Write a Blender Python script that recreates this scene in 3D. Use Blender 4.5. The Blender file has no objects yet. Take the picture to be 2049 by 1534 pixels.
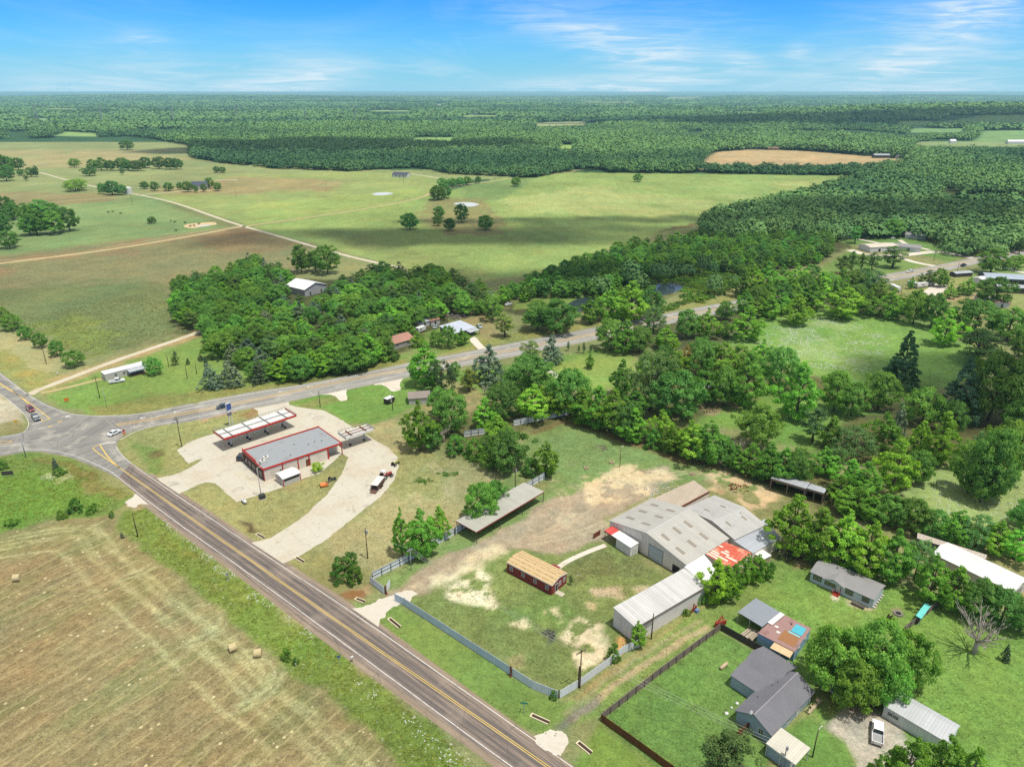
import bpy, bmesh, math, random
import numpy as np
from mathutils import Vector, Matrix
R = math.radians
rnd = random.Random(7)
scene = bpy.context.scene
COL = scene.collection

# ------------------------------------------------------------------ camera model
F, H = 1421.0, 110.0
PITCH = math.atan(583 / F)
CP, SP = math.cos(PITCH), math.sin(PITCH)

def hnoise(ix, iy, seed):
    ix = ix.astype(np.int64); iy = iy.astype(np.int64)
    h = (ix * 374761393 + iy * 668265263 + seed * 1442695041) & 0xFFFFFFFF
    h = ((h ^ (h >> 13)) * 1274126177) & 0xFFFFFFFF
    h = h ^ (h >> 16)
    return (h & 0xFFFF) / 65535.0

def vnoise(x, y, seed=0):
    x = np.asarray(x, float); y = np.asarray(y, float)
    x0 = np.floor(x); y0 = np.floor(y); fx = x - x0; fy = y - y0
    fx = fx * fx * (3 - 2 * fx); fy = fy * fy * (3 - 2 * fy)
    a = hnoise(x0, y0, seed); b = hnoise(x0 + 1, y0, seed)
    c = hnoise(x0, y0 + 1, seed); d = hnoise(x0 + 1, y0 + 1, seed)
    return (a * (1 - fx) + b * fx) * (1 - fy) + (c * (1 - fx) + d * fx) * fy

def fbm(x, y, seed=0, octv=4):
    s = 0; a = .5; t = 0
    for i in range(octv):
        s = s + a * vnoise(x, y, seed + i * 17); t += a; a *= .55; x = x * 2.03 + 11.3; y = y * 2.03 + 5.7
    return s / t

def terrain(x, y):
    x = np.asarray(x, float); y = np.asarray(y, float)
    far = np.clip((y - 1900) / 1500, 0, 1)
    z = 58 * np.exp(-((x - 1950) / 900) ** 2 - ((y - 3150) / 620) ** 2)
    z = z + far * (fbm(x / 2600, y / 1500, 5, 3) - .5) * 46
    z = z + 50 * np.exp(-((x + 5200) / 3500) ** 2 - ((y - 11500) / 1500) ** 2)
    z = z + 56 * np.exp(-((x - 7500) / 4500) ** 2 - ((y - 13500) / 1800) ** 2)
    return z * np.clip((y - 1500) / 900, 0, 1)

def P(u, v, z=0.0):
    x = (u - 1024.5) / F; y = (767 - v) / F
    dx, dy, dz = x, CP + SP * y, -SP + CP * y
    if dz > -0.004: dz = -0.004
    zz = z
    for _ in range(6):
        t = (H - zz) / -dz
        g = float(terrain(dx * t, dy * t))
        if g < .5: break
        zz = zz + .6 * (z + g - zz)
    t = (H - zz) / -dz
    return (dx * t, dy * t)

def PZ(u, v, z=0.0):
    a = P(u, v, z); return Vector((a[0], a[1], z))

def proj(x, y, z):
    w = z - H
    d = y * CP - w * SP; up = y * SP + w * CP
    return 1024.5 + F * x / d, 767 - F * up / d

def depth(x, y, z): return y * CP - (z - H) * SP

def top_z(Y, vt):
    q = (767 - vt) / F
    return H + Y * (q * CP - SP) / (CP + q * SP)

# ------------------------------------------------------------------ colours and materials
def lin(c):
    c = c / 255.0
    return c / 12.92 if c <= .04045 else ((c + .055) / 1.055) ** 2.4
KX = 1.5
def S(r, g, b, k=1.0): return tuple(min(.9, lin(q) / KX * k) for q in (r, g, b))

class NT:
    def __init__(s, name):
        s.m = bpy.data.materials.new(name); s.m.use_nodes = True
        s.t = s.m.node_tree; s.n = s.t.nodes; s.l = s.t.links
        s.n.clear()
        s.out = s.n.new('ShaderNodeOutputMaterial')
    def add(s, typ, **kw):
        n = s.n.new(typ)
        for k, v in kw.items():
            if k.startswith('i_'):
                key = k[2:]; key = int(key) if key.isdigit() else key.replace('_', ' ')
                n.inputs[key].default_value = v
            else: setattr(n, k, v)
        return n
    def link(s, a, b): s.l.new(a, b)
    def mix(s, fac, a, b, blend='MIX'):
        n = s.n.new('ShaderNodeMix'); n.data_type = 'RGBA'; n.blend_type = blend; n.clamp_result = False
        for sock, val in ((n.inputs[0], fac), (n.inputs[6], a), (n.inputs[7], b)):
            if hasattr(val, 'is_output'): s.l.new(val, sock)
            elif isinstance(val, (int, float)): sock.default_value = val
            else: sock.default_value = (*val[:3], 1)
        return n.outputs[2]
    def math(s, op, a, b=None, c=None, clamp=False):
        n = s.n.new('ShaderNodeMath'); n.operation = op; n.use_clamp = clamp
        for i, v in enumerate((a, b, c)):
            if v is None: continue
            if hasattr(v, 'is_output'): s.l.new(v, n.inputs[i])
            else: n.inputs[i].default_value = v
        return n.outputs[0]
    def noise(s, scale, detail=3, rough=.55, vec=None, dist=0):
        n = s.add('ShaderNodeTexNoise'); n.inputs['Scale'].default_value = scale
        n.inputs['Detail'].default_value = detail; n.inputs['Roughness'].default_value = rough
        n.inputs['Distortion'].default_value = dist
        if vec is not None: s.l.new(vec, n.inputs['Vector'])
        return n.outputs['Fac']
    def ramp(s, fac, lo, hi):
        n = s.add('ShaderNodeMapRange'); n.inputs['From Min'].default_value = lo; n.inputs['From Max'].default_value = hi
        n.interpolation_type = 'SMOOTHSTEP'
        s.l.new(fac, n.inputs['Value']); return n.outputs[0]
    def scalevec(s, vec, sc):
        n = s.add('ShaderNodeVectorMath', operation='MULTIPLY'); s.l.new(vec, n.inputs[0]); n.inputs[1].default_value = sc
        return n.outputs[0]
    def bsdf(s, color, rough=.7, metal=0., spec=.3, bump=None, bstr=.3, bdist=.1):
        b = s.add('ShaderNodeBsdfPrincipled')
        if hasattr(color, 'is_output'): s.l.new(color, b.inputs['Base Color'])
        else: b.inputs['Base Color'].default_value = (*color[:3], 1)
        if hasattr(rough, 'is_output'): s.l.new(rough, b.inputs['Roughness'])
        else: b.inputs['Roughness'].default_value = rough
        b.inputs['Metallic'].default_value = metal
        b.inputs['Specular IOR Level'].default_value = spec
        if bump is not None:
            n = s.add('ShaderNodeBump'); n.inputs['Strength'].default_value = bstr; n.inputs['Distance'].default_value = bdist
            s.l.new(bump, n.inputs['Height']); s.l.new(n.outputs[0], b.inputs['Normal'])
        s.l.new(b.outputs[0], s.out.inputs['Surface'])
        return b

MATS = {}
def paint(name, col, rough=.6, var=.12, scale=.6, dirt=None, dirt_amt=.35, metal=0., spec=.3, streak=False):
    """weathered plain surface"""
    if name in MATS: return MATS[name]
    t = NT(name)
    geo = t.add('ShaderNodeTexCoord')
    pos = geo.outputs['Object']
    v = t.scalevec(pos, (1, 1, .25)) if streak else pos
    n = t.noise(scale, 4, .6, v); n2 = t.noise(scale * 7, 2, .6, v)
    f = t.math('ADD', t.math('MULTIPLY', n, .7), t.math('MULTIPLY', n2, .3))
    k = t.math('MULTIPLY_ADD', f, 2 * var, 1 - var)
    c = t.mix(1.0, col, k, 'MULTIPLY')
    d = dirt or tuple(x * .55 for x in col)
    c = t.mix(t.math('MULTIPLY', t.ramp(n, .52, .72), dirt_amt), c, d)
    t.bsdf(c, rough, metal, spec)
    MATS[name] = t.m; return t.m

def sheet_metal(name, col, axis=0, period=.9, rough=.45, dirt=(.25, .2, .16), dirt_amt=.25, line=.55, metal=.0, panel=0., patch=None):
    """ribbed sheet metal: seams run across `axis` every `period` metres"""
    if name in MATS: return MATS[name]
    t = NT(name)
    tc = t.add('ShaderNodeTexCoord'); pos = tc.outputs['Object']
    sep = t.add('ShaderNodeSeparateXYZ'); t.link(pos, sep.inputs[0])
    a = t.math('DIVIDE', sep.outputs[axis], period)
    fr = t.math('FRACT', a)
    seam = t.math('LESS_THAN', fr, .14)
    fl = t.math('FLOOR', a)
    wn = t.add('ShaderNodeTexWhiteNoise', noise_dimensions='1D'); t.link(fl, wn.inputs['W'])
    n = t.noise(.35, 4, .6, pos); n2 = t.noise(2.2, 3, .6, pos)
    k = t.math('ADD', t.math('MULTIPLY_ADD', n, .3, .83), t.math('MULTIPLY', wn.outputs[0], .10 + panel))
    c = t.mix(1.0, col, k, 'MULTIPLY')
    sk = t.noise(1.4, 4, .65, t.scalevec(pos, (1, .1, .3) if axis == 0 else (.1, 1, .3) if axis == 1 else (1, 1, .1)))
    c = t.mix(t.math('MULTIPLY', t.ramp(sk, .48, .72), dirt_amt * .9), c, dirt)
    if patch: c = t.mix(t.ramp(n, .53, .62), c, patch)
    c = t.mix(t.math('MULTIPLY', t.ramp(n2, .5, .75), dirt_amt), c, dirt)
    c = t.mix(t.math('MULTIPLY', seam, 1 - line), c, (0.06, .06, .06))
    t.bsdf(c, rough, metal, .4, bump=fr, bstr=.25, bdist=.05)
    MATS[name] = t.m; return t.m

def shingle(name, col):
    if name in MATS: return MATS[name]
    t = NT(name)
    tc = t.add('ShaderNodeTexCoord'); pos = tc.outputs['Object']
    n = t.noise(.3, 4, .6, pos); n2 = t.noise(3.5, 3, .7, pos); n3 = t.noise(1.1, 3, .6, t.scalevec(pos, (1, 4, 1)))
    k = t.math('ADD', t.math('MULTIPLY_ADD', n, .35, .55), t.math('ADD', t.math('MULTIPLY', n2, .4), t.math('MULTIPLY', n3, .15)))
    t.bsdf(t.mix(1.0, col, k, 'MULTIPLY'), .9, 0, .15, bump=n2, bstr=.3, bdist=.04)
    MATS[name] = t.m; return t.m

def glass(name='window_glass', col=(.02, .03, .035)):
    if name in MATS: return MATS[name]
    t = NT(name); t.bsdf(col, .08, 0, .6); MATS[name] = t.m; return t.m

def wood(name, col, period=.16):
    if name in MATS: return MATS[name]
    t = NT(name)
    tc = t.add('ShaderNodeTexCoord'); pos = tc.outputs['Object']
    sep = t.add('ShaderNodeSeparateXYZ'); t.link(pos, sep.inputs[0])
    a = t.math('DIVIDE', sep.outputs[0], period)
    wn = t.add('ShaderNodeTexWhiteNoise', noise_dimensions='1D'); t.link(t.math('FLOOR', a), wn.inputs['W'])
    n = t.noise(.4, 3, .6, pos)
    k = t.math('ADD', t.math('MULTIPLY_ADD', wn.outputs[0], .35, .55), t.math('MULTIPLY', n, .5))
    gap = t.math('LESS_THAN', t.math('FRACT', a), .1)
    c = t.mix(1.0, col, k, 'MULTIPLY')
    c = t.mix(t.math('MULTIPLY', gap, .6), c, (.01, .01, .01))
    t.bsdf(c, .85, 0, .2); MATS[name] = t.m; return t.m

# ------------------------------------------------------------------ mesh helpers
class MB:
    def __init__(s): s.v = []; s.f = []
    def add(s, vs, fs):
        o = len(s.v); s.v += [tuple(v) for v in vs]; s.f += [tuple(i + o for i in f) for f in fs]; return s
    def box(s, x0, x1, y0, y1, z0, z1):
        v = [(x, y, z) for z in (z0, z1) for (x, y) in ((x0, y0), (x1, y0), (x1, y1), (x0, y1))]
        return s.add(v, [(3, 2, 1, 0), (4, 5, 6, 7), (0, 1, 5, 4), (1, 2, 6, 5), (2, 3, 7, 6), (3, 0, 4, 7)])
    def bar(s, a, b, w, h=None):
        a = Vector(a); b = Vector(b); h = h or w; d = (b - a).normalized()
        up = Vector((0, 0, 1)) if abs(d.z) < .95 else Vector((1, 0, 0))
        n = d.cross(up).normalized() * w / 2; m = n.cross(d).normalized() * h / 2
        v = [p + i * n + j * m for p in (a, b) for (i, j) in ((-1, -1), (1, -1), (1, 1), (-1, 1))]
        return s.add(v, [(0, 1, 2, 3), (7, 6, 5, 4), (0, 4, 5, 1), (1, 5, 6, 2), (2, 6, 7, 3), (3, 7, 4, 0)])
    def tube(s, pts, rad, n=8):
        pts = [Vector(p) for p in pts]; rings = []
        for i, p in enumerate(pts):
            d = (pts[min(i + 1, len(pts) - 1)] - pts[max(i - 1, 0)]).normalized()
            up = Vector((0, 0, 1)) if abs(d.z) < .9 else Vector((1, 0, 0))
            a = d.cross(up).normalized(); b = a.cross(d).normalized()
            r = rad[i] if isinstance(rad, (list, tuple)) else rad
            rings.append([p + a * r * math.cos(2 * math.pi * k / n) + b * r * math.sin(2 * math.pi * k / n) for k in range(n)])
        o = []; f = []
        for r in rings: o += r
        for i in range(len(rings) - 1):
            for k in range(n):
                f.append((i * n + k, i * n + (k + 1) % n, (i + 1) * n + (k + 1) % n, (i + 1) * n + k))
        f.append(tuple(range(n))[::-1]); f.append(tuple((len(rings) - 1) * n + k for k in range(n)))
        return s.add(o, f)
    def prism(s, prof, x0, x1, axis='x'):
        """prof: (a,z) outline extruded along x (a=y) or y (a=x)"""
        n = len(prof)
        if axis == 'x': v = [(x0, a, z) for a, z in prof] + [(x1, a, z) for a, z in prof]
        elif axis == 'y': v = [(a, x0, z) for a, z in prof] + [(a, x1, z) for a, z in prof]
        else: v = [(a, z, x0) for a, z in prof] + [(a, z, x1) for a, z in prof]
        f = [tuple(range(n)), tuple(range(2 * n - 1, n - 1, -1))]
        f += [(i, i + n, (i + 1) % n + n, (i + 1) % n) for i in range(n)]
        return s.add(v, f)
    def slab(s, quad, t):
        """quad: four 3-D points of the upper face; thickness t downward"""
        q = [Vector(p) for p in quad]
        v = q + [p - Vector((0, 0, t)) for p in q]
        return s.add(v, [(0, 1, 2, 3), (7, 6, 5, 4), (0, 4, 5, 1), (1, 5, 6, 2), (2, 6, 7, 3), (3, 7, 4, 0)])
    def mesh(s, name, m=None, smooth=False, bevel=0):
        me = bpy.data.meshes.new(name); me.from_pydata(s.v, [], s.f)
        bm = bmesh.new(); bm.from_mesh(me)
        bmesh.ops.recalc_face_normals(bm, faces=bm.faces)
        if bevel:
            bmesh.ops.bevel(bm, geom=[e for e in bm.edges if e.calc_face_angle(0) > .5], offset=bevel, segments=2, affect='EDGES', profile=.5)
        bm.to_mesh(me); bm.free()
        if smooth: me.polygons.foreach_set('use_smooth', [True] * len(me.polygons))
        if m: me.materials.append(m)
        return me
    def build(s, name, m=None, parent=None, smooth=False, bevel=0):
        return link(name, s.mesh(name, m, smooth, bevel), parent)

def link(name, me, parent=None):
    o = bpy.data.objects.new(name, me); COL.objects.link(o)
    if parent: o.parent = parent
    return o

def tag(o, label=None, cat=None, group=None, kind=None):
    if label: o['label'] = label
    if cat: o['category'] = cat
    if group: o['group'] = group
    if kind: o['kind'] = kind
    return o

def root(name, label, cat, x, y, z=0, rz=0, group=None):
    o = bpy.data.objects.new(name, None); COL.objects.link(o); o.empty_display_size = .5
    o.location = (x, y, z); o.rotation_euler = (0, 0, rz)
    return tag(o, label, cat, group)

def copy_tree(r, x, y, z=0, rz=0, label=None, group=None, scale=None):
    c = r.copy(); COL.objects.link(c); c.location = (x, y, z); c.rotation_euler = (0, 0, rz)
    if label: c['label'] = label
    if group: c['group'] = group
    if scale: c.scale = scale
    for ch in list(r.children):
        d = ch.copy(); COL.objects.link(d); d.parent = c
        for g in list(ch.children):
            e = g.copy(); COL.objects.link(e); e.parent = d
    return c

def place(A, B, C, z=0):
    """rectangle from three pixels on the plane z: centre x, y, angle, length A-B, width towards C"""
    a, b, c = (Vector(P(*q, z)) for q in (A, B, C))
    d = b - a; L = d.length; d.normalize(); n = Vector((-d.y, d.x))
    W = (c - a).dot(n)
    ctr = a + d * L / 2 + n * W / 2
    return ctr.x, ctr.y, math.atan2(d.y, d.x), L, abs(W)

# ------------------------------------------------------------------ camera object
cd = bpy.data.cameras.new('camera'); cam = bpy.data.objects.new('camera', cd); COL.objects.link(cam)
cam.location = (0, 0, H); cam.rotation_euler = (math.pi / 2 - PITCH, 0, 0)
cd.sensor_width = 36; cd.lens = 36 * F / 2049; cd.clip_start = 1; cd.clip_end = 90000
scene.camera = cam

# ------------------------------------------------------------------ light
SUN_EL = R(71); SUN_AZ = math.atan2(-.55, .84)      # towards the sun, in the ground plane
sd = Vector((math.cos(SUN_AZ) * math.cos(SUN_EL), math.sin(SUN_AZ) * math.cos(SUN_EL), math.sin(SUN_EL)))
sl = bpy.data.lights.new('sun', 'SUN'); sl.energy = 4.3; sl.angle = R(.55); sl.color = (1, .965, .86)
so = bpy.data.objects.new('sun', sl); COL.objects.link(so)
so.rotation_euler = sd.to_track_quat('Z', 'Y').to_euler()

w = bpy.data.worlds.new('World'); scene.world = w; w.use_nodes = True
nt = w.node_tree; nt.nodes.clear()
def wn(t, **k):
    n = nt.nodes.new(t)
    for a, b in k.items(): setattr(n, a, b)
    return n
out = wn('ShaderNodeOutputWorld'); bg = wn('ShaderNodeBackground'); nt.links.new(bg.outputs[0], out.inputs[0])
sky = wn('ShaderNodeTexSky', sky_type='NISHITA'); sky.sun_disc = False
sky.sun_elevation = SUN_EL; sky.sun_rotation = math.pi / 2 - SUN_AZ
sky.altitude = 100; sky.air_density = 1.0; sky.dust_density = .35; sky.ozone_density = 3.0
hs = wn('ShaderNodeHueSaturation'); hs.inputs['Saturation'].default_value = 1.45; hs.inputs['Value'].default_value = 1.0
nt.links.new(sky.outputs[0], hs.inputs['Color'])
tc = wn('ShaderNodeTexCoord'); sep = wn('ShaderNodeSeparateXYZ'); nt.links.new(tc.outputs['Generated'], sep.inputs[0])
def wm(op, a, b=None, c=None, clamp=False):
    n = wn('ShaderNodeMath', operation=op); n.use_clamp = clamp
    for i, v in enumerate((a, b, c)):
        if v is None: continue
        if hasattr(v, 'is_output'): nt.links.new(v, n.inputs[i])
        else: n.inputs[i].default_value = v
    return n.outputs[0]
# cirrus: direction projected on a high flat layer
zz = wm('ADD', wm('MAXIMUM', sep.outputs[2], 0), .06)
cx = wm('DIVIDE', sep.outputs[0], zz); cy = wm('DIVIDE', sep.outputs[1], zz)
comb = wn('ShaderNodeCombineXYZ'); nt.links.new(cx, comb.inputs[0]); nt.links.new(cy, comb.inputs[1])
def cirrus(scale, sx, sy, rot, lo, hi, off, dist=.6):
    mp = wn('ShaderNodeMapping'); nt.links.new(comb.outputs[0], mp.inputs[0])
    mp.inputs['Scale'].default_value = (sx, sy, 1); mp.inputs['Rotation'].default_value = (0, 0, rot); mp.inputs['Location'].default_value = off
    n = wn('ShaderNodeTexNoise'); nt.links.new(mp.outputs[0], n.inputs['Vector'])
    n.inputs['Scale'].default_value = scale; n.inputs['Detail'].default_value = 7; n.inputs['Roughness'].default_value = .6; n.inputs['Distortion'].default_value = dist
    r = wn('ShaderNodeMapRange', interpolation_type='SMOOTHSTEP'); r.inputs[1].default_value = lo; r.inputs[2].default_value = hi
    nt.links.new(n.outputs['Fac'], r.inputs[0]); return r.outputs[0]
c1 = cirrus(.30, 1.0, .30, R(14), .44, .80, (3.1, 1.2, 0), 1.0)
c2 = cirrus(.75, 1.0, .16, R(-10), .52, .80, (0.4, 7.7, 0), 1.6)
# placed cirrus streaks: gaussian bands across the sky directions (azimuth, elevation), frayed by noise
yy_ = wm('MAXIMUM', sep.outputs[1], .05); az = wm('DIVIDE', sep.outputs[0], yy_); el = wm('DIVIDE', sep.outputs[2], yy_)
c3 = wn('ShaderNodeCombineXYZ'); nt.links.new(wm('MULTIPLY', az, 3.0), c3.inputs[0]); nt.links.new(wm('MULTIPLY', el, 34.0), c3.inputs[1])
nz = wn('ShaderNodeTexNoise'); nt.links.new(c3.outputs[0], nz.inputs['Vector']); nz.inputs['Scale'].default_value = 3.2; nz.inputs['Detail'].default_value = 8; nz.inputs['Roughness'].default_value = .62; nz.inputs['Distortion'].default_value = .8
fray = wn('ShaderNodeMapRange', interpolation_type='SMOOTHSTEP'); fray.inputs[1].default_value = .36; fray.inputs[2].default_value = .70; nt.links.new(nz.outputs['Fac'], fray.inputs[0])
def sky_dir(u, v):
    x = (u - 1024.5) / F; y = (767 - v) / F; d = (x, CP + SP * y, -SP + CP * y); return d[0] / d[1], d[2] / d[1]
wel = wm('ADD', el, wm('MULTIPLY', wm('SUBTRACT', nz.outputs['Fac'], .5), .022))
tot = None
for (u0, v0, u1, v1, wd_, st) in ((1080, 42, 1410, 122, 12, 1.0), (1150, 84, 1420, 124, 18, .6), (1425, 113, 1540, 130, 8, .9), (980, 174, 1480, 158, 7, 1.0), (1000, 168, 1400, 172, 12, .5), (1820, 52, 2090, -20, 26, .8), (1740, 126, 1900, 106, 9, .6), (1640, 70, 2090, 50, 56, .45), (1180, 60, 1560, 84, 36, .28), (900, 30, 1300, 20, 30, .3), (1500, 140, 2060, 128, 16, .5), (100, 140, 600, 150, 20, .35), (440, 182, 750, 128, 13, .75), (380, 183, 580, 172, 6, .9), (480, 132, 740, 124, 22, .4), (220, 70, 340, 72, 6, .4), (-40, 172, 320, 178, 14, .45), (1560, 101, 1630, 97, 7, .5), (780, 122, 960, 152, 9, .4), (1480, 178, 2060, 172, 10, .45), (60, 120, 420, 90, 30, .18)):
    A0, E0 = sky_dir(u0, v0); A1, E1 = sky_dir(u1, v1); L_ = math.hypot(A1 - A0, E1 - E0) / 2; ca, sa_ = (A1 - A0) / (2 * L_), (E1 - E0) / (2 * L_); am, em = (A0 + A1) / 2, (E0 + E1) / 2
    da = wm('SUBTRACT', az, am); de = wm('SUBTRACT', wel, em)
    s1 = wm('DIVIDE', wm('ADD', wm('MULTIPLY', da, ca), wm('MULTIPLY', de, sa_)), L_ * .8); t1 = wm('DIVIDE', wm('SUBTRACT', wm('MULTIPLY', de, ca), wm('MULTIPLY', da, sa_)), wd_ * 1.7 / F)
    g = wm('MULTIPLY', wm('POWER', 2.718, wm('MULTIPLY', wm('ADD', wm('MULTIPLY', s1, s1), wm('MULTIPLY', t1, t1)), -1.0)), st)
    tot = g if tot is None else wm('ADD', tot, g)
streaks = wm('MULTIPLY', wm('MINIMUM', tot, 1.0), wm('MULTIPLY_ADD', fray.outputs[0], .85, .3))
cl = wm('MINIMUM', wm('ADD', wm('MULTIPLY', wm('MAXIMUM', c1, wm('MULTIPLY', c2, .6)), .32), wm('MULTIPLY', streaks, .9)), .92)
hz = wm('POWER', wm('SUBTRACT', 1.0, wm('MINIMUM', wm('MULTIPLY', wm('MAXIMUM', sep.outputs[2], 0), 7.5), 1.0)), 2.0)
tint = wn('ShaderNodeMix', data_type='RGBA', blend_type='MULTIPLY'); tint.inputs[0].default_value = 1
tint.inputs[7].default_value = (.12, .52, .96, 1); nt.links.new(hs.outputs[0], tint.inputs[6])
m1 = wn('ShaderNodeMix', data_type='RGBA'); nt.links.new(wm('MULTIPLY', hz, .66), m1.inputs[0]); nt.links.new(tint.outputs[2], m1.inputs[6])
m1.inputs[7].default_value = (2.6, 4.6, 6.0, 1)
m2 = wn('ShaderNodeMix', data_type='RGBA'); nt.links.new(cl, m2.inputs[0]); nt.links.new(m1.outputs[2], m2.inputs[6])
m2.inputs[7].default_value = (4.2, 5.1, 5.7, 1)
m3 = wn('ShaderNodeMix', data_type='RGBA'); up = wn('ShaderNodeMapRange', interpolation_type='SMOOTHSTEP'); up.inputs[1].default_value = .13; up.inputs[2].default_value = .42; up.inputs[4].default_value = .85
nt.links.new(sep.outputs[2], up.inputs[0]); nt.links.new(up.outputs[0], m3.inputs[0]); nt.links.new(m2.outputs[2], m3.inputs[6]); m3.inputs[7].default_value = (4.7, 4.7, 4.4, 1)   # sky above the view whitened as added fill light, like broken cloud overhead
nt.links.new(m3.outputs[2], bg.inputs[0]); bg.inputs[1].default_value = .15

vs = scene.view_settings; vs.view_transform = 'Standard'; vs.look = 'None'; vs.exposure = .17; vs.gamma = 1
scene.render.engine = 'CYCLES'
cy_ = scene.cycles
cy_.max_bounces = 5; cy_.diffuse_bounces = 3; cy_.glossy_bounces = 2; cy_.transmission_bounces = 3; cy_.transparent_max_bounces = 32; cy_.volume_bounces = 0
cy_.use_denoising = False
cy_.caustics_reflective = False; cy_.caustics_refractive = False
HAZE = 7e-5
# ------------------------------------------------------------------ ground sheet
def axis_pts(lo, hi, step, far_lo, far_hi, g):
    mid = list(np.arange(lo, hi + 1e-6, step)); a = [mid[0]]; s = step
    while a[-1] > far_lo: s *= g; a.append(a[-1] - s)
    b = [mid[-1]]; s = step
    while b[-1] < far_hi: s *= g; b.append(b[-1] + s)
    return np.array(a[:0:-1] + mid + b[1:])
gx = axis_pts(-150, 185, .7, -42000, 42000, 1.02)
gy = axis_pts(76, 275, .7, -900, 42000, 1.0135)
NX, NY = len(gx), len(gy)
GXX, GYY = np.meshgrid(gx, gy)
X = GXX.ravel(); Y = GYY.ravel(); ZG = terrain(X, Y)
NV = X.size
col = np.empty((NV, 3)); msk = np.zeros((NV, 3))
wxn = (fbm(X / 9, Y / 9, 31, 4) - .5); wyn = (fbm(X / 9, Y / 9, 57, 4) - .5)

def poly_sd(px, py, poly):
    """signed distance, negative inside"""
    d2 = np.full(px.shape, 1e18); ins = np.zeros(px.shape, bool); n = len(poly)
    for i in range(n):
        ax, ay = poly[i]; bx, by = poly[(i + 1) % n]
        ex, ey = bx - ax, by - ay; l2 = ex * ex + ey * ey + 1e-12
        t = np.clip(((px - ax) * ex + (py - ay) * ey) / l2, 0, 1)
        d2 = np.minimum(d2, (px - ax - t * ex) ** 2 + (py - ay - t * ey) ** 2)
        c = ((ay > py) != (by > py)) & (px < (bx - ax) * (py - ay) / (by - ay + 1e-12) + ax)
        ins ^= c
    d = np.sqrt(d2); return np.where(ins, -d, d)

def line_d(px, py, pts):
    d2 = np.full(px.shape, 1e18)
    for (ax, ay), (bx, by) in zip(pts, pts[1:]):
        ex, ey = bx - ax, by - ay; l2 = ex * ex + ey * ey + 1e-12
        t = np.clip(((px - ax) * ex + (py - ay) * ey) / l2, 0, 1)
        d2 = np.minimum(d2, (px - ax - t * ex) ** 2 + (py - ay - t * ey) ** 2)
    return np.sqrt(d2)

def smooth(pts, it=2):
    pts = [np.array(p, float) for p in pts]
    for _ in range(it):
        q = [pts[0]]
        for a, b in zip(pts, pts[1:]): q += [a * .75 + b * .25, a * .25 + b * .75]
        pts = q + [pts[-1]]
    return pts

def zone(poly, color, feather=2., warp=3., op=1., noise=None, mask=None, z=0., line=None):
    """blend a ground colour into the sheet inside a polygon (given by its corners seen in the photo, laid on the ground), or within `line` metres of a polyline"""
    pts = [P(u, v, z) for u, v in poly]
    xs = [p[0] for p in pts]; ys = [p[1] for p in pts]; m = feather * 2 + warp + (line or 0)
    idx = np.nonzero((X > min(xs) - m) & (X < max(xs) + m) & (Y > min(ys) - m) & (Y < max(ys) + m))[0]
    if not len(idx): return
    px = X[idx] + wxn[idx] * warp * 2; py = Y[idx] + wyn[idx] * warp * 2
    d = line_d(px, py, pts) - line if line else poly_sd(px, py, pts)
    a = np.clip(.5 - d / feather, 0, 1); a = a * a * (3 - 2 * a) * op
    if noise:
        sc, lo, hi = noise
        q = fbm(X[idx] / sc, Y[idx] / sc, 77, 4)
        md = (lo + hi) / 2; q = q + (fbm(X[idx] / 1.6, Y[idx] / 1.6, 78, 3) - .5) * .28; a = a * np.clip((q - md) / ((hi - lo) * .5) + .5, 0, 1)
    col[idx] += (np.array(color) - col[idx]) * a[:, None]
    if mask: msk[idx] += (np.array(mask) - msk[idx]) * a[:, None]

# base: meadow near, woodland floor / pasture far
col[:] = S(142, 146, 88)
farf = np.clip((Y - 600) / 400, 0, 1)[:, None]
col += (np.array(S(56, 98, 58)) - col) * farf
msk[:, 1] = .5
LUSH, DARKG, OLIVE = S(112, 142, 48), S(78, 116, 38), S(132, 126, 58)
MOWN, LAWN, BRIGHT = S(150, 150, 92), S(112, 148, 60), S(84, 146, 36)
SAND, DIRT, GRAVEL = S(226, 200, 160), S(188, 152, 116), S(170, 150, 132)
# --- far and middle fields
zone([(-500, 540), (0, 515), (490, 452), (640, 470), (590, 560), (420, 660), (170, 725), (0, 640), (-500, 900)], S(138, 136, 88), 6, 6, 1, None, (.1, 1, 0))
zone([(-300, 620), (100, 570), (300, 560), (420, 600), (400, 660), (170, 720), (60, 660), (-200, 700)], S(112, 128, 72), 14, 16, .9, None, (.5, 1, 0))
zone([(60, 650), (160, 632), (230, 668), (190, 720), (100, 690)], S(128, 146, 50), 8, 10, .8)
zone([(-300, 540), (0, 520), (490, 455), (560, 470), (520, 500), (250, 530), (0, 580), (-300, 620)], S(160, 128, 86), 12, 25, .8, (60, .42, .62))
zone([(400, 470), (560, 462), (590, 490), (520, 510), (420, 505)], S(150, 124, 80), 10, 14, .65)
zone([(-600, 530), (0, 510), (450, 455), (290, 392), (180, 375), (-600, 400)], S(132, 158, 92), 6, 5)
zone([(-600, 300), (0, 284), (380, 284), (395, 320), (700, 340), (1150, 340), (1160, 352), (880, 362), (440, 352), (300, 390), (0, 405), (-600, 430)], S(150, 160, 96), 12, 10)
zone([(-600, 320), (0, 300), (380, 300), (380, 318), (150, 335), (-600, 350)], S(182, 164, 108), 20, 30, .75, (130, .3, .6))
zone([(-300, 382), (60, 385), (230, 390), (240, 402), (100, 410), (-300, 412)], S(160, 140, 92), 10, 14, .8)
zone([(290, 390), (440, 352), (700, 342), (860, 350), (900, 362), (860, 392), (640, 432), (492, 450)], S(152, 168, 88), 6, 4)
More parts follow.
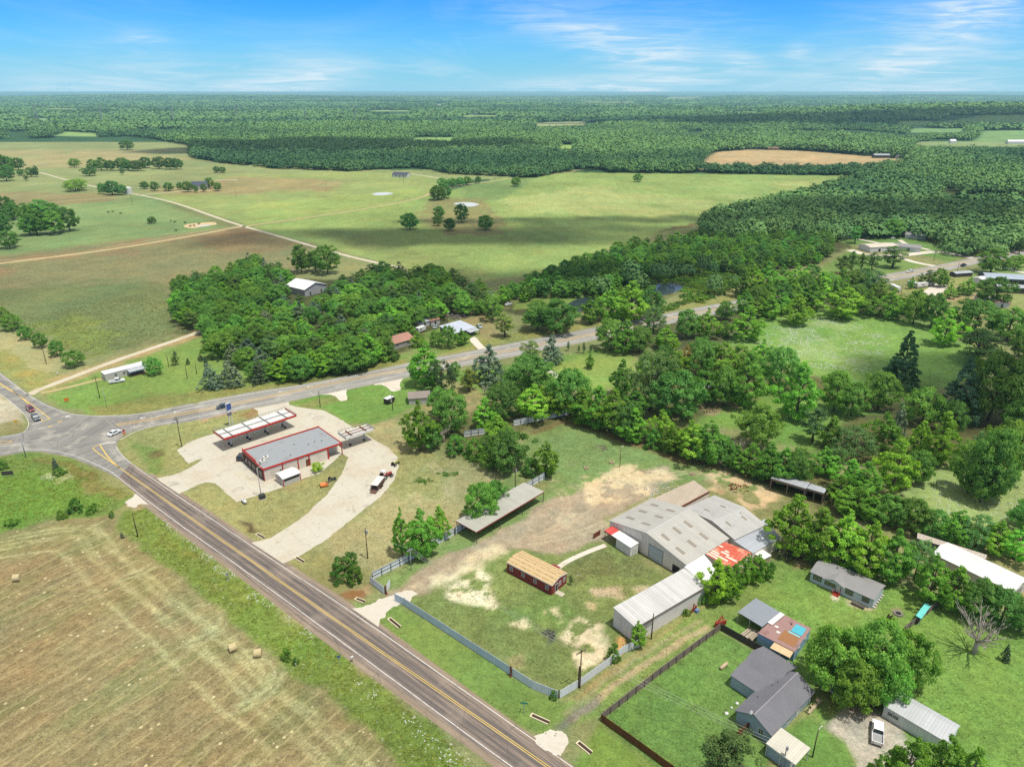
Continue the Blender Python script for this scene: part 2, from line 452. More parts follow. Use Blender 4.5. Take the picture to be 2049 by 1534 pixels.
zone([(310, 380), (480, 352), (720, 362), (700, 385), (480, 392), (360, 402)], S(176, 152, 98), 18, 26, .8, (90, .34, .6))
zone([(500, 408), (700, 392), (830, 375), (850, 390), (640, 428), (500, 448)], S(160, 180, 84), 14, 20, .8)
zone([(860, 392), (1010, 355), (1160, 345), (1750, 352), (1690, 362), (1440, 440), (1200, 500), (1090, 548), (960, 560), (830, 540), (500, 455), (640, 432)], S(148, 172, 84), 8, 5)
zone([(1000, 400), (1180, 372), (1690, 360), (1560, 400), (1440, 430), (1200, 428), (1020, 424)], S(178, 184, 104), 25, 35, .7, (110, .3, .58))
zone([(860, 400), (960, 392), (1000, 440), (1010, 470), (900, 470), (830, 440)], S(150, 128, 84), 10, 16, .65)
zone([(500, 470), (640, 470), (760, 520), (880, 548), (1000, 556), (900, 520), (700, 468)], S(140, 150, 78), 14, 18, .7)
zone([(920, 372), (1040, 352), (1080, 352), (1000, 400), (930, 400)], S(120, 150, 82), 8, 10, .8)
zone([(1300, 470), (1360, 452), (1430, 436), (1420, 446)], S(120, 84, 58), 6, 6, .8)
# far clearings in the woods
TAN = S(196, 166, 114)
for q, c in (([(1380, 340), (1430, 304), (1500, 299), (1610, 302), (1810, 318), (1822, 340), (1600, 341)], TAN),
             ([(1068, 254), (1070, 245), (1172, 243), (1170, 251)], S(172, 178, 118)), ([(1785, 250), (1795, 242), (1865, 242), (1850, 250)], S(130, 168, 92)),
             ([(1810, 265), (1825, 257), (1935, 257), (1925, 266)], S(128, 170, 98)), ([(1940, 288), (1965, 262), (2300, 257), (2300, 290)], S(128, 166, 96)),
             ([(1850, 246), (1900, 232), (2300, 226), (2300, 250)], S(122, 156, 84)), ([(1820, 293), (1840, 283), (2300, 286), (2300, 296)], S(150, 170, 104)),
             ([(1116, 298), (1122, 290), (1150, 290), (1148, 299)], S(150, 185, 82)), ([(818, 282), (830, 275), (910, 275), (905, 282)], S(140, 180, 90)),
             ([(60, 240), (66, 235), (105, 238), (104, 241)], S(140, 180, 100)), ([(105, 272), (130, 263), (200, 267), (200, 274)], S(150, 185, 100)),
             ([(1330, 196), (1400, 193), (1400, 197), (1340, 198)], S(160, 170, 120)), ([(1660, 205), (1690, 203), (1710, 205)], S(160, 180, 120)), ([(870, 209), (890, 208), (890, 210)], S(190, 190, 170))):
    zone(q, c, 12, 8, 1)
CLEAR = [(240, 196, 60, 1.4, 0), (120, 218, 50, 1.6, 1), (640, 199, 70, 1.2, 0), (780, 222, 60, 1.6, 1), (1210, 205, 80, 1.4, 0), (960, 232, 46, 2, 1), (1480, 225, 60, 1.6, 1), (1900, 199, 90, 1.4, 0), (1600, 197, 80, 1.4, 1)]
CLEARQ = [[(u - w2, v + h2), (u - w2 * .6, v - h2), (u + w2 * .7, v - h2 * .8), (u + w2, v + h2 * .7)] for u, v, w2, h2, k in CLEAR]
for q, cc_ in zip(CLEARQ, CLEAR): zone(q, S(150, 180, 100) if cc_[4] else S(190, 184, 130), 14, 10, 1)
# --- wood floors
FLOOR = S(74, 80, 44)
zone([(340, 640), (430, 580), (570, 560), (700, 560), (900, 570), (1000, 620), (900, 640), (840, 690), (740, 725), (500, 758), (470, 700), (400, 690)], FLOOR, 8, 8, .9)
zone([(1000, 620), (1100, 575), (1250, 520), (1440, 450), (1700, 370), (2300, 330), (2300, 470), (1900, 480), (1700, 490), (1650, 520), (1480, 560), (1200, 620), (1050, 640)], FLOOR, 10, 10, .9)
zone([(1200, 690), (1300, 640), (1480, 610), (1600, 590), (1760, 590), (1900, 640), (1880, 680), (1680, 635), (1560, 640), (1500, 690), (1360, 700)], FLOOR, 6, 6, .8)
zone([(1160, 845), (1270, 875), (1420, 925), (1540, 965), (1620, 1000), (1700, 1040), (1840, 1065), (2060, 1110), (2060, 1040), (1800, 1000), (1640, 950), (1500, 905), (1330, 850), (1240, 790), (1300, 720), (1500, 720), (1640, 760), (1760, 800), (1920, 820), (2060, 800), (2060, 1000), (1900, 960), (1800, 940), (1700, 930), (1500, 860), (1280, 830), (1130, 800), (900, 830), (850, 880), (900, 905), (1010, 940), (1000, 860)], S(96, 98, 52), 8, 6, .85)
# --- strip along the N road and its verge
zone([(-60, 660), (60, 670), (170, 725), (60, 760), (0, 740), (-60, 700)], S(172, 164, 108), 5, 4)
zone([(-60, 740), (0, 700), (50, 722), (110, 752), (170, 750), (190, 770), (100, 800), (60, 780), (0, 740)], S(150, 148, 72), 4, 5, 1, None, (.3, .8, 0))
zone([(0, 705), (40, 722), (90, 745), (70, 765), (20, 735)], S(176, 150, 66), 4, 5, .7, (8, .4, .6))
zone([(90, 760), (210, 725), (400, 660), (410, 672), (240, 728), (110, 775)], S(178, 150, 98), 4, 4, .8)
# --- mobile home lot
zone([(90, 790), (200, 745), (410, 672), (480, 700), (520, 750), (660, 742), (820, 705), (826, 722), (600, 770), (400, 800), (275, 828), (190, 830), (120, 815)], S(122, 152, 62), 4, 4)
zone([(120, 800), (180, 770), (240, 800), (250, 826), (190, 830), (130, 815)], S(124, 160, 58), 3, 4, .8, None, (.5, .6, 0))
zone([(180, 815), (300, 795), (500, 772), (620, 758), (820, 715), (826, 722), (600, 772), (400, 802), (275, 829), (190, 831)], S(140, 134, 66), 3, 5, .8, None, (.25, .9, 0))
zone([(230, 800), (330, 780), (420, 790), (330, 812)], S(118, 128, 60), 4, 5, .6)
# --- gas station lawns
zone([(240, 880), (320, 850), (500, 812), (520, 830), (430, 866), (376, 885), (353, 903), (400, 925), (350, 948), (310, 956), (270, 930), (240, 905)], S(148, 150, 86), 3, 3, 1, None, (.15, .7, 0))
zone([(270, 880), (330, 900), (345, 940), (310, 950), (290, 920)], S(112, 142, 56), 3, 5, .8)
zone([(300, 905), (325, 898), (330, 912), (308, 918)], S(110, 88, 56), 2, 3, .7)
zone([(395, 835), (420, 830), (420, 842), (398, 846)], S(196, 140, 108), 2, 4, .8)
zone([(470, 835), (505, 820), (515, 815), (515, 828), (500, 838)], S(150, 100, 66), 2, 3, .6)
zone([(355, 990), (430, 965), (474, 1005), (560, 978), (640, 950), (690, 930), (650, 990), (600, 1040), (545, 1078), (500, 1090), (430, 1040)], S(158, 156, 92), 3, 3, 1, None, (.1, .6, 0))
zone([(470, 1040), (500, 1050), (515, 1066), (495, 1068)], S(96, 80, 56), 1.5, 2, .9)
zone([(560, 975), (640, 945), (690, 915), (680, 945), (640, 985), (600, 1000)], S(166, 146, 92), 3, 5, .7, (8, .4, .6))
# --- lawn by the highway, middle
zone([(580, 806), (690, 778), (790, 760), (850, 752), (1200, 700), (1260, 700), (1260, 770), (1000, 790), (860, 800), (800, 830), (740, 850), (700, 846), (650, 818)], S(116, 154, 58), 4, 4)
zone([(600, 808), (680, 790), (700, 800), (620, 816)], S(150, 140, 78), 3, 4, .6)
zone([(1100, 740), (1160, 712), (1260, 705), (1280, 770), (1180, 775)], S(146, 172, 72), 5, 4, .8)
zone([(700, 850), (790, 840), (850, 905), (940, 930), (1020, 960), (930, 1060), (740, 1150), (640, 1100), (800, 960), (800, 910)], S(166, 156, 104), 4, 4, 1, None, (.05, .6, 0))
zone([(790, 900), (870, 915), (930, 940), (880, 1000), (800, 990)], S(148, 150, 82), 5, 8, .7)
zone([(880, 925), (930, 940), (925, 960), (890, 945)], S(206, 186, 144), 3, 4, .6, (5, .4, .6))
zone([(860, 760), (960, 780), (1000, 800), (900, 850), (880, 830)], S(176, 146, 104), 5, 8, .6, (8, .4, .6))
zone([(570, 1130), (650, 1100), (740, 1150), (745, 1200), (690, 1212)], S(146, 142, 82), 3, 3)
zone([(683, 1192), (700, 1182), (730, 1180), (735, 1192), (705, 1200)], S(140, 102, 62), 1, 2, 1)
zone([(700, 1180), (745, 1165), (750, 1185), (725, 1192)], S(176, 138, 98), 1.5, 2, .7)
# --- fenced back lot
zone([(1020, 960), (1050, 870), (1140, 835), (1260, 880), (1400, 930), (1540, 970), (1560, 990), (1400, 960), (1220, 1000), (1100, 1060), (1000, 1060), (780, 1175), (745, 1155), (900, 1080)], S(126, 150, 78), 4, 4, 1, None, (.05, .6, 0))
zone([(1060, 880), (1140, 862), (1220, 880), (1300, 910), (1240, 950), (1150, 965), (1100, 930)], S(122, 154, 86), 6, 6, .7)
zone([(1130, 838), (1270, 878), (1420, 925), (1440, 945), (1300, 905), (1220, 872), (1140, 850), (1060, 868), (1060, 860)], S(128, 102, 64), 3, 4, .8)
zone([(1040, 930), (1080, 945), (1110, 975), (1090, 990), (1050, 985)], S(140, 134, 84), 4, 5, .7)
# gravel and dirt yard
zone([(770, 1184), (840, 1136), (940, 1092), (1000, 1056), (1090, 1012), (1150, 978), (1200, 960), (1340, 930), (1356, 955), (1290, 1000), (1225, 1035), (1215, 1075), (1130, 1112), (1030, 1100), (960, 1130), (850, 1186), (800, 1202)], S(174, 153, 128), 3, 4, 1, None, (0, .4, 0))
zone([(1150, 955), (1240, 935), (1335, 928), (1352, 955), (1300, 990), (1222, 1012), (1170, 1000)], S(222, 194, 152), 4, 6, .9, (6, .34, .52))
zone([(1060, 1040), (1180, 1010), (1215, 1030), (1130, 1075), (1040, 1090)], S(196, 172, 144), 4, 7, .7, (8, .4, .58))
zone([(860, 1190), (880, 1148), (930, 1130), (985, 1150), (1000, 1195), (960, 1205), (930, 1170), (900, 1180)], S(232, 216, 178), 3, 6, .9, (6, .36, .52))
zone([(1395, 950), (1430, 930), (1500, 955), (1550, 985), (1530, 1030), (1470, 1000), (1420, 980)], S(222, 192, 146), 3, 6, .95, (5, .38, .54), (0, .2, 0))
zone([(1400, 960), (1480, 985), (1500, 1005), (1450, 990)], S(140, 96, 66), 2, 4, .8, (5, .4, .6))
for off in (-.9, .9):
    for tr_ in ([(800, 1192), (880, 1148), (960, 1112), (1060, 1078), (1130, 1050), (1200, 1000)], [(820, 1186), (930, 1128), (1030, 1092), (1120, 1075), (1180, 1060), (1212, 1045)], [(1098, 962), (1125, 985), (1138, 1010), (1120, 1050)], [(1060, 950), (1110, 965), (1160, 975), (1240, 990)], [(860, 925), (900, 960), (900, 1000), (860, 1010), (820, 985)], [(960, 1130), (1000, 1170), (1060, 1235), (1150, 1240), (1180, 1200), (1150, 1170)], [(1220, 1010), (1300, 975), (1350, 945), (1390, 945), (1450, 975), (1520, 1015)]):
        w2 = smooth([P(*q) for q in tr_], 2); w2 = np.array(w2); T2 = np.gradient(w2, axis=0); T2 /= np.hypot(T2[:, 0], T2[:, 1])[:, None]; w2 = w2 + np.stack([-T2[:, 1], T2[:, 0]], 1) * off
        dd_ = np.nonzero((X > w2[:, 0].min() - 2) & (X < w2[:, 0].max() + 2) & (Y > w2[:, 1].min() - 2) & (Y < w2[:, 1].max() + 2))[0]
        al_ = np.clip(1.15 - line_d(X[dd_], Y[dd_], [tuple(p) for p in w2]) / .7, 0, 1) * np.clip((fbm(X[dd_] / 4, Y[dd_] / 4, 55, 3) - .36) * 5, 0, 1)
        col[dd_] += (np.array(S(206, 186, 150)) - col[dd_]) * (al_ * .5)[:, None]
# lot inside the corrugated fence
zone([(800, 1205), (850, 1186), (960, 1130), (1030, 1100), (1130, 1112), (1215, 1078), (1300, 1130), (1340, 1150), (1290, 1280), (1120, 1385), (1090, 1370)], S(124, 140, 70), 3, 3, 1, None, (.05, .8, 0))
zone([(1100, 1190), (1150, 1230), (1120, 1260), (1000, 1240), (960, 1210)], S(112, 144, 62), 5, 6, .7)
zone([(870, 1195), (900, 1165), (940, 1150), (985, 1180), (1000, 1208), (960, 1212)], S(234, 220, 186), 3, 6, .9, (5, .4, .55))
zone([(905, 1138), (950, 1110), (1000, 1095), (1010, 1112), (960, 1135), (920, 1190)], S(220, 200, 160), 3, 5, .7, (5, .4, .55))
zone([(1115, 1275), (1150, 1240), (1190, 1255), (1210, 1280), (1200, 1320), (1150, 1336), (1125, 1310)], S(232, 212, 174), 2.5, 5, .95, (5, .33, .5), (0, .2, 0))
zone([(1010, 1245), (1040, 1230), (1055, 1250), (1030, 1260)], S(226, 206, 164), 1.5, 4, .9, (3, .35, .5))
zone([(1060, 1232), (1110, 1220), (1120, 1240), (1080, 1248)], S(220, 200, 156), 1.5, 4, .8, (3, .4, .55))
zone([(1130, 1148), (1200, 1090), (1290, 1120), (1320, 1150), (1230, 1190), (1160, 1175)], S(110, 116, 66), 4, 6, .7, (7, .38, .56), (.35, 1, 0))
zone([(1190, 1185), (1240, 1180), (1240, 1200), (1205, 1205)], S(196, 170, 138), 2, 4, .9)
zone([(1255, 1175), (1290, 1168), (1290, 1185), (1262, 1190)], S(206, 186, 150), 1.5, 3, .8)
zone([(1180, 1205), (1196, 1212), (1190, 1222), (1178, 1216)], S(214, 184, 138), 1.5, 2, .8)
zone([(1080, 1262), (1110, 1258), (1100, 1285), (1075, 1300)], S(76, 78, 80), 2, 4, .8, (3, .42, .55))
zone([(1000, 1318), (1045, 1312), (1050, 1335), (1015, 1340)], S(172, 150, 100), 2, 3, .7)
zone([(1210, 1320), (1240, 1275), (1266, 1278), (1250, 1300), (1225, 1330)], S(222, 160, 84), 2, 4, .85, (3, .36, .55))
# verge between corrugated fence and road
zone([(705, 1214), (780, 1200), (800, 1210), (1100, 1390), (1120, 1402), (1130, 1470), (1100, 1500), (999, 1434)], S(122, 152, 62), 2.5, 2.5, 1, None, (.1, .5, 0))
zone([(760, 1262), (900, 1370), (1080, 1470), (1130, 1500), (1110, 1510), (1000, 1440), (860, 1330)], S(186, 158, 124), 1.2, 1.5, .6)
# lane between fences
zone([(1085, 1490), (1125, 1400), (1292, 1292), (1410, 1200), (1560, 1115), (1620, 1100), (1650, 1120), (1560, 1180), (1445, 1250), (1203, 1440)], S(124, 150, 66), 2, 2.5, 1, None, (.08, .6, 0))
zone([(1130, 1398), (1292, 1296), (1400, 1212), (1405, 1205), (1390, 1222), (1290, 1305), (1150, 1400)], S(186, 150, 104), 1.5, 2, .7)
zone([(1140, 1445), (1215, 1385), (1300, 1325), (1420, 1252)], S(188, 166, 124), 1.0, 1.5, .9, None, None, 0, .8)
zone([(1128, 1432), (1195, 1375), (1285, 1312), (1405, 1240)], S(168, 156, 114), .9, 1.5, .7, None, None, 0, .55)
zone([(1120, 1470), (1150, 1440), (1190, 1405)], S(120, 116, 116), 2, 3, .8, None, None, 0, 1.0)
# right-hand lawns
zone([(1440, 1250), (1560, 1180), (1640, 1110), (1800, 1170), (1900, 1200), (2100, 1270), (2100, 1620), (1800, 1560), (1640, 1440), (1530, 1300)], S(116, 156, 58), 3, 3, 1, None, (.05, .8, 0))
zone([(1480, 1190), (1600, 1120), (1700, 1200), (1780, 1230), (1700, 1250), (1600, 1230)], S(136, 166, 62), 6, 6, .7)
zone([(1203, 1443), (1440, 1260), (1526, 1310), (1540, 1330), (1480, 1420), (1550, 1490), (1520, 1600), (1390, 1600)], S(104, 142, 60), 1, 1, 1, None, (.05, .8, 0))
zone([(1260, 1440), (1400, 1340), (1450, 1380), (1400, 1470), (1320, 1480)], S(114, 156, 58), 8, 8, .7, (10, .35, .6))
zone([(1130, 1540), (1203, 1450), (1350, 1560), (1200, 1620)], S(120, 150, 52), 2, 2, 1)
zone([(1560, 1460), (1620, 1430), (1700, 1490), (1700, 1540), (1620, 1600), (1580, 1530)], S(108, 150, 60), 2, 2)
zone([(1660, 1458), (1690, 1420), (1730, 1405), (1790, 1440), (1812, 1480), (1900, 1560), (1700, 1600), (1704, 1505), (1690, 1480)], S(184, 176, 164), 1.2, 2, 1, None, (0, .5, 0))
zone([(1664, 1450), (1700, 1425), (1750, 1440), (1740, 1480), (1700, 1480)], S(150, 146, 144), 2, 4, .6, (4, .4, .6))
zone([(1600, 1385), (1650, 1380), (1800, 1330), (1830, 1390), (1740, 1440), (1660, 1420)], S(118, 98, 62), 4, 5, .7)
zone([(1690, 1195), (1700, 1212), (1735, 1224), (1750, 1215), (1745, 1205)], S(206, 184, 150), 1.2, 2, .9)
zone([(1665, 1192), (1680, 1190), (1678, 1202), (1666, 1202)], S(220, 206, 180), .8, 1, .9)
zone([(1785, 1222), (1800, 1218), (1810, 1228), (1798, 1238), (1785, 1234)], S(150, 136, 110), 1, 1.5, .9)
zone([(1580, 1120), (1620, 1110), (1640, 1130), (1600, 1140)], S(176, 136, 98), 2, 4, .7, (4, .4, .6))
zone([(2024, 1215), (2060, 1180), (2060, 1200), (2035, 1195)], S(200, 160, 124), 2, 3, .7)
zone([(1600, 1150), (1740, 1210), (1720, 1180), (1640, 1120)], S(130, 158, 66), 4, 4, .5)
# meadow with white flowers
zone([(1440, 690), (1520, 640), (1600, 618), (1700, 625), (1860, 645), (1960, 700), (1950, 760), (1840, 790), (1740, 790), (1600, 745), (1500, 700)], S(122, 164, 64), 6, 5, 1, None, (.55, .7, 0))
zone([(1500, 690), (1560, 645), (1690, 640), (1780, 680), (1740, 740), (1620, 730)], S(150, 178, 98), 12, 16, .7, (14, .32, .6), (1, .5, 0))
zone([(1800, 990), (1850, 940), (1920, 925), (2100, 940), (2100, 1085), (1960, 1060), (1840, 1040)], S(150, 172, 92), 5, 5, 1, None, (.7, .5, 0))
zone([(1360, 850), (1480, 810), (1560, 770), (1640, 800), (1760, 830), (1640, 860), (1560, 880), (1480, 860)], S(124, 166, 60), 4, 5, .9, None, (.12, .5, 0))
zone([(1530, 860), (1600, 830), (1650, 860), (1660, 890), (1620, 900), (1540, 890)], S(112, 156, 56), 4, 5, .8)
zone([(1400, 830), (1460, 805), (1480, 822), (1430, 835)], S(176, 146, 108), 2, 5, .8, (4, .35, .6))
zone([(1740, 1020), (1800, 1040), (1960, 1075), (2100, 1120), (2100, 1180), (1960, 1130), (1830, 1062), (1760, 1050)], S(150, 152, 92), 3, 4, .8)
# highway sides
zone([(880, 690), (960, 672), (1010, 672), (1060, 660), (1220, 640), (1300, 622), (1400, 605), (1470, 590), (1470, 600), (1206, 650), (1048, 680), (900, 706)], S(150, 150, 72), 3, 3, .95, None, (.2, .8, 0))
zone([(900, 660), (960, 625), (1010, 640), (1020, 668), (960, 682)], S(164, 148, 96), 4, 5, .8)
zone([(820, 690), (870, 655), (960, 650), (950, 690), (900, 704), (826, 718)], S(120, 150, 60), 4, 4, .8)
zone([(1030, 600), (1090, 590), (1200, 590), (1160, 610), (1030, 620)], S(132, 160, 66), 4, 5, .8)
zone([(1640, 540), (1700, 500), (1800, 520), (1860, 528), (1770, 550), (1690, 568)], S(116, 150, 66), 3, 3, 1)
zone([(1650, 545), (1720, 540), (1740, 560), (1690, 572)], S(186, 150, 100), 3, 5, .8, (8, .3, .55))
zone([(1640, 470), (1720, 460), (1850, 480), (1960, 500), (1900, 525), (1800, 500), (1700, 490)], S(112, 148, 66), 4, 3, 1)
zone([(1790, 580), (1900, 550), (1960, 545), (2080, 530), (2080, 640), (1960, 630), (1880, 610)], S(150, 158, 86), 4, 4, 1)
zone([(1840, 585), (1900, 565), (1960, 570), (1960, 610), (1880, 600)], S(196, 164, 122), 4, 6, .85, (12, .25, .5))
zone([(1930, 548), (2060, 512), (2100, 540), (2060, 580), (1990, 570)], S(124, 156, 76), 4, 4, .8)
# pale ground at the left edge of the crossing
zone([(-60, 790), (0, 788), (35, 815), (52, 845), (40, 862), (-60, 872)], S(196, 178, 150), 1.5, 2, 1)
zone([(0, 850), (40, 835), (55, 850), (40, 866), (-30, 876)], S(150, 140, 80), 2, 3, .9)
# lush corner and verge left of the FM road
zone([(-80, 915), (0, 914), (70, 902), (140, 915), (200, 942), (260, 985), (262, 1005), (210, 1030), (100, 1045), (0, 1065), (-80, 1080)], S(112, 138, 52), 3, 4, 1, None, (.12, 1, 0))
zone([(-40, 960), (60, 950), (150, 960), (200, 990), (150, 1030), (0, 1058), (-60, 1060)], S(106, 150, 36), 5, 8, .85)
zone([(70, 950), (130, 940), (150, 955), (100, 968)], S(180, 184, 130), 3, 6, .6, (5, .4, .6), (.9, .8, 0))
zone([(80, 912), (200, 945), (258, 988), (230, 1000), (150, 950), (60, 920)], S(138, 126, 62), 3, 5, .8)
zone([(-300, 1090), (0, 1062), (110, 1042), (220, 1030), (245, 1056), (306, 1118), (414, 1198), (511, 1275), (573, 1331), (647, 1390), (760, 1480), (860, 1580), (-300, 1900)], S(148, 131, 86), 2, 2, 1, None, (.06, .8, 1))
zone([(250, 1020), (300, 1015), (420, 1115), (500, 1172), (647, 1285), (880, 1455), (1000, 1560), (860, 1580), (760, 1480), (647, 1390), (573, 1331), (511, 1275), (414, 1198), (306, 1118), (240, 1050)], S(116, 138, 46), 2, 2.5, 1, None, (.3, 1, 0))
zone([(300, 1020), (420, 1105), (500, 1166), (640, 1272), (870, 1450), (980, 1560), (1010, 1550), (881, 1442), (647, 1273), (500, 1162), (325, 1028)], S(150, 152, 96), 2, 3, .8, (4, .34, .55), (1, .9, 0))
zone([(320, 1060), (440, 1150), (520, 1230), (560, 1290), (500, 1240), (400, 1160)], S(134, 128, 46), 4, 6, .8, (9, .36, .58))
zone([(430, 1160), (560, 1250), (640, 1330), (600, 1320), (480, 1220)], S(112, 150, 34), 4, 6, .8, (9, .36, .56))
zone([(676, 1300), (700, 1315), (740, 1345), (760, 1365), (720, 1350), (685, 1325)], S(170, 150, 120), 1.5, 3, .8)
zone([(250, 1005), (300, 1012), (275, 1024), (255, 1018)], S(176, 152, 112), 1.5, 2, .7)
# hayfield tint: greener headland, straw rows, wheel tracks
zone([(-200, 1075), (110, 1045), (220, 1036), (260, 1090), (180, 1110), (0, 1130), (-200, 1150)], S(146, 146, 86), 5, 6, .7)
zone([(220, 1060), (414, 1204), (600, 1370), (700, 1460), (640, 1450), (480, 1330), (330, 1200), (240, 1110)], S(148, 142, 90), 4, 5, .6)
hp = [P(*q) for q in ((-300, 1090), (0, 1062), (110, 1042), (220, 1030), (245, 1056), (306, 1118), (414, 1198), (511, 1275), (647, 1390), (760, 1480), (860, 1580), (-300, 1900))]
ix = np.nonzero((X > -170) & (X < 0) & (Y > 70) & (Y < 175))[0]
inside = np.clip(-poly_sd(X[ix], Y[ix], hp) / 2, 0, 1)
a0, a1 = P(0, 1390), P(195, 1278); dv = np.array([a1[0] - a0[0], a1[1] - a0[1]]); dv /= np.hypot(*dv)
q = -X[ix] * dv[1] + Y[ix] * dv[0]; al = X[ix] * dv[0] + Y[ix] * dv[1]
q = q + (fbm(al / 14, q / 9, 91, 3) - .5) * 1.6
r1 = .5 + .5 * np.cos(q * 2 * np.pi / 3.1); r2 = .5 + .5 * np.cos(q * 2 * np.pi / 6.2 + .6)
brk = fbm(al / 7, q / 1.3, 92, 4)
ed = -poly_sd(X[ix], Y[ix], hp); head = np.clip((ed - 9) / 5, 0, 1)
straw = np.clip((r1 ** 3) * (brk - .25) * 2.4, 0, 1) * inside * head
col[ix] += (np.array(S(196, 182, 132)) - col[ix]) * (straw * .35)[:, None]
brown = np.clip((fbm(al / 18, q / 5, 93, 4) - .44) * 5, 0, 1) * inside * head * (1 - r1 ** 2 * .6)
col[ix] += (np.array(S(158, 134, 90)) - col[ix]) * (brown * .6)[:, None]
green = np.clip((fbm(al / 15, q / 6, 94, 4) - .52) * 6, 0, 1) * inside * (1 - straw)
col[ix] += (np.array(S(128, 138, 74)) - col[ix]) * (green * .4)[:, None]
for off in (4.2, 5.9, 8.6, 10.3, 14.5):
    wob = ed + (fbm(X[ix] / 12, Y[ix] / 12, 95 + int(off), 2) - .5) * 2.2
    tr = np.exp(-((wob - off) / .45) ** 2) * inside * np.clip(fbm(X[ix] / 3, Y[ix] / 3, 96, 2) * 1.6, 0, 1)
    col[ix] += (np.array(S(190, 184, 128)) - col[ix]) * (tr * .9)[:, None]
# turning loops of the baler near the headland
for (u, v, ra) in ((262, 1120, 6), (385, 1245, 6), (480, 1360, 6.5), (505, 1290, 5)):
    c0 = P(u, v); d = np.hypot(X[ix] - c0[0], Y[ix] - c0[1])
    tr = (np.exp(-((d - ra) / .5) ** 2) + .8 * np.exp(-((d - ra - 1.8) / .5) ** 2)) * inside * np.clip((X[ix] - c0[0]) * .4 + (Y[ix] - c0[1]) * .1 + .6, 0, 1)
    col[ix] += (np.array(S(186, 182, 128)) - col[ix]) * (np.clip(tr, 0, 1) * .85)[:, None]
# broad natural variation
b1 = fbm(X / 38, Y / 38, 3, 4); b2 = fbm(X / 7, Y / 7, 4, 4); b3 = fbm(X / 150, Y / 90, 8, 3); b4 = fbm(X / 1.9, Y / 1.9, 12, 3)
kk = 1 + (b1 - .5) * .4 + (b2 - .5) * .34 + (b3 - .5) * .3 + (b4 - .5) * .28
mw_ = (X > 10) & (Y < 160); kk = kk * np.where(mw_, 1 + .05 * np.sin((X * .64 + Y * .77) * 2 * np.pi / 2.6 + fbm(X / 20, Y / 20, 41, 2) * 5), 1)
col *= kk[:, None]
hue = ((fbm(X / 24, Y / 24, 6, 4) - .5) * .5 + (fbm(X / 4, Y / 4, 7, 3) - .5) * .32)[:, None]
col *= np.concatenate([1 + hue * .7, np.ones_like(hue), 1 - hue * .3], 1)
# far woodland floor tint
fw = np.clip((Y - 900) / 600, 0, 1)
lum = col.mean(1, keepdims=True); col = (lum + (col - lum) * .80) * np.array([1.01, 1.01, .93])
col = np.clip(col, .004, .85)

ids = np.arange(NV).reshape(NY, NX)
fa = np.stack([ids[:-1, :-1], ids[:-1, 1:], ids[1:, 1:], ids[1:, :-1]], -1).reshape(-1, 4)

def np_mesh(name, V, Fq, attrs=None, mat=None):
    me = bpy.data.meshes.new(name); n = len(V); m = len(Fq); k = Fq.shape[1]
    me.vertices.add(n); me.vertices.foreach_set('co', np.ascontiguousarray(V, np.float32).ravel())
    me.loops.add(m * k); me.loops.foreach_set('vertex_index', np.ascontiguousarray(Fq, np.int32).ravel())
    me.polygons.add(m); me.polygons.foreach_set('loop_start', np.arange(0, m * k, k, dtype=np.int32))
    try: me.polygons.foreach_set('loop_total', np.full(m, k, np.int32))
    except Exception: pass
    for nm, (dom, arr) in (attrs or {}).items():
        at = me.attributes.new(nm, 'FLOAT_COLOR', dom)
        a4 = np.ones((len(arr), 4), np.float32); a4[:, :arr.shape[1]] = arr
        at.data.foreach_set('color', a4.ravel())
    me.update(calc_edges=True)
    if mat: me.materials.append(mat)
    return me

t = NT('meadow_ground')
at = t.add('ShaderNodeAttribute', attribute_name='Col'); mk = t.add('ShaderNodeAttribute', attribute_name='Mask')
ms = t.add('ShaderNodeSeparateColor'); t.link(mk.outputs['Color'], ms.inputs[0])
gp = t.add('ShaderNodeNewGeometry'); pos = gp.outputs['Position']
n1 = t.noise(1.5, 5, .8, pos); n2 = t.noise(.5, 3, .6, pos); n3 = t.noise(4, 3, .7, pos)
amp = t.math('MULTIPLY_ADD', ms.outputs[1], 1.5, .9)
f = t.math('ADD', t.math('SUBTRACT', n1, .5), t.math('MULTIPLY', t.math('SUBTRACT', n3, .5), .8))
f = t.math('ADD', f, t.math('MULTIPLY', t.math('SUBTRACT', n2, .5), .5))
k = t.math('MULTIPLY_ADD', f, amp, 1.0)
c = t.mix(1.0, at.outputs['Color'], t.math('MAXIMUM', k, .25), 'MULTIPLY')
# darker weed tufts
tn = t.noise(1.6, 4, .75, pos, .3)
c = t.mix(t.math('MULTIPLY', t.math('MULTIPLY', t.ramp(tn, .56, .68), ms.outputs[1]), .4), c, t.mix(1.0, c, (.42, .55, .38), 'MULTIPLY'))
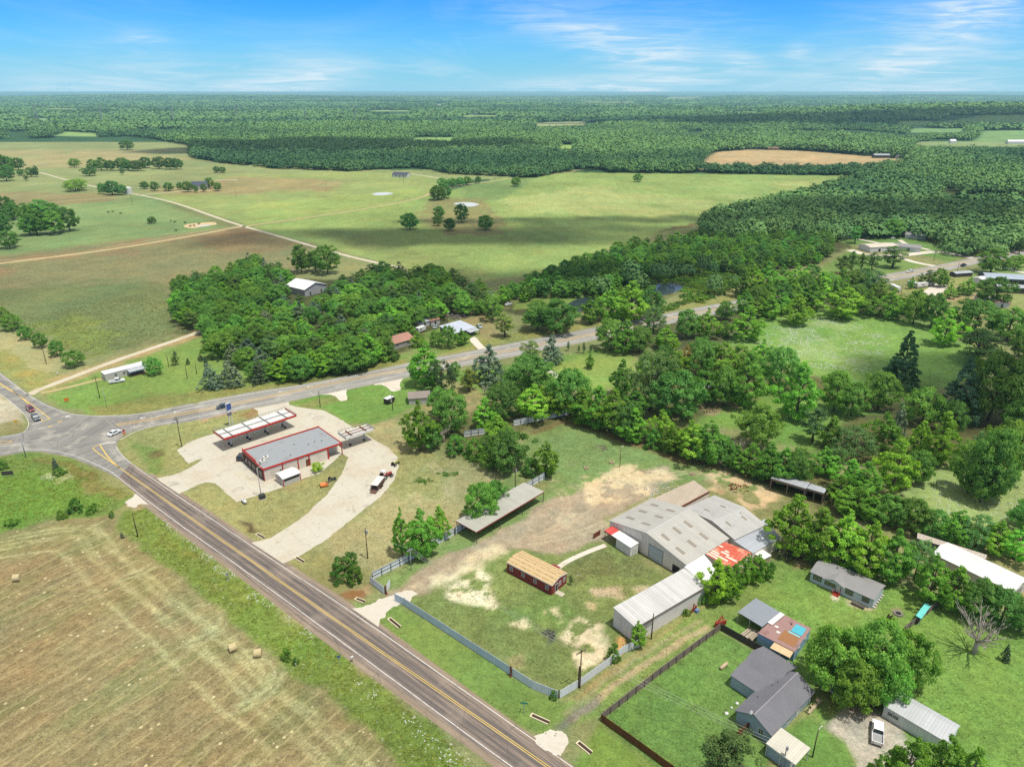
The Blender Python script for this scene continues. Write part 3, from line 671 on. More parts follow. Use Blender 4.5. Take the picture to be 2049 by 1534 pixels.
# small white flowers and chips
vo = t.add('ShaderNodeTexVoronoi', feature='F1'); vo.inputs['Scale'].default_value = .9; t.link(pos, vo.inputs['Vector'])
fl = t.math('LESS_THAN', vo.outputs['Distance'], .2)
pn = t.noise(.12, 3, .6, pos)
fl = t.math('MULTIPLY', fl, t.math('MULTIPLY', ms.outputs[0], t.ramp(pn, .35, .6)))
mp = t.add('ShaderNodeMapping'); t.link(pos, mp.inputs[0]); mp.inputs['Rotation'].default_value = (0, 0, -math.atan2(dv[1], dv[0]))
hv = mp.outputs[0]; hs_ = t.add('ShaderNodeSeparateXYZ'); t.link(hv, hs_.inputs[0])
wob = t.noise(.07, 3, .6, hv)
hn = t.noise(1.0, 4, .75, t.scalevec(hv, (.22, 1.9, 1))); hk = t.noise(1.0, 3, .6, t.scalevec(hv, (.12, .35, 1)))
ph_ = t.math('FRACT', t.math('ADD', t.math('DIVIDE', hs_.outputs[1], 3.1), t.math('MULTIPLY', wob, 1.6)))
ln2 = t.math('SUBTRACT', 1.0, t.math('MULTIPLY', t.math('ABSOLUTE', t.math('SUBTRACT', ph_, .5)), 7.0), clamp=True)
ph2 = t.math('FRACT', t.math('ADD', t.math('DIVIDE', hs_.outputs[0], 4.3), t.math('MULTIPLY', hk, 1.2)))
ln3 = t.math('SUBTRACT', 1.0, t.math('MULTIPLY', t.math('ABSOLUTE', t.math('SUBTRACT', ph2, .5)), 9.0), clamp=True)
sw = t.math('MAXIMUM', t.math('MULTIPLY', ln2, t.ramp(hn, .40, .62)), t.math('MULTIPLY', t.ramp(hn, .60, .72), .8))
sw = t.math('MAXIMUM', sw, t.math('MULTIPLY', t.math('MULTIPLY', ln3, t.ramp(n1, .5, .66)), .45))
hd = t.math('MULTIPLY', t.math('MULTIPLY', t.ramp(hn, .48, .30), ms.outputs[2]), .35)
c = t.mix(hd, c, t.mix(1.0, c, (.55, .62, .5), 'MULTIPLY'))
c = t.mix(t.math('MULTIPLY', t.math('MULTIPLY', sw, ms.outputs[2]), .64), c, S(204, 190, 138))
vb = t.add('ShaderNodeTexVoronoi', feature='F1'); vb.inputs['Scale'].default_value = .42; vb.inputs['Randomness'].default_value = 1; t.link(pos, vb.inputs['Vector'])
bits = t.math('MULTIPLY', t.math('LESS_THAN', t.math('ADD', vb.outputs['Distance'], t.math('MULTIPLY', n3, .25)), .26), t.math('MULTIPLY', ms.outputs[2], t.ramp(hk, .46, .56)))
c = t.mix(t.math('MULTIPLY', bits, .75), c, S(232, 218, 170))
c = t.mix(t.math('MULTIPLY', fl, .8), c, (.5, .5, .42))
t.bsdf(c, .95, 0, .1, bump=n1, bstr=.5, bdist=.25)
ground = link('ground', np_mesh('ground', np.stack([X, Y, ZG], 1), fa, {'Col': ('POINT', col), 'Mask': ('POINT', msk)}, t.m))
tag(ground, 'wide grassy plain of meadows, lawns, dirt yards and mown hayfield', kind='structure')
del GXX, GYY, wxn, wyn

# ------------------------------------------------------------------ roads and hard surfaces
def road_mat(name, base, dark, pale, patch=.25, bands=True):
    t = NT(name)
    uv = t.add('ShaderNodeUVMap'); sep = t.add('ShaderNodeSeparateXYZ'); t.link(uv.outputs[0], sep.inputs[0])
    gp = t.add('ShaderNodeNewGeometry'); pos = gp.outputs['Position']
    sv = t.scalevec(uv.outputs[0], (1.6, .05, 1)); st = t.noise(1.5, 4, .65, sv)
    n = t.noise(.12, 4, .6, pos); n2 = t.noise(2.6, 3, .7, pos)
    c = t.mix(t.ramp(st, .35, .68), base, dark)
    if bands:   # wheel paths: two per lane (u = metres from the left pavement edge)
        u = sep.outputs[0]
        b = None
        for p in bands:
            g = t.math('POWER', 2.718, t.math('MULTIPLY', t.math('POWER', t.math('DIVIDE', t.math('SUBTRACT', u, p), .5), 2), -1))
            b = g if b is None else t.math('ADD', b, g)
        c = t.mix(t.math('MULTIPLY', b, .8, clamp=True), c, dark)
    c = t.mix(t.math('MULTIPLY', t.ramp(n, .5, .7), patch), c, pale)
    c = t.mix(1.0, c, t.math('MULTIPLY_ADD', n2, .36, .82), 'MULTIPLY')
    # sealed cracks
    cr = t.add('ShaderNodeTexVoronoi', feature='DISTANCE_TO_EDGE'); cr.inputs['Scale'].default_value = .11; t.link(pos, cr.inputs['Vector'])
    c = t.mix(t.math('MULTIPLY', t.math('LESS_THAN', cr.outputs[0], .006), .35), c, (.03, .03, .032))
    t.bsdf(c, .85, 0, .25, bump=n2, bstr=.15, bdist=.03)
    return t.m

def resample(pts, n):
    pts = np.array(pts, float); d = np.r_[0, np.cumsum(np.hypot(*np.diff(pts, axis=0).T))]
    s = np.linspace(0, d[-1], n); return np.stack([np.interp(s, d, pts[:, i]) for i in (0, 1)], 1), s

def strip(name, left, right, z, mat, n=60, m=8, kind='structure', sm=1, world=False):
    if not world: left = [P(*q) for q in left]; right = [P(*q) for q in right]
    A, sa = resample(smooth(left, sm), n); B, sb = resample(smooth(right, sm), n)
    V = []; U = []
    for i in range(n):
        wd = np.hypot(*(B[i] - A[i]))
        for j in range(m + 1):
            t = j / m; p = A[i] * (1 - t) + B[i] * t
            V.append((p[0], p[1], z)); U.append((wd * t, (sa[i] + sb[i]) / 2))
    Fq = np.array([(i * (m + 1) + j, i * (m + 1) + j + 1, (i + 1) * (m + 1) + j + 1, (i + 1) * (m + 1) + j) for i in range(n - 1) for j in range(m)])
    me = np_mesh(name, np.array(V), Fq[:, ::-1] if False else Fq, None, mat)
    uvl = me.uv_layers.new(name='UVMap'); vi = np.empty(len(me.loops), np.int32); me.loops.foreach_get('vertex_index', vi)
    uvl.data.foreach_set('uv', np.array(U, np.float32)[vi].ravel())
    bm = bmesh.new(); bm.from_mesh(me)
    if bm.faces and sum(f.normal.z for f in bm.faces) < 0: bmesh.ops.reverse_faces(bm, faces=bm.faces)
    bm.to_mesh(me); bm.free()
    o = link(name, me)
    if kind: tag(o, kind=kind)
    return o

def sheet(name, poly, z, mat, kind='structure', sm=1, world=False, rough=0):
    """flat polygon on the ground"""
    pts = poly if world else [P(*q) for q in poly]
    pts = [np.array(p, float) for p in pts]
    for _ in range(sm):
        q = []
        for a, b in zip(pts, pts[1:] + pts[:1]): q += [a * .82 + b * .18, a * .18 + b * .82]
        pts = q
    if rough:   # crumbled, grown-over edge
        q = []
        for a, b_ in zip(pts, pts[1:] + pts[:1]):
            n_ = max(1, int(np.hypot(*(b_ - a)) / .55)); q += [a + (b_ - a) * k / n_ for k in range(n_)]
        q = np.array(q); pts = list(q + np.stack([fbm(q[:, 0] / 1.7, q[:, 1] / 1.7, 301, 3) - .5, fbm(q[:, 0] / 1.7, q[:, 1] / 1.7, 302, 3) - .5], 1) * 2 * rough)
    bm = bmesh.new(); vs_ = [bm.verts.new((p[0], p[1], z)) for p in pts]
    es = [bm.edges.new((vs_[i], vs_[(i + 1) % len(vs_)])) for i in range(len(vs_))]
    bmesh.ops.triangle_fill(bm, edges=es, use_beauty=True)
    for f in bm.faces:
        if f.normal.z < 0: f.normal_flip()
    me = bpy.data.meshes.new(name); bm.to_mesh(me); bm.free(); me.materials.append(mat)
    me.uv_layers.new(name='UVMap')
    o = link(name, me)
    if kind: tag(o, kind=kind)
    return o

ASPH = road_mat('asphalt_highway', S(180, 176, 168), S(142, 139, 135), S(206, 200, 188), .5, (3.4, 5.2, 10.8, 12.6))
ASPF = road_mat('asphalt_farm_road', S(164, 146, 131), S(102, 96, 94), S(176, 158, 143), .35, (2.2, 3.6, 5.6, 7.0))
ASPX = road_mat('asphalt_crossing', S(162, 158, 151), S(128, 126, 122), S(196, 190, 176), .75, None)

def concrete_mat(name, col, joint=4.5, ang=R(-50), stain=(.30, .24, .18), rust=.35):
    t = NT(name)
    gp = t.add('ShaderNodeNewGeometry'); pos = gp.outputs['Position']
    mp = t.add('ShaderNodeMapping'); t.link(pos, mp.inputs[0]); mp.inputs['Rotation'].default_value = (0, 0, -ang)
    sep = t.add('ShaderNodeSeparateXYZ'); t.link(mp.outputs[0], sep.inputs[0])
    ja = t.math('LESS_THAN', t.math('FRACT', t.math('DIVIDE', sep.outputs[0], joint)), .022)
    jb = t.math('LESS_THAN', t.math('FRACT', t.math('DIVIDE', sep.outputs[1], joint)), .022)
    n = t.noise(.09, 5, .6, pos); n2 = t.noise(1.1, 4, .7, pos); n3 = t.noise(.28, 4, .7, pos, 1.0)
    c = t.mix(t.math('MULTIPLY', t.ramp(n, .42, .68), rust), col, tuple(a * b for a, b in zip(col, (.86, .74, .62))))
    c = t.mix(t.math('MULTIPLY', t.ramp(n3, .55, .72), .55), c, stain)
    c = t.mix(1.0, c, t.math('MULTIPLY_ADD', n2, .3, .85), 'MULTIPLY')
    c = t.mix(t.math('MULTIPLY', t.math('MAXIMUM', ja, jb), .28), c, (.16, .13, .1))
    t.bsdf(c, .85, 0, .25); return t.m
CONC = concrete_mat('lot_concrete', S(214, 207, 190), stain=(.22, .20, .16), rust=.45)
CONC_W = concrete_mat('drive_concrete', S(232, 222, 208), 7)
GRAV_W = concrete_mat('white_gravel', S(244, 236, 220), 9999, 0, (.55, .48, .4), .12)

# FM road (lower left to right), highway, crossing and the road to the upper left
strip('farm_road', [(236, 957), (325, 1032), (500, 1160), (647, 1271), (881, 1440), (1011, 1534), (1110, 1606)], [(262, 926), (355, 985), (569, 1130), (705, 1214), (999, 1434), (1136, 1534), (1232, 1606)], .03, ASPF, 120, 10, sm=1)
HU = [(398, 804), (513, 782), (613, 768), (720, 747), (826, 724), (900, 710), (1048, 682), (1206, 652), (1290, 636), (1385, 617), (1478, 600), (1600, 575), (1700, 559), (1772, 549), (1887, 529), (1947, 516), (2010, 503), (2120, 482)]
HL = [(398, 841), (450, 826), (580, 803), (650, 788), (763, 766), (841, 750), (920, 733), (1038, 712), (1196, 679), (1292, 658), (1385, 639), (1480, 619), (1606, 592), (1706, 574), (1800, 560), (1862, 548), (1927, 535), (1965, 525), (2080, 506)]
strip('highway', HU, HL, .025, ASPH, 140, 10, sm=1)
sheet('crossing', [(-80, 690), (0, 745), (25, 764), (62, 792), (100, 812), (140, 827), (185, 832), (275, 829), (404, 802.5), (404, 840), (313, 852), (266, 862), (242, 874), (232, 888), (242, 908), (266, 928), (240, 960), (223, 950), (200, 938), (140, 914), (68, 901), (0, 912), (-80, 920), (-80, 884), (0, 873), (45, 866), (62, 852), (54, 832), (25, 805), (0, 787), (-80, 735)], .02, ASPX, sm=1)
SHO = road_mat('gravel_shoulder', S(186, 160, 134), S(160, 136, 112), S(206, 184, 158), .6, None)

def edge_strip(name, pts, width, z, mat, offset=0, n=60, sm=1, kind='structure'):
    A = [np.array(P(*q)) for q in pts]; A = smooth(A, sm); A, _ = resample(A, n)
    T = np.gradient(A, axis=0); T /= np.hypot(T[:, 0], T[:, 1])[:, None]; N = np.stack([-T[:, 1], T[:, 0]], 1)
    return strip(name, list(A + N * (offset - width / 2)), list(A + N * (offset + width / 2)), z, mat, n, 2, kind, 0, True)

def worn(name, col, under, amt=.35):
    t = NT(name); gp = t.add('ShaderNodeNewGeometry'); n = t.noise(1.3, 4, .7, gp.outputs['Position'])
    t.bsdf(t.mix(t.math('MULTIPLY', t.ramp(n, .5, .68), amt), col, under), .7); return t.m
WHITE = worn('white_road_paint', S(236, 232, 226), S(150, 145, 145), .6)
YEL = worn('yellow_road_paint', S(240, 206, 104), S(170, 158, 130), .35)
YELH = worn('faded_yellow_paint', S(244, 198, 96), S(200, 176, 130), .35)
# farm road lines
FR = [(263, 930), (355, 993), (569, 1135), (969, 1408), (1100, 1500), (1250, 1606)]
edge_strip('road_line', [(223, 944), (325, 1025), (500, 1148), (896, 1440), (1000, 1516), (1120, 1602)], .16, .045, WHITE, 0, 90)
edge_strip('road_line', [(231, 892), (243, 910), (263, 928), (355, 992), (569, 1136), (705, 1224), (969, 1410), (1110, 1509), (1230, 1594)], .16, .045, WHITE, 0, 90)
YC = [(240, 936), (270, 957), (345, 1010), (500, 1120), (729, 1280), (958, 1437), (1066, 1512), (1180, 1592)]
edge_strip('centre_line', YC, .13, .045, YEL, .2, 90); edge_strip('centre_line', YC, .13, .045, YEL, -.2, 90)
BRSH = road_mat('brown_shoulder', S(164, 147, 127), S(144, 126, 108), S(180, 163, 142), .5, None)
edge_strip('gravel_shoulder', [(280, 1000), (325, 1034), (500, 1163), (647, 1275), (881, 1445), (1011, 1541), (1100, 1606)], 1.5, .012, BRSH, 0, 80)
edge_strip('gravel_shoulder', [(300, 948), (355, 983), (569, 1127), (705, 1211), (999, 1430), (1136, 1530), (1238, 1606)], 1.2, .012, BRSH, 0, 80)
edge_strip('centre_line', [(185, 896), (192, 903), (212, 917), (240, 936)], .3, .045, YEL, 0, 20)
edge_strip('centre_line', [(200, 890), (207, 901), (218, 917), (240, 936)], .35, .045, YEL, 0, 20)
edge_strip('centre_line', [(185, 896), (200, 889)], .3, .045, YEL, 0, 8)
edge_strip('stop_line', [(200, 889), (231, 884)], .6, .045, WHITE, 0, 8)
# highway lines
edge_strip('road_line', [(185, 832), (275, 831), (400, 806), (513, 786), (613, 771), (826, 728), (1048, 686), (1206, 656), (1385, 621), (1600, 579), (1772, 552), (1950, 518), (2100, 489)], .28, .045, WHITE, 0, 120)
edge_strip('road_line', [(240, 880), (268, 864), (313, 849), (400, 833), (513, 808), (650, 781), (841, 743), (1040, 704), (1196, 674), (1385, 634), (1600, 588), (1800, 556), (1960, 523), (2080, 500)], .28, .045, WHITE, 0, 120)
edge_strip('road_line', [(300, 836), (400, 812), (513, 791.5), (613, 774.5), (720, 753)], .22, .045, WHITE, 0, 40)
edge_strip('centre_line', [(231, 849), (338, 831), (511, 798), (625, 772.5), (720, 753.5), (836, 733.5), (910, 719), (1043, 695), (1203, 664), (1385, 627), (1600, 583), (1790, 553.5), (1955, 519), (2080, 495)], .36, .045, YELH, 0, 110)
edge_strip('centre_line', [(235, 851.5), (338, 835), (511, 801.5), (625, 776), (720, 757), (836, 737), (910, 722.5), (1043, 698), (1203, 667), (1385, 629.5), (1600, 584.5), (1790, 555), (1955, 520), (2080, 496)], .36, .045, YELH, 0, 110)
edge_strip('centre_line', [(-40, 882), (0, 883.5), (20, 882), (26, 884), (18, 887), (0, 889), (-40, 892)], .25, .045, YELH, 0, 30)
edge_strip('road_line', [(-60, 914), (0, 907), (68, 896), (140, 907), (200, 932), (223, 944)], .18, .045, WHITE, 0, 50)
edge_strip('road_line', [(-60, 897), (0, 893), (60, 888), (110, 884)], .14, .045, WHITE, 0, 20)
edge_strip('road_line', [(-60, 878), (0, 876), (45, 868), (60, 851), (52, 831), (25, 806), (0, 788), (-60, 750)], .18, .045, WHITE, 0, 40)
edge_strip('road_line', [(-60, 703), (0, 748), (25, 767), (62, 795), (100, 815), (140, 829), (185, 832)], .18, .045, WHITE, 0, 50)
edge_strip('centre_line', [(-50, 733), (0, 766), (36, 790), (58, 808), (74, 828), (85, 842)], .28, .045, YEL, 0, 30)
edge_strip('centre_line', [(-50, 736), (0, 769.5), (38, 791), (62, 808), (82, 823), (100, 838)], .28, .045, YEL, 0, 30)
edge_strip('stop_line', [(85, 843), (100, 838)], .4, .045, YEL, 0, 8)
edge_strip('stop_line', [(64, 850), (85, 843)], .45, .045, WHITE, 0, 8)
for (u, v) in ((134, 833),):
    edge_strip('road_patch', [(u - 3, v + 2), (u + 5, v - 1)], .9, .045, WHITE, 0, 6)
for (u, v) in ((100, 853), (119, 843)):
    edge_strip('road_patch', [(u - 4, v + 1), (u + 5, v - 1)], .7, .045, YEL, 0, 6)
def arrow(u, v, u2, v2):
    a = np.array(P(u, v)); b = np.array(P(u2, v2)); d = (b - a) / np.hypot(*(b - a)); n = np.array([-d[1], d[0]]); L = np.hypot(*(b - a))
    pts = [a - n * .22, a + d * L * .55 - n * .22, a + d * L * .55 - n * .8, b, a + d * L * .55 + n * .8, a + d * L * .55 + n * .22, a + n * .22]
    sheet('turn_arrow', pts, .046, WHITE, 'structure', 0, True)
arrow(291, 835, 279, 837); arrow(358, 822.5, 345, 825); arrow(568, 782, 556, 784.5); arrow(626, 771.5, 612, 774.5)

# concrete lot of the filling station
LOT = [(353, 901), (376, 885.5), (400, 876), (430, 867), (518, 833), (516, 822), (506, 817), (545, 810), (577, 803.5), (580, 810), (600, 815), (648, 821), (676, 836), (702, 852), (748, 879), (776, 895), (794, 912), (798, 933), (789, 960), (760, 995), (733, 1015), (647, 1084), (622, 1098), (600, 1112), (562, 1130), (530, 1109), (497, 1087), (520, 1082), (542, 1076), (608, 1033), (655, 988), (684, 948), (697, 915), (685, 907), (640, 947), (604, 958), (562, 976), (473, 1004), (452, 986), (432, 967), (412, 965), (396, 970), (356, 989), (334, 972), (312, 957), (350, 949), (378, 937), (406, 919), (400, 918), (377, 927)]
sheet('concrete_lot', LOT, .022, CONC, sm=0, rough=.35)
sheet('concrete_drive', [(263, 861), (300, 852), (400, 834), (478, 816), (470, 826), (430, 836), (380, 842), (310, 852)], .018, SHO, sm=1)
# other drives and paths
def path_px(name, pts, width, mat, z=.02, n=50, sm=2, kind='structure'): return edge_strip(name, pts, width, z, mat, 0, n, sm, kind)
sheet('gate_drive', [(676, 1211), (705, 1216), (743, 1205), (793, 1188), (812, 1180), (823, 1179), (834, 1189), (820, 1202), (800, 1206), (779, 1220), (764, 1236), (762, 1252), (766, 1264)], .022, GRAV_W, sm=1, rough=1.1)
sheet('house_drive', [(1062, 1470), (1090, 1462), (1108, 1458), (1130, 1462), (1136, 1480), (1128, 1498), (1120, 1520)], .022, GRAV_W, sm=1, rough=1.1)
sheet('field_drive', [(250, 1005), (268, 988), (274, 987), (300, 1012), (282, 1008), (268, 1014), (256, 1013)], .022, GRAV_W, sm=1, rough=1.1)
GW = concrete_mat('pale_gravel_path', S(216, 206, 182), 9999, 0, (.34, .3, .22), .5)
GB = concrete_mat('sandy_track', S(198, 180, 132), 9999, 0, (.34, .28, .18), .5)
path_px('gravel_path', [(60, 790), (70, 782), (90, 775), (150, 752), (240, 718), (330, 688), (400, 664), (430, 650)], 3.4, GW)
path_px('gravel_path', [(82, 786), (120, 779), (170, 766), (230, 752)], 2.2, GB, .021)
path_px('gravel_path', [(80, 345), (150, 365), (230, 382), (280, 390), (350, 405), (430, 434), (480, 451), (560, 473), (650, 500), (730, 521), (800, 535)], 3.6, GW)
path_px('gravel_path', [(490, 453), (560, 443), (660, 429), (760, 413), (845, 396), (862, 386)], 3.8, GB)
path_px('gravel_path', [(862, 386), (900, 373), (960, 366), (1020, 357), (1080, 352), (1150, 341), (1190, 338)], 5, GB)
path_px('gravel_path', [(-80, 538), (0, 527), (200, 503), (380, 473), (470, 455), (490, 453)], 5.5, GB)
path_px('gravel_path', [(-60, 516), (0, 522), (100, 515), (250, 490), (400, 463), (480, 452)], 1.0, GB, .021)
path_px('gravel_path', [(280, 390), (330, 386), (370, 382), (420, 381)], 3, GW)
path_px('gravel_path', [(820, 348), (850, 352), (900, 360)], 4, GW); path_px('gravel_path', [(430, 361), (475, 360)], 6, GW)
path_px('gravel_path', [(100, 405), (180, 398), (260, 394)], 3, GB)
path_px('garden_path', [(1110, 1142), (1125, 1128), (1150, 1115), (1185, 1100), (1212, 1090)], 1.5, CONC_W, .024)
path_px('gravel_path', [(430, 650), (470, 645), (505, 638), (525, 627), (530, 610), (520, 595)], 4.2, GW)
for q in ([(640, 790), (662, 778), (700, 770), (692, 784), (696, 800), (681, 803), (672, 793), (660, 789)], [(745, 771), (765, 760), (810, 752), (799, 768), (803, 780), (784, 784), (774, 774), (762, 769)]):
    sheet('driveway_stub', q, .022, CONC_W, sm=1)
sheet('house_drive', [(938, 680), (950, 672), (965, 690), (985, 706), (972, 712), (958, 700)], .022, CONC_W, sm=1)
path_px('house_drive', [(1100, 742), (1108, 747), (1118, 755)], 2.6, CONC_W)
for pts, wd in (([(1700, 500), (1740, 512), (1800, 512), (1850, 505), (1880, 503), (1950, 517)], 7), ([(1800, 515), (1830, 525), (1875, 533)], 5), ([(1650, 469), (1700, 474), (1760, 487), (1810, 496)], 4), ([(1800, 480), (1815, 490), (1860, 500)], 4), ([(2005, 535), (2060, 548)], 5), ([(1850, 590), (1875, 580), (1880, 568)], 9)):
    path_px('house_drive', pts, wd, CONC_W)
# filling-station pad markings
for i in range(6):
    a = (470 + i * 7.5, 947 + i * 5.2); edge_strip('parking_line', [a, (a[0] - 13 + 30, a[1] + 4 - 8 + 3)], .12, .036, YEL, 0, 6)
# water
def water_mat(name, col, rough=.05):
    t = NT(name); gp = t.add('ShaderNodeNewGeometry'); n = t.noise(.6, 3, .6, gp.outputs['Position'])
    t.bsdf(col, rough, 0, .6, bump=n, bstr=.05, bdist=.1); return t.m
WAT = water_mat('pond_water', (.03, .045, .05), .1); WATP = water_mat('pale_reflection_water', (.42, .44, .44), .55); WATM = water_mat('muddy_water', S(150, 110, 70), .2)  # far ponds: reflected horizon haze painted in as pale grey
sheet('pond_water', [(1130, 612), (1150, 600), (1180, 592), (1205, 597), (1200, 612), (1160, 624), (1140, 622)], .03, WAT)
sheet('pond_water', [(1300, 574), (1320, 567), (1350, 566), (1372, 574), (1350, 585), (1322, 592), (1308, 584)], .03, WAT)
sheet('pond_water', [(742, 388.5), (755, 385), (775, 384.5), (790, 387), (770, 391), (752, 391)], .05, WATP)
sheet('pond_water', [(905, 407), (925, 404.5), (945, 405), (961, 409), (945, 414), (925, 413)], .05, WATP)
SANDM = concrete_mat('bank_sand', S(222, 196, 150), 9999, 0)
sheet('sand_bank', [(366, 454), (372, 449), (400, 446), (430, 444), (435, 449), (410, 453), (385, 457)], .03, SANDM)
sheet('pond_water', [(385, 453), (410, 450), (425, 450), (410, 453.5)], .05, WATP)
sheet('puddle', [(685, 1192), (702, 1183), (728, 1182), (733, 1190), (708, 1199)], .02, WATM, rough=.7)
# ------------------------------------------------------------------ trees
def leaf_mat(name, base, tip, rough=.6, trans=.5):
    t = NT(name)
    oi = t.add('ShaderNodeObjectInfo'); at = t.add('ShaderNodeAttribute', attribute_name='Tone')
    ts = t.add('ShaderNodeSeparateColor'); t.link(at.outputs['Color'], ts.inputs[0])
    c = t.mix(ts.outputs[0], base, tip)
    c = t.mix(1.0, c, oi.outputs['Color'], 'MULTIPLY')
    c = t.mix(1.0, c, t.math('MULTIPLY_ADD', oi.outputs['Random'], .3, .85), 'MULTIPLY')
    b = t.add('ShaderNodeBsdfPrincipled'); t.link(c, b.inputs['Base Color']); b.inputs['Roughness'].default_value = rough; b.inputs['Specular IOR Level'].default_value = .2
    tr = t.add('ShaderNodeBsdfTranslucent'); t.link(t.mix(1.0, c, (1.25, 1.2, .5), 'MULTIPLY'), tr.inputs[0])
    m = t.add('ShaderNodeMixShader'); m.inputs[0].default_value = trans
    t.link(b.outputs[0], m.inputs[1]); t.link(tr.outputs[0], m.inputs[2]); t.link(m.outputs[0], t.out.inputs[0])
    return t.m
BARK = paint('bark', (.12, .095, .07), .9, .3, 1.5); DEADM = paint('dead_wood', (.34, .30, .26), .9, .25, 1.5)
LEAF = {'oak': leaf_mat('oak_leaves', (.118, .250, .046), (.262, .455, .090)),
        'decid': leaf_mat('bright_leaves', (.150, .320, .036), (.335, .580, .074), .55, .52),
        'cedar': leaf_mat('cedar_needles', (.085, .130, .075), (.26, .32, .21), .8, .25),
        'pine': leaf_mat('pine_needles', (.070, .135, .036), (.165, .255, .066), .7, .3),
        'willow': leaf_mat('pale_leaves', (.105, .215, .062), (.24, .38, .145), .6, .5),
        'bush': leaf_mat('bush_leaves', (.085, .205, .028), (.22, .40, .064), .6, .5)}

def clump_leaves(rs, C, r, n, size, ctr, up=.35, flat=.75, droop=0.):
    """n leaf sprays on the outer half of each clump. C: clump centres, ctr: crown axis point used for 'outwards'"""
    m = len(C); N = m * n
    cc = np.repeat(C, n, 0); rr = np.repeat(r, n)
    d = rs.normal(size=(N, 3)); d[:, 2] = np.abs(d[:, 2]) * .9 - .25
    d /= np.linalg.norm(d, axis=1)[:, None]
    p = cc + d * (rr * rs.uniform(.45, 1.12, N))[:, None] * np.array([1, 1, flat])
    o = cc - ctr; o[:, 2] *= .6; o /= np.linalg.norm(o, axis=1)[:, None] + 1e-6
    nrm = d * .75 + o * .35 + np.array([0, 0, up]) + rs.normal(size=(N, 3)) * .34
    nrm /= np.linalg.norm(nrm, axis=1)[:, None]
    a = np.cross(nrm, rs.normal(size=(N, 3))); a /= np.linalg.norm(a, axis=1)[:, None]; b = np.cross(nrm, a)
    s = (size * rs.uniform(.65, 1.35, N))[:, None]
    a *= s * .5; b *= s * .5 * rs.uniform(.5, .9, N)[:, None]
    bend = nrm * s * rs.uniform(-.12, .2, N)[:, None]
    V = np.stack([p + a, p + b * 1.1 - bend, p - a * .9, p - b - bend], 1).reshape(-1, 3)
    Fq = np.arange(N * 4).reshape(-1, 4)
    tone = np.clip(np.repeat(rs.uniform(.0, .75, m), n) + rs.normal(size=N) * .2 + (d[:, 2]) * .12, 0, 1)
    return V, Fq, np.repeat(tone, 4)

def limbs(rs, h, base_r, spread, n, start=.18, top=.75, lean=0):
    mb = MB()
    mb.tube([(0, 0, -.2), (0.04 * h * rs.normal() * .3, 0.02 * h * rs.normal(), h * .3), (rs.normal() * .03 * h, rs.normal() * .03 * h, h * top)], [base_r * 1.25, base_r * .8, base_r * .22], 7)
    for i in range(n):
        z = h * rs.uniform(start, top * .75); a = 2 * math.pi * (i + rs.uniform(0, .7)) / n; L = spread * rs.uniform(.55, .95)
        e = (math.cos(a) * L, math.sin(a) * L, z + h * rs.uniform(.12, .3))
        mb.tube([(0, 0, z), (e[0] * .45, e[1] * .45, z + (e[2] - z) * .65), e], [base_r * .5, base_r * .3, base_r * .08], 5)
    return mb

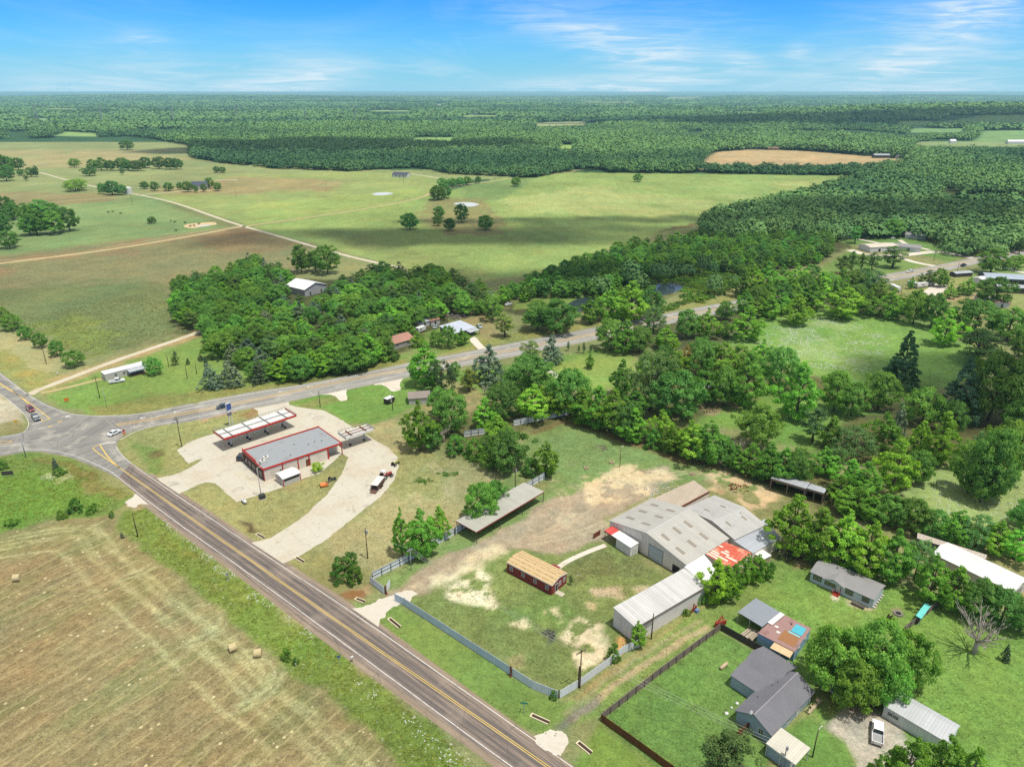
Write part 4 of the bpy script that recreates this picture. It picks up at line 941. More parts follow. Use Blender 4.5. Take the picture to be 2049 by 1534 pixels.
def crown_geo(kind, seed, n_leaf=1.0):
    """unit-ish tree: crown width 1 and height 1, built at nominal metres then normalised"""
    rs = np.random.RandomState(seed)
    cfg = {  # nominal height, width, crown base, clumps, clump radius, leaves, leaf size
        'oak': (9, 10, .16, 120, .95, 46, .46), 'decid': (11, 8.5, .10, 125, .82, 44, .44), 'cedar': (9.5, 7.5, .02, 150, .62, 40, .36),
        'pine': (11, 7.5, .22, 95, .75, 46, .34), 'willow': (10, 10, .15, 115, .9, 40, .40), 'bush': (3, 4, -.02, 46, .42, 40, .26)}[kind]
    h, wd, cb, m, cr, nl, ls = cfg
    ph = rs.uniform(0, 6.28, 6); lob = rs.uniform(.10, .24, 3)
    C = []; rad = []
    tries = 0
    while len(C) < m and tries < 6000:
        tries += 1
        t = rs.uniform(0, 1); a = rs.uniform(0, 2 * math.pi)
        if kind == 'oak': pr = (math.sin(math.pi * min(1, .16 + .82 * t)) ** .62)
        elif kind == 'decid': pr = (.62 + .38 * math.sin(math.pi * min(1, t * 1.3))) * (1 - max(0, t - .45) / .55 * .85) ** .8
        elif kind == 'cedar': pr = (1 - t) ** .72 * .98 + .04
        elif kind == 'pine': pr = (math.sin(math.pi * (.2 + .72 * t)) ** .8) * (.75 + .25 * math.sin(t * 22 + ph[5]))
        elif kind == 'willow': pr = (math.sin(math.pi * min(1, .22 + .74 * t)) ** .6)
        else: pr = (1 - t ** 2.2) ** .6
        if rs.uniform() > pr + .08: continue
        lobe = 1 + lob[0] * math.sin(2 * a + ph[0] + 2.2 * t) + lob[1] * math.sin(3 * a + ph[1] - 3 * t) + lob[2] * math.sin(5 * a + ph[2] + 5 * t)
        q = rs.uniform(.50, 1.0) ** .6
        rr = wd / 2 * pr * lobe * q - cr * .3
        z = h * (cb + (1 - cb) * t) - cr * .5 * t + rs.normal() * .1
        p = np.array([math.cos(a) * max(rr, .05), math.sin(a) * max(rr, .05), z])
        if C and min(np.linalg.norm(p - k) for k in C) < cr * .42: continue
        C.append(p); rad.append(cr * rs.uniform(.65, 1.25) * (1 - .3 * t if kind in ('cedar', 'decid') else 1))
    C = np.array(C); rad = np.array(rad)
    ctr = np.stack([np.zeros(len(C)), np.zeros(len(C)), np.full(len(C), h * .45)], 1)
    V, Fq, T = clump_leaves(rs, C, rad, int(nl * 1.7), ls * .84, np.repeat(ctr, int(nl * 1.7), 0), .3, .75)
    # inner fill so that the heart of the crown is not hollow
    sc = np.array([1 / wd, 1 / wd, 1 / h])
    V = V * sc
    tr = limbs(rs, h, .028 * h if kind != 'bush' else .05, wd * .38, 7 if kind not in ('cedar', 'bush') else 3, .15, .8)
    tv = np.array(tr.v) * sc
    return V, Fq, T, tv, tr.f
PROTO = {}
for ki, kind in enumerate(LEAF):
    for k in range(4):
        V, Fq, T, tv, tf = crown_geo(kind, 100 * ki + k)
        cme = np_mesh(kind + '_crown', V, Fq, {'Tone': ('POINT', np.stack([T, T, T], 1))}, LEAF[kind])
        tme = bpy.data.meshes.new(kind + '_trunk'); tme.from_pydata([tuple(v) for v in tv], [], tf); tme.materials.append(BARK)
        tme.polygons.foreach_set('use_smooth', [True] * len(tme.polygons))
        PROTO[kind, k] = (cme, tme)
for k in range(4): PROTO['broadleaf', k] = PROTO['oak', k]
KNAME = {'broadleaf': 'broadleaf_tree', 'oak': 'oak_tree', 'decid': 'leafy_tree', 'cedar': 'cedar_tree', 'pine': 'pine_tree', 'willow': 'willow_tree', 'bush': 'bush'}
NTREE = [0]
TREES_XY = []
def add_tree(kind, x, y, h, w_, label, group=None, tint=None, z=0, var=None):
    NTREE[0] += 1
    r = random.Random(int(x * 31 + y * 17))
    cme, tme = PROTO[kind, r.randrange(4) if var is None else var]
    e = root(KNAME[kind], label, 'bush' if kind == 'bush' else 'tree', x, y, z, r.uniform(0, 6.28), group)
    e.scale = (w_, w_ * r.uniform(.92, 1.08), h)
    c = link('crown', cme, e); t_ = link('trunk', tme, e)
    k = r.uniform(.74, 1.26); hh = r.uniform(-.2, .12)
    tn = tint or (1, 1, 1)
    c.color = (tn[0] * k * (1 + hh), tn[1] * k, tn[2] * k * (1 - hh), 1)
    TREES_XY.append((x, y, w_))
    return e

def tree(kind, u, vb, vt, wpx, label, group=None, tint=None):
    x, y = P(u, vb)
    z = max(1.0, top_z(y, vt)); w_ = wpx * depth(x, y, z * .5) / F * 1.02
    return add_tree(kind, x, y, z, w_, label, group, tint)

ORD = 'first second third fourth fifth sixth seventh eighth ninth tenth eleventh twelfth thirteenth fourteenth fifteenth sixteenth seventeenth eighteenth nineteenth twentieth'.split()
ADJ = {'oak': 'dark round', 'decid': 'bright green', 'cedar': 'grey-green conical', 'pine': 'dark feathery', 'willow': 'pale loose', 'bush': 'low leafy'}
NOUN = {'bush': 'bush', 'cedar': 'cedar', 'pine': 'pine'}
def row(where, anchor, group, items, tint=None):
    for i, it in enumerate(items):
        k, u, vb, vt, wp = it[:5]
        tree(k, u, vb, vt, wp, f"{ADJ[k]} {NOUN.get(k, 'tree')} in {where}, {ORD[i]} from {anchor}", group, it[5] if len(it) > 5 else tint)

# --- single trees and bushes
for it in [
    ('decid', 853, 772, 681, 74, 'tall yellow-green tree hiding the highway edge beside the grey shed roof'),
    ('willow', 884, 788, 716, 52, 'brownish thin tree behind the tall yellow-green highway tree', (.8, .7, .8)),
    ('oak', 911, 752, 722, 20, 'small grey round tree beside the highway, left of the big silver cedar', (1.2, 1.05, 1.3)),
    ('pine', 938, 782, 738, 44, 'low olive pine between the highway and the brown dirt patch', (1.7, 1.35, .9)),
    ('cedar', 978, 766, 684, 64, 'largest silver-grey cedar standing beside the highway', (1.25, 1.2, 1.05)),
    ('oak', 1058, 780, 708, 92, 'wide vase-shaped elm on the lawn beside the highway'),
    ('pine', 1060, 722, 680, 44, 'olive pine standing against the highway edge between two silver cedars', (1.6, 1.3, .9)),
    ('cedar', 1103, 728, 668, 46, 'smaller silver-grey cedar beside the highway, right of the olive pine', (1.25, 1.2, 1.05)),
    ('decid', 1180, 737, 706, 20, 'small vase-shaped tree alone on the bright lawn by the highway'),
    ('decid', 1243, 792, 716, 46, 'thin tall tree alone at the lower edge of the bright highway lawn', (.8, .85, .8)),
    ('decid', 840, 900, 798, 62, 'ragged tall leafy tree at the edge of the bare lot by the filling station', (.9, .95, .9)),
    ('oak', 866, 898, 846, 44, 'small leafy tree leaning on the ragged tall tree by the bare lot'),
    ('bush', 912, 906, 868, 46, 'leafy bush in front of the white dead branches by the bare lot'),
    ('bush', 950, 914, 876, 46, 'leafy bush between the white fence and the bare lot'),
    ('decid', 805, 1112, 1012, 36, 'narrow upright tree at the white fence beside the utility pole'),
    ('decid', 845, 1112, 1010, 72, 'broad bright tree spilling over the white fence near the gate'),
    ('decid', 881, 1080, 1008, 36, 'small upright tree at the white fence next to the open carport'),
    ('oak', 963, 1040, 964, 74, 'round tree overhanging the long open carport roof', (.9, 1, .85)),
    ('oak', 992, 1012, 960, 46, 'round tree at the back of the open carport, behind the overhanging one', (.8, .95, .8)),
    ('bush', 690, 1152, 1106, 58, 'wide leafy bush between the concrete drive and the gate'),
    ('bush', 710, 1165, 1128, 34, 'small bush at the lower edge of the wide bush by the gate'),
    ('decid', 1580, 1105, 986, 92, 'big leafy tree shading the back corner of the metal warehouse', (.95, 1, .95)),
    ('bush', 1228, 1322, 1284, 26, 'vine-like shrub climbing the corrugated fence beside orange dirt'),
    ('decid', 1275, 1292, 1240, 36, 'small leafy tree at the end corner of the long metal shed'),
    ('bush', 1107, 1398, 1380, 16, 'small shrub at the corner of the corrugated fence'),
    ('bush', 574, 1318, 1296, 22, 'dark round shrub in the verge near the paired hay bales'),
    ('bush', 592, 1328, 1314, 14, 'tiny shrub beside the dark round shrub in the verge'),
    ('pine', 1142, 1170, 1150, 10, 'tiny evergreen at the end of the red building'),
    ('cedar', 2009, 1322, 1286, 18, 'thin dark sapling leaning on the wide lawn beyond the dead tree', (.5, .6, .5)),
    ('oak', 635, 942, 925, 24, 'bright yellow-green shrub beside the filling station walkway', (2.2, 1.9, 1)),
    ('oak', 309, 750, 714, 32, 'round tree alone on the lawn beside the white mobile home'),
    ('pine', 352, 730, 711, 18, 'small dark evergreen on the lawn between the mobile home and the wood'),
    ('oak', 304, 447, 433, 17, 'small round tree alone in the cattle pasture'),
    ('oak', 255, 300, 279, 28, 'broad dark oak alone in the farthest tan pasture'),
    ('oak', 1276, 364, 347, 19, 'dark round tree alone in the big sunlit hayfield'),
    ('oak', 1032, 373, 353, 20, 'round tree beside the dirt track at the head of the hayfield'),
    ('oak', 957, 367, 352, 13, 'small round tree beside the dirt track, next to the tree row'),
    ('oak', 150, 335, 316, 24, 'dark round tree standing left of the pasture tree row'),
    ('oak', 180, 352, 332, 26, 'dark spreading tree in front of the pasture tree row'),
    ('willow', 245, 350, 332, 10, 'pale bare-looking tree in front of the pasture tree row', (1.3, 1.2, 1.6)),
    ('oak', 434, 346, 332, 14, 'left one of two small dark trees near the far wood edge'),
    ('oak', 446, 346, 333, 14, 'right one of two small dark trees near the far wood edge'),
    ('oak', 152, 382, 357, 44, 'wide ragged tree beside the white farm road'),
    ('oak', 20, 496, 460, 40, 'round tree at the left edge below the dark grove'),
    ('pine', 1710, 487, 449, 24, 'narrow bright evergreen beside the low white building on the far highway', (1, 1.6, 1)),
    ('pine', 1785, 536, 489, 50, 'broad dark pine in front of the low white building on the far highway', (.8, .95, .9)),
    ('oak', 1782, 475, 436, 44, 'round pale-topped tree between the far houses'),
    ('oak', 1985, 608, 552, 68, 'wide oak in front of the blue-roofed buildings'),
    ('oak', 1982, 547, 496, 56, 'wide oak beside the far end of the highway'),
    ('oak', 2030, 540, 508, 32, 'small round oak beyond the far end of the highway'),
    ('decid', 1935, 590, 552, 30, 'small bright tree on the sandy yard by the trailers'),
    ('decid', 1899, 597, 567, 24, 'smaller bright tree on the sandy yard, nearest the white trailers'),
    ('cedar', 1800, 772, 662, 74, 'tall dark pointed tree alone at the edge of the flowering meadow', (.5, .85, .5)),
    ('decid', 1592, 650, 586, 52, 'bright tree alone at the top edge of the flowering meadow'),
    ('decid', 1683, 636, 564, 76, 'broad leafy tree at the upper edge of the flowering meadow'),
    ('decid', 1592, 838, 720, 86, 'big bright tree standing on the lawn behind the hedgerow'),
    ('oak', 1515, 888, 806, 78, 'round tree on the lawn just behind the curved hedgerow'),
    ('pine', 1625, 884, 814, 58, 'dark feathery pine at the edge of the lawn behind the hedgerow'),
    ('decid', 1660, 894, 830, 46, 'bright tree pressed against the dark pine on the back lawn'),
    ('willow', 1300, 822, 700, 96, 'big pale grey-green tree behind the bright highway lawn'),
    ('oak', 1352, 836, 738, 98, 'big dark oak behind the hedgerow next to the pale tree', (.9, .95, .9)),
    ('pine', 1370, 752, 690, 26, 'narrow reddish-brown cedar among the trees behind the highway lawn', (2.6, 1.2, 1)),
    ('decid', 1410, 808, 714, 62, 'tall tree with bare lower trunk beside the hidden blue house', (.7, .8, .9)),
    ('oak', 1447, 812, 726, 54, 'round tree over the hidden blue house'),
    ('decid', 1490, 815, 698, 78, 'pale bright tree right of the hidden blue house', (1.1, 1.05, 1.2)),
    ('oak', 1556, 782, 688, 74, 'dark tree behind the big bright tree on the back lawn'),
    ('oak', 985, 642, 586, 40, 'round tree on the lawn right of the metal-roofed cottage'),
    ('pine', 1010, 674, 626, 44, 'olive pine at the highway edge right of the metal-roofed cottage', (1.5, 1.2, .8)),
    ('decid', 1050, 604, 572, 20, 'small tree near the pond-side shed'),
    ('oak', 1075, 660, 598, 60, 'round tree at the highway in front of the pond, left end'),
    ('oak', 1112, 664, 598, 84, 'broad dark tree at the highway in front of the pond', (.95, 1, .85)),
    ('decid', 1180, 646, 592, 46, 'bright tree covering the right end of the first pond'),
    ('decid', 1222, 640, 570, 62, 'bright tree between the two ponds beside the highway'),
    ('decid', 1262, 642, 558, 72, 'biggest bright tree between the two ponds beside the highway'),
    ('oak', 1300, 640, 570, 50, 'round tree at the left bank of the reedy pond'),
]:
    tree(*it[:6], None, it[6] if len(it) > 6 else None)

# --- big oaks over the drive, bottom right
for it in [('oak', 1668, 1385, 1258, 112, 'largest oak crown over the gravel drive, nearest the dark grey roof'), ('oak', 1742, 1385, 1240, 118, 'oak crown over the gravel drive reaching up towards the turquoise seat'),
           ('oak', 1812, 1372, 1266, 88, 'oak crown over the gravel drive at its lawn side'), ('oak', 1704, 1420, 1318, 88, 'oak crown lowest over the gravel drive beside the parked truck'),
           ('oak', 1772, 1412, 1322, 74, 'oak crown leaning on the grey metal shed roof'), ('oak', 1640, 1352, 1268, 62, 'small oak between the blue house and the big oaks')]:
    tree(*it[:6], 'oaks over the gravel drive', (1.2, 1.2, 1.0))
for it in [('pine', 1446, 1585, 1466, 112, 'dark broad tree cut by the bottom edge beside the overhead wires', (1.5, 1.3, 1.2)), ('pine', 1456, 1540, 1464, 36, 'pointed dark tree top behind the broad bottom tree', (1.3, 1.2, 1.2)),
           ('decid', 1800, 1600, 1470, 96, 'bright tree at the bottom edge beside the white truck'), ('decid', 1866, 1590, 1462, 92, 'bright tree at the bottom edge in front of the grey metal shed'),
           ('decid', 1925, 1606, 1492, 84, 'bright tree at the bottom edge, farthest right'), ('decid', 1737, 1606, 1506, 52, 'small bright tree at the bottom edge left of the white truck')]:
    tree(*it[:6], None, it[6] if len(it) > 6 else (1.15, 1.0, .9))

# --- rows
row('the white fence hedge', 'the dead branches', 'trees behind the white back fence', [('oak', 905, 866, 778, 72), ('oak', 880, 838, 772, 48), ('decid', 970, 856, 792, 46), ('decid', 997, 896, 828, 64), ('oak', 1016, 938, 856, 84), ('decid', 1092, 950, 878, 50), ('decid', 985, 936, 880, 46), ('bush', 1062, 950, 915, 40)])
HG = 'hedgerow trees behind the yard'
row('the curved hedgerow', 'the white fence', HG, [('oak', 1005, 838, 764, 72), ('decid', 1065, 836, 766, 76), ('decid', 1102, 832, 753, 62), ('oak', 1140, 830, 735, 80), ('decid', 1165, 848, 773, 62), ('decid', 1196, 856, 768, 70), ('decid', 1226, 866, 774, 76), ('oak', 1253, 876, 800, 60),
     ('decid', 1266, 884, 814, 56), ('bush', 1305, 896, 858, 38), ('decid', 1322, 888, 816, 60), ('decid', 1346, 906, 848, 48), ('decid', 1381, 918, 838, 72), ('decid', 1416, 926, 836, 70), ('oak', 1446, 934, 870, 46), ('decid', 1470, 940, 888, 48), ('decid', 1500, 950, 884, 62), ('decid', 1534, 962, 881, 66), ('decid', 1564, 968, 892, 60), ('oak', 1592, 974, 894, 56)])
row('the thicket past the open shed', 'the shed', 'thicket behind the open shed', [('decid', 1645, 948, 890, 56), ('decid', 1696, 980, 916, 56), ('decid', 1726, 996, 920, 60), ('decid', 1785, 978, 874, 82), ('oak', 1832, 966, 898, 56), ('willow', 1703, 912, 852, 84), ('decid', 1763, 900, 820, 66), ('cedar', 1792, 878, 800, 30), ('decid', 1835, 912, 840, 52), ('decid', 1874, 930, 820, 66), ('oak', 1902, 872, 798, 48), ('oak', 1842, 850, 773, 76), ('oak', 1757, 818, 740, 66), ('oak', 1702, 830, 764, 66), ('oak', 1668, 822, 736, 66), ('willow', 1668, 944, 892, 40)], (.97, 1, .95))
row('the hedge above the white barn', 'the open shed', 'low hedge above the white barns', [('decid', 1676, 1000, 950, 44), ('decid', 1690, 1024, 970, 56), ('decid', 1713, 1030, 972, 66), ('decid', 1747, 1040, 985, 62), ('oak', 1780, 1052, 990, 62), ('oak', 1822, 1062, 996, 66), ('oak', 1864, 1074, 1018, 62), ('decid', 1913, 1086, 1018, 66), ('willow', 1952, 1096, 1030, 60), ('decid', 1987, 1106, 1038, 62), ('decid', 2027, 1118, 1050, 60)], (.97, 1, .95))
row('the row behind the grey mobile home', 'the warehouse', 'tall trees behind the grey mobile home', [('decid', 1632, 1120, 1012, 90), ('decid', 1682, 1132, 1022, 92), ('decid', 1730, 1146, 1038, 88), ('decid', 1780, 1160, 1056, 82), ('willow', 1828, 1160, 1078, 56), ('decid', 1856, 1204, 1108, 74), ('decid', 1902, 1216, 1130, 70), ('oak', 1950, 1234, 1156, 72), ('oak', 2000, 1250, 1176, 72), ('oak', 2040, 1262, 1192, 60)])
row('the big clump in the right meadow', 'the meadow edge', 'big clump in the right meadow', [('oak', 1935, 985, 875, 76), ('oak', 1975, 1000, 850, 92), ('oak', 2000, 960, 838, 82), ('oak', 1960, 1004, 910, 70), ('willow', 1958, 930, 858, 48)], (1, 1, .95))
row('the shaded trees beyond the meadow', 'the meadow', 'shaded trees right of the meadow', [('cedar', 1912, 838, 714, 84, (.85, 1.05, .7)), ('oak', 1976, 842, 704, 112), ('oak', 2034, 846, 704, 84), ('oak', 2034, 874, 788, 62), ('pine', 1952, 724, 660, 100), ('decid', 1888, 690, 616, 62), ('oak', 1948, 668, 596, 86), ('oak', 2014, 680, 614, 72), ('oak', 2046, 1058, 998, 60), ('oak', 2046, 720, 650, 60)], (.92, .98, .92))
row('the screen beside the red roof', 'the long shed', 'shrubs beside the red metal roof', [('decid', 1428, 1204, 1114, 58), ('decid', 1450, 1200, 1128, 46), ('decid', 1466, 1184, 1126, 42), ('decid', 1490, 1166, 1104, 38), ('bush', 1512, 1160, 1108, 44), ('bush', 1530, 1158, 1118, 32), ('bush', 1404, 1206, 1186, 26), ('bush', 1373, 1230, 1218, 16)], (1.1, 1.05, .9))
row('the highway meadow hedge', 'the bright lawn', 'meadow hedge along the highway', [('oak', 1222, 700, 634, 60), ('decid', 1252, 704, 638, 62), ('oak', 1279, 704, 650, 50), ('willow', 1307, 664, 610, 46), ('decid', 1331, 698, 648, 46), ('oak', 1372, 676, 616, 46), ('decid', 1412, 676, 614, 46), ('bush', 1447, 672, 640, 30), ('oak', 1450, 640, 600, 36), ('decid', 1493, 680, 608, 66), ('decid', 1516, 634, 592, 42), ('decid', 1538, 636, 590, 46), ('decid', 1563, 628, 584, 42), ('oak', 1590, 606, 566, 36), ('decid', 1621, 622, 563, 60), ('decid', 1641, 597, 540, 42)])
row('the highway lawn thicket', 'the thin tree', 'thicket behind the highway lawn', [('decid', 1268, 838, 772, 56), ('oak', 1325, 770, 688, 56), ('decid', 1345, 760, 676, 62), ('oak', 1400, 752, 672, 66), ('decid', 1440, 756, 678, 70), ('oak', 1478, 748, 690, 54), ('decid', 1520, 744, 676, 50), ('decid', 1290, 760, 700, 44)])
row('the hedge below the trailers', 'the broad tree', 'meadow hedge below the trailers', [('decid', 1732, 630, 578, 48), ('decid', 1776, 636, 580, 58), ('oak', 1826, 648, 578, 50), ('oak', 1862, 656, 584, 52), ('willow', 1732, 582, 538, 74), ('decid', 1760, 596, 556, 40), ('decid', 1800, 625, 585, 44), ('oak', 1708, 612, 566, 40)])
row('the bright row across the highway', 'the reedy pond', 'bright row across the highway', [('decid', 1484, 595, 534, 42), ('decid', 1502, 592, 526, 46), ('decid', 1531, 588, 521, 52), ('decid', 1561, 582, 526, 46), ('decid', 1592, 578, 524, 46), ('oak', 1622, 566, 528, 40)])
row('the wood edge beside the highway', 'the silver cedars', 'wood edge beside the highway', [('cedar', 424, 778, 724, 42, (1.3, 1.25, 1.1)), ('cedar', 464, 772, 718, 48, (1.3, 1.25, 1.1)), ('oak', 521, 760, 720, 48), ('decid', 546, 756, 714, 46), ('decid', 590, 750, 698, 62), ('decid', 626, 746, 694, 46), ('decid', 666, 744, 688, 46), ('decid', 712, 740, 678, 62), ('decid', 740, 728, 664, 50), ('bush', 771, 720, 690, 36), ('bush', 784, 720, 690, 34)])
row('the cottage garden', 'the red-roofed house', 'trees in the cottage garden', [('decid', 836, 694, 662, 30), ('oak', 872, 694, 660, 26), ('oak', 898, 696, 650, 32), ('decid', 924, 690, 656, 26), ('decid', 818, 670, 640, 28)])
row('the field-side tree line', 'the photo edge', 'young trees along the left field', [('oak', 8, 644, 612, 26), ('oak', 24, 661, 627, 36), ('oak', 53, 679, 650, 27), ('oak', 83, 695, 664, 27), ('oak', 116, 712, 680, 28), ('oak', 150, 733, 700, 38)])
row('the scattered pasture group', 'the dirt road', 'pasture oaks around the small pond', [('oak', 820, 459, 424, 34), ('oak', 879, 436, 411, 24), ('oak', 876, 452, 428, 19), ('oak', 900, 461, 435, 25), ('oak', 924, 445, 406, 28), ('oak', 971, 460, 429, 34), ('oak', 876, 400, 370, 36), ('oak', 890, 396, 368, 28), ('oak', 886, 375, 355, 22), ('oak', 904, 373, 355, 22), ('oak', 921, 372, 354, 20), ('oak', 935, 370, 352, 18)], (.75, .85, .85))
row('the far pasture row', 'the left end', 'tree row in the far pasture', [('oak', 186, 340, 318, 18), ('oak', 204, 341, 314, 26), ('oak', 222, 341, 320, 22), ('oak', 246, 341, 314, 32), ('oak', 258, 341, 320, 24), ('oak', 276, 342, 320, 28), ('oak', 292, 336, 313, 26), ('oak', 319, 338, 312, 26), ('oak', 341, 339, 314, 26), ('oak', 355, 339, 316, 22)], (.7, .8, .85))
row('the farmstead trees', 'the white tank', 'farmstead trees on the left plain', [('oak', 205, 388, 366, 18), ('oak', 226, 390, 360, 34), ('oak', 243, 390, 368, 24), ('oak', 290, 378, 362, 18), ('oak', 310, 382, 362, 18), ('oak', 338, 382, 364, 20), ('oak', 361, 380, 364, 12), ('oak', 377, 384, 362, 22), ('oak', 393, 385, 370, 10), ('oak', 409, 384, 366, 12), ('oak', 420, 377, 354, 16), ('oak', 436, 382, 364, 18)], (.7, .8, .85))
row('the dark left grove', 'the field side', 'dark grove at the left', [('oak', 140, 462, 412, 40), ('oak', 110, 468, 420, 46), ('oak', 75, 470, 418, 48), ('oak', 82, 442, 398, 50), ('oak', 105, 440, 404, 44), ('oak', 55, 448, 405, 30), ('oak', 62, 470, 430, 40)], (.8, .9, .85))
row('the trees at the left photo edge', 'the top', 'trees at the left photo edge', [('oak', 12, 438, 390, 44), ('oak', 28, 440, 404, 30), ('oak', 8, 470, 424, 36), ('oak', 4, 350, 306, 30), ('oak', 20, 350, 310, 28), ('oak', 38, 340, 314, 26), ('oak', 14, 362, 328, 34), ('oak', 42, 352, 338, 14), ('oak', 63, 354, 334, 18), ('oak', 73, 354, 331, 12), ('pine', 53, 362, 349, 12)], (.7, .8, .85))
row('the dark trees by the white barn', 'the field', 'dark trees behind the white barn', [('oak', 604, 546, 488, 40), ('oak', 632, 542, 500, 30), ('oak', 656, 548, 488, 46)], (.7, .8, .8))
row('the pines by the far lawn', 'the sandy patch', 'pines by the far lawn', [('pine', 1684, 548, 510, 34), ('pine', 1702, 546, 502, 30), ('pine', 1722, 542, 506, 26), ('pine', 1744, 540, 504, 28)], (1.1, 1.2, .9))
row('the trailer yard', 'the largest trailer', 'trees by the white trailers', [('pine', 1840, 572, 546, 16), ('pine', 1857, 572, 537, 24), ('oak', 1877, 574, 535, 28), ('decid', 1888, 574, 546, 24), ('decid', 1822, 578, 552, 14), ('bush', 1915, 594, 572, 16)])
row('the young conifer patch', 'the gravel path', 'young conifers on the mobile home lawn', [('cedar', 350, 711, 700, 7), ('cedar', 377, 729, 715, 8), ('cedar', 401, 721, 707, 11), ('cedar', 404, 707, 697, 8), ('cedar', 413, 704, 694, 6), ('cedar', 412, 731, 711, 9), ('cedar', 425, 721, 712, 5), ('cedar', 436, 724, 714, 5)], (.6, .75, .6))
row('the highway sapling line', 'the silver cedar', 'saplings by the highway lawn', [('pine', 1137, 702, 682, 8), ('pine', 1158, 706, 690, 7), ('pine', 1168, 707, 684, 9), ('pine', 1182, 705, 690, 8)])
row('the rough verge corner', 'the signboard', 'shrubs in the rough verge corner', [('bush', 8, 938, 916, 16), ('cedar', 112, 938, 914, 14), ('bush', 120, 949, 935, 24), ('bush', 152, 1022, 998, 34), ('bush', 184, 1026, 1006, 24), ('bush', 125, 1036, 1020, 22), ('bush', 25, 1050, 1036, 26), ('bush', 224, 1034, 1022, 12), ('cedar', 245, 1076, 1064, 8)])

row('the far roadside screen', 'the meadow hedge', 'far roadside screen', [(['decid', 'oak', 'decid', 'oak'][i % 4], 1488 + 24 * i, 626 - 4.6 * i, 578 - 4.4 * i - (i % 3) * 5, 34 + (i * 7) % 14) for i in range(11)])
# --- filled woods: nothing tells these apart, they share one label per wood
def in_poly(u, v, poly): return poly_sd(np.array([u], float), np.array([v], float), poly)[0] < 0
def poisson(poly, spacing, z, seed, n_try=30000):
    w_ = [P(u, v, z) for u, v in poly]; xs = [p[0] for p in w_]; ys = [p[1] for p in w_]
    rs = np.random.RandomState(seed)
    cx_ = rs.uniform(min(xs), max(xs), n_try); cy2 = rs.uniform(min(ys), max(ys), n_try)
    ok = poly_sd(cx_, cy2, w_) < 0
    grid = {}; pts = []
    for (x, y, ww) in TREES_XY: grid.setdefault((int(x // spacing), int(y // spacing)), []).append((x, y, min(ww * .33, spacing * .6)))
    for x, y in zip(cx_[ok], cy2[ok]):
        g = (int(x // spacing), int(y // spacing)); good = True
        for i in (-1, 0, 1):
            for j in (-1, 0, 1):
                for (a, b, c) in grid.get((g[0] + i, g[1] + j), ()):
                    if (a - x) ** 2 + (b - y) ** 2 < (c or spacing * .8) ** 2: good = False
        if good: grid.setdefault(g, []).append((x, y, 0)); pts.append((x, y))
    return pts
def wood_fill(poly, spacing, z, seed, mixk, hgt, label, group, tint=None, limit=400):
    rs = random.Random(seed)
    pts = poisson(poly, spacing, z, seed)
    pts.sort(key=lambda p: p[1])
    for i, (x, y) in enumerate(pts):
        k = rs.choices(list(mixk), list(mixk.values()))[0]
        h = rs.uniform(*hgt) * (.45 if k == 'bush' else 1); w_ = spacing * rs.uniform(.85, 1.4) * (.8 if k in ('cedar', 'pine') else 1)
        NF[k] = NF.get(k, 0) + 1
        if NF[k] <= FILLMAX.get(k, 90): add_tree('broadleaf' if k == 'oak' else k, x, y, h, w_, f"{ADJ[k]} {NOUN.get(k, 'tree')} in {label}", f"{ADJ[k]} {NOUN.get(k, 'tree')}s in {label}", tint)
        else: EXTRA.append((x, y, h, w_))
FILLMAX = {'oak': 295, 'decid': 110, 'bush': 200, 'pine': 150}
EXTRA = []; NF = {}
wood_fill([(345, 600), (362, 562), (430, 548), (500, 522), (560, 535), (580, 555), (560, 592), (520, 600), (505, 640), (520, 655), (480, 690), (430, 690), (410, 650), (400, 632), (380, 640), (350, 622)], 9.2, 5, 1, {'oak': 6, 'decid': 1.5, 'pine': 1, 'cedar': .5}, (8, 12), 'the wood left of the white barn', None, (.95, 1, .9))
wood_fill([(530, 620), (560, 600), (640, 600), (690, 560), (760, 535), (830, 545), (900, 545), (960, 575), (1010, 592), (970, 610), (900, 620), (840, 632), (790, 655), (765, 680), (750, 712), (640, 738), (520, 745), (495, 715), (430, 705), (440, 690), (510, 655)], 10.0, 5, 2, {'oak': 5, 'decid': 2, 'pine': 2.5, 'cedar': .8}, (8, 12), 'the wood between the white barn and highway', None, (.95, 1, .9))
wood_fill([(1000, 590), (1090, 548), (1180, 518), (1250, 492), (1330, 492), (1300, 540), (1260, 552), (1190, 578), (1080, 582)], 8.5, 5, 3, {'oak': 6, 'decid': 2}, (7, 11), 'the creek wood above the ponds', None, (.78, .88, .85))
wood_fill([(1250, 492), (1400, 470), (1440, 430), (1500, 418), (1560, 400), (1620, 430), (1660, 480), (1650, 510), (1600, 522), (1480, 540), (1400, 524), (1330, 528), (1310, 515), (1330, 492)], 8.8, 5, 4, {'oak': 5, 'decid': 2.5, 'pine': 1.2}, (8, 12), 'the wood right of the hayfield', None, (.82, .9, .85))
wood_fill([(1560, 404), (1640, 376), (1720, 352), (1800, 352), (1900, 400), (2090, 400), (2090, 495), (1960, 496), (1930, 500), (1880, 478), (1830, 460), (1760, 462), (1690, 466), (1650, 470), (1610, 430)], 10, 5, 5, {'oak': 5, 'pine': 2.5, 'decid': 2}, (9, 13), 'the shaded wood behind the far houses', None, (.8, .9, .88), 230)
wood_fill([(1180, 590), (1260, 560), (1400, 535), (1480, 545), (1470, 580), (1385, 605), (1290, 625), (1372, 600), (1360, 562), (1300, 565), (1290, 590), (1210, 605)], 6, 1, 6, {'bush': 6, 'decid': 1}, (3, 7), 'the reedy scrub around the ponds', None, (1.1, 1, .8))

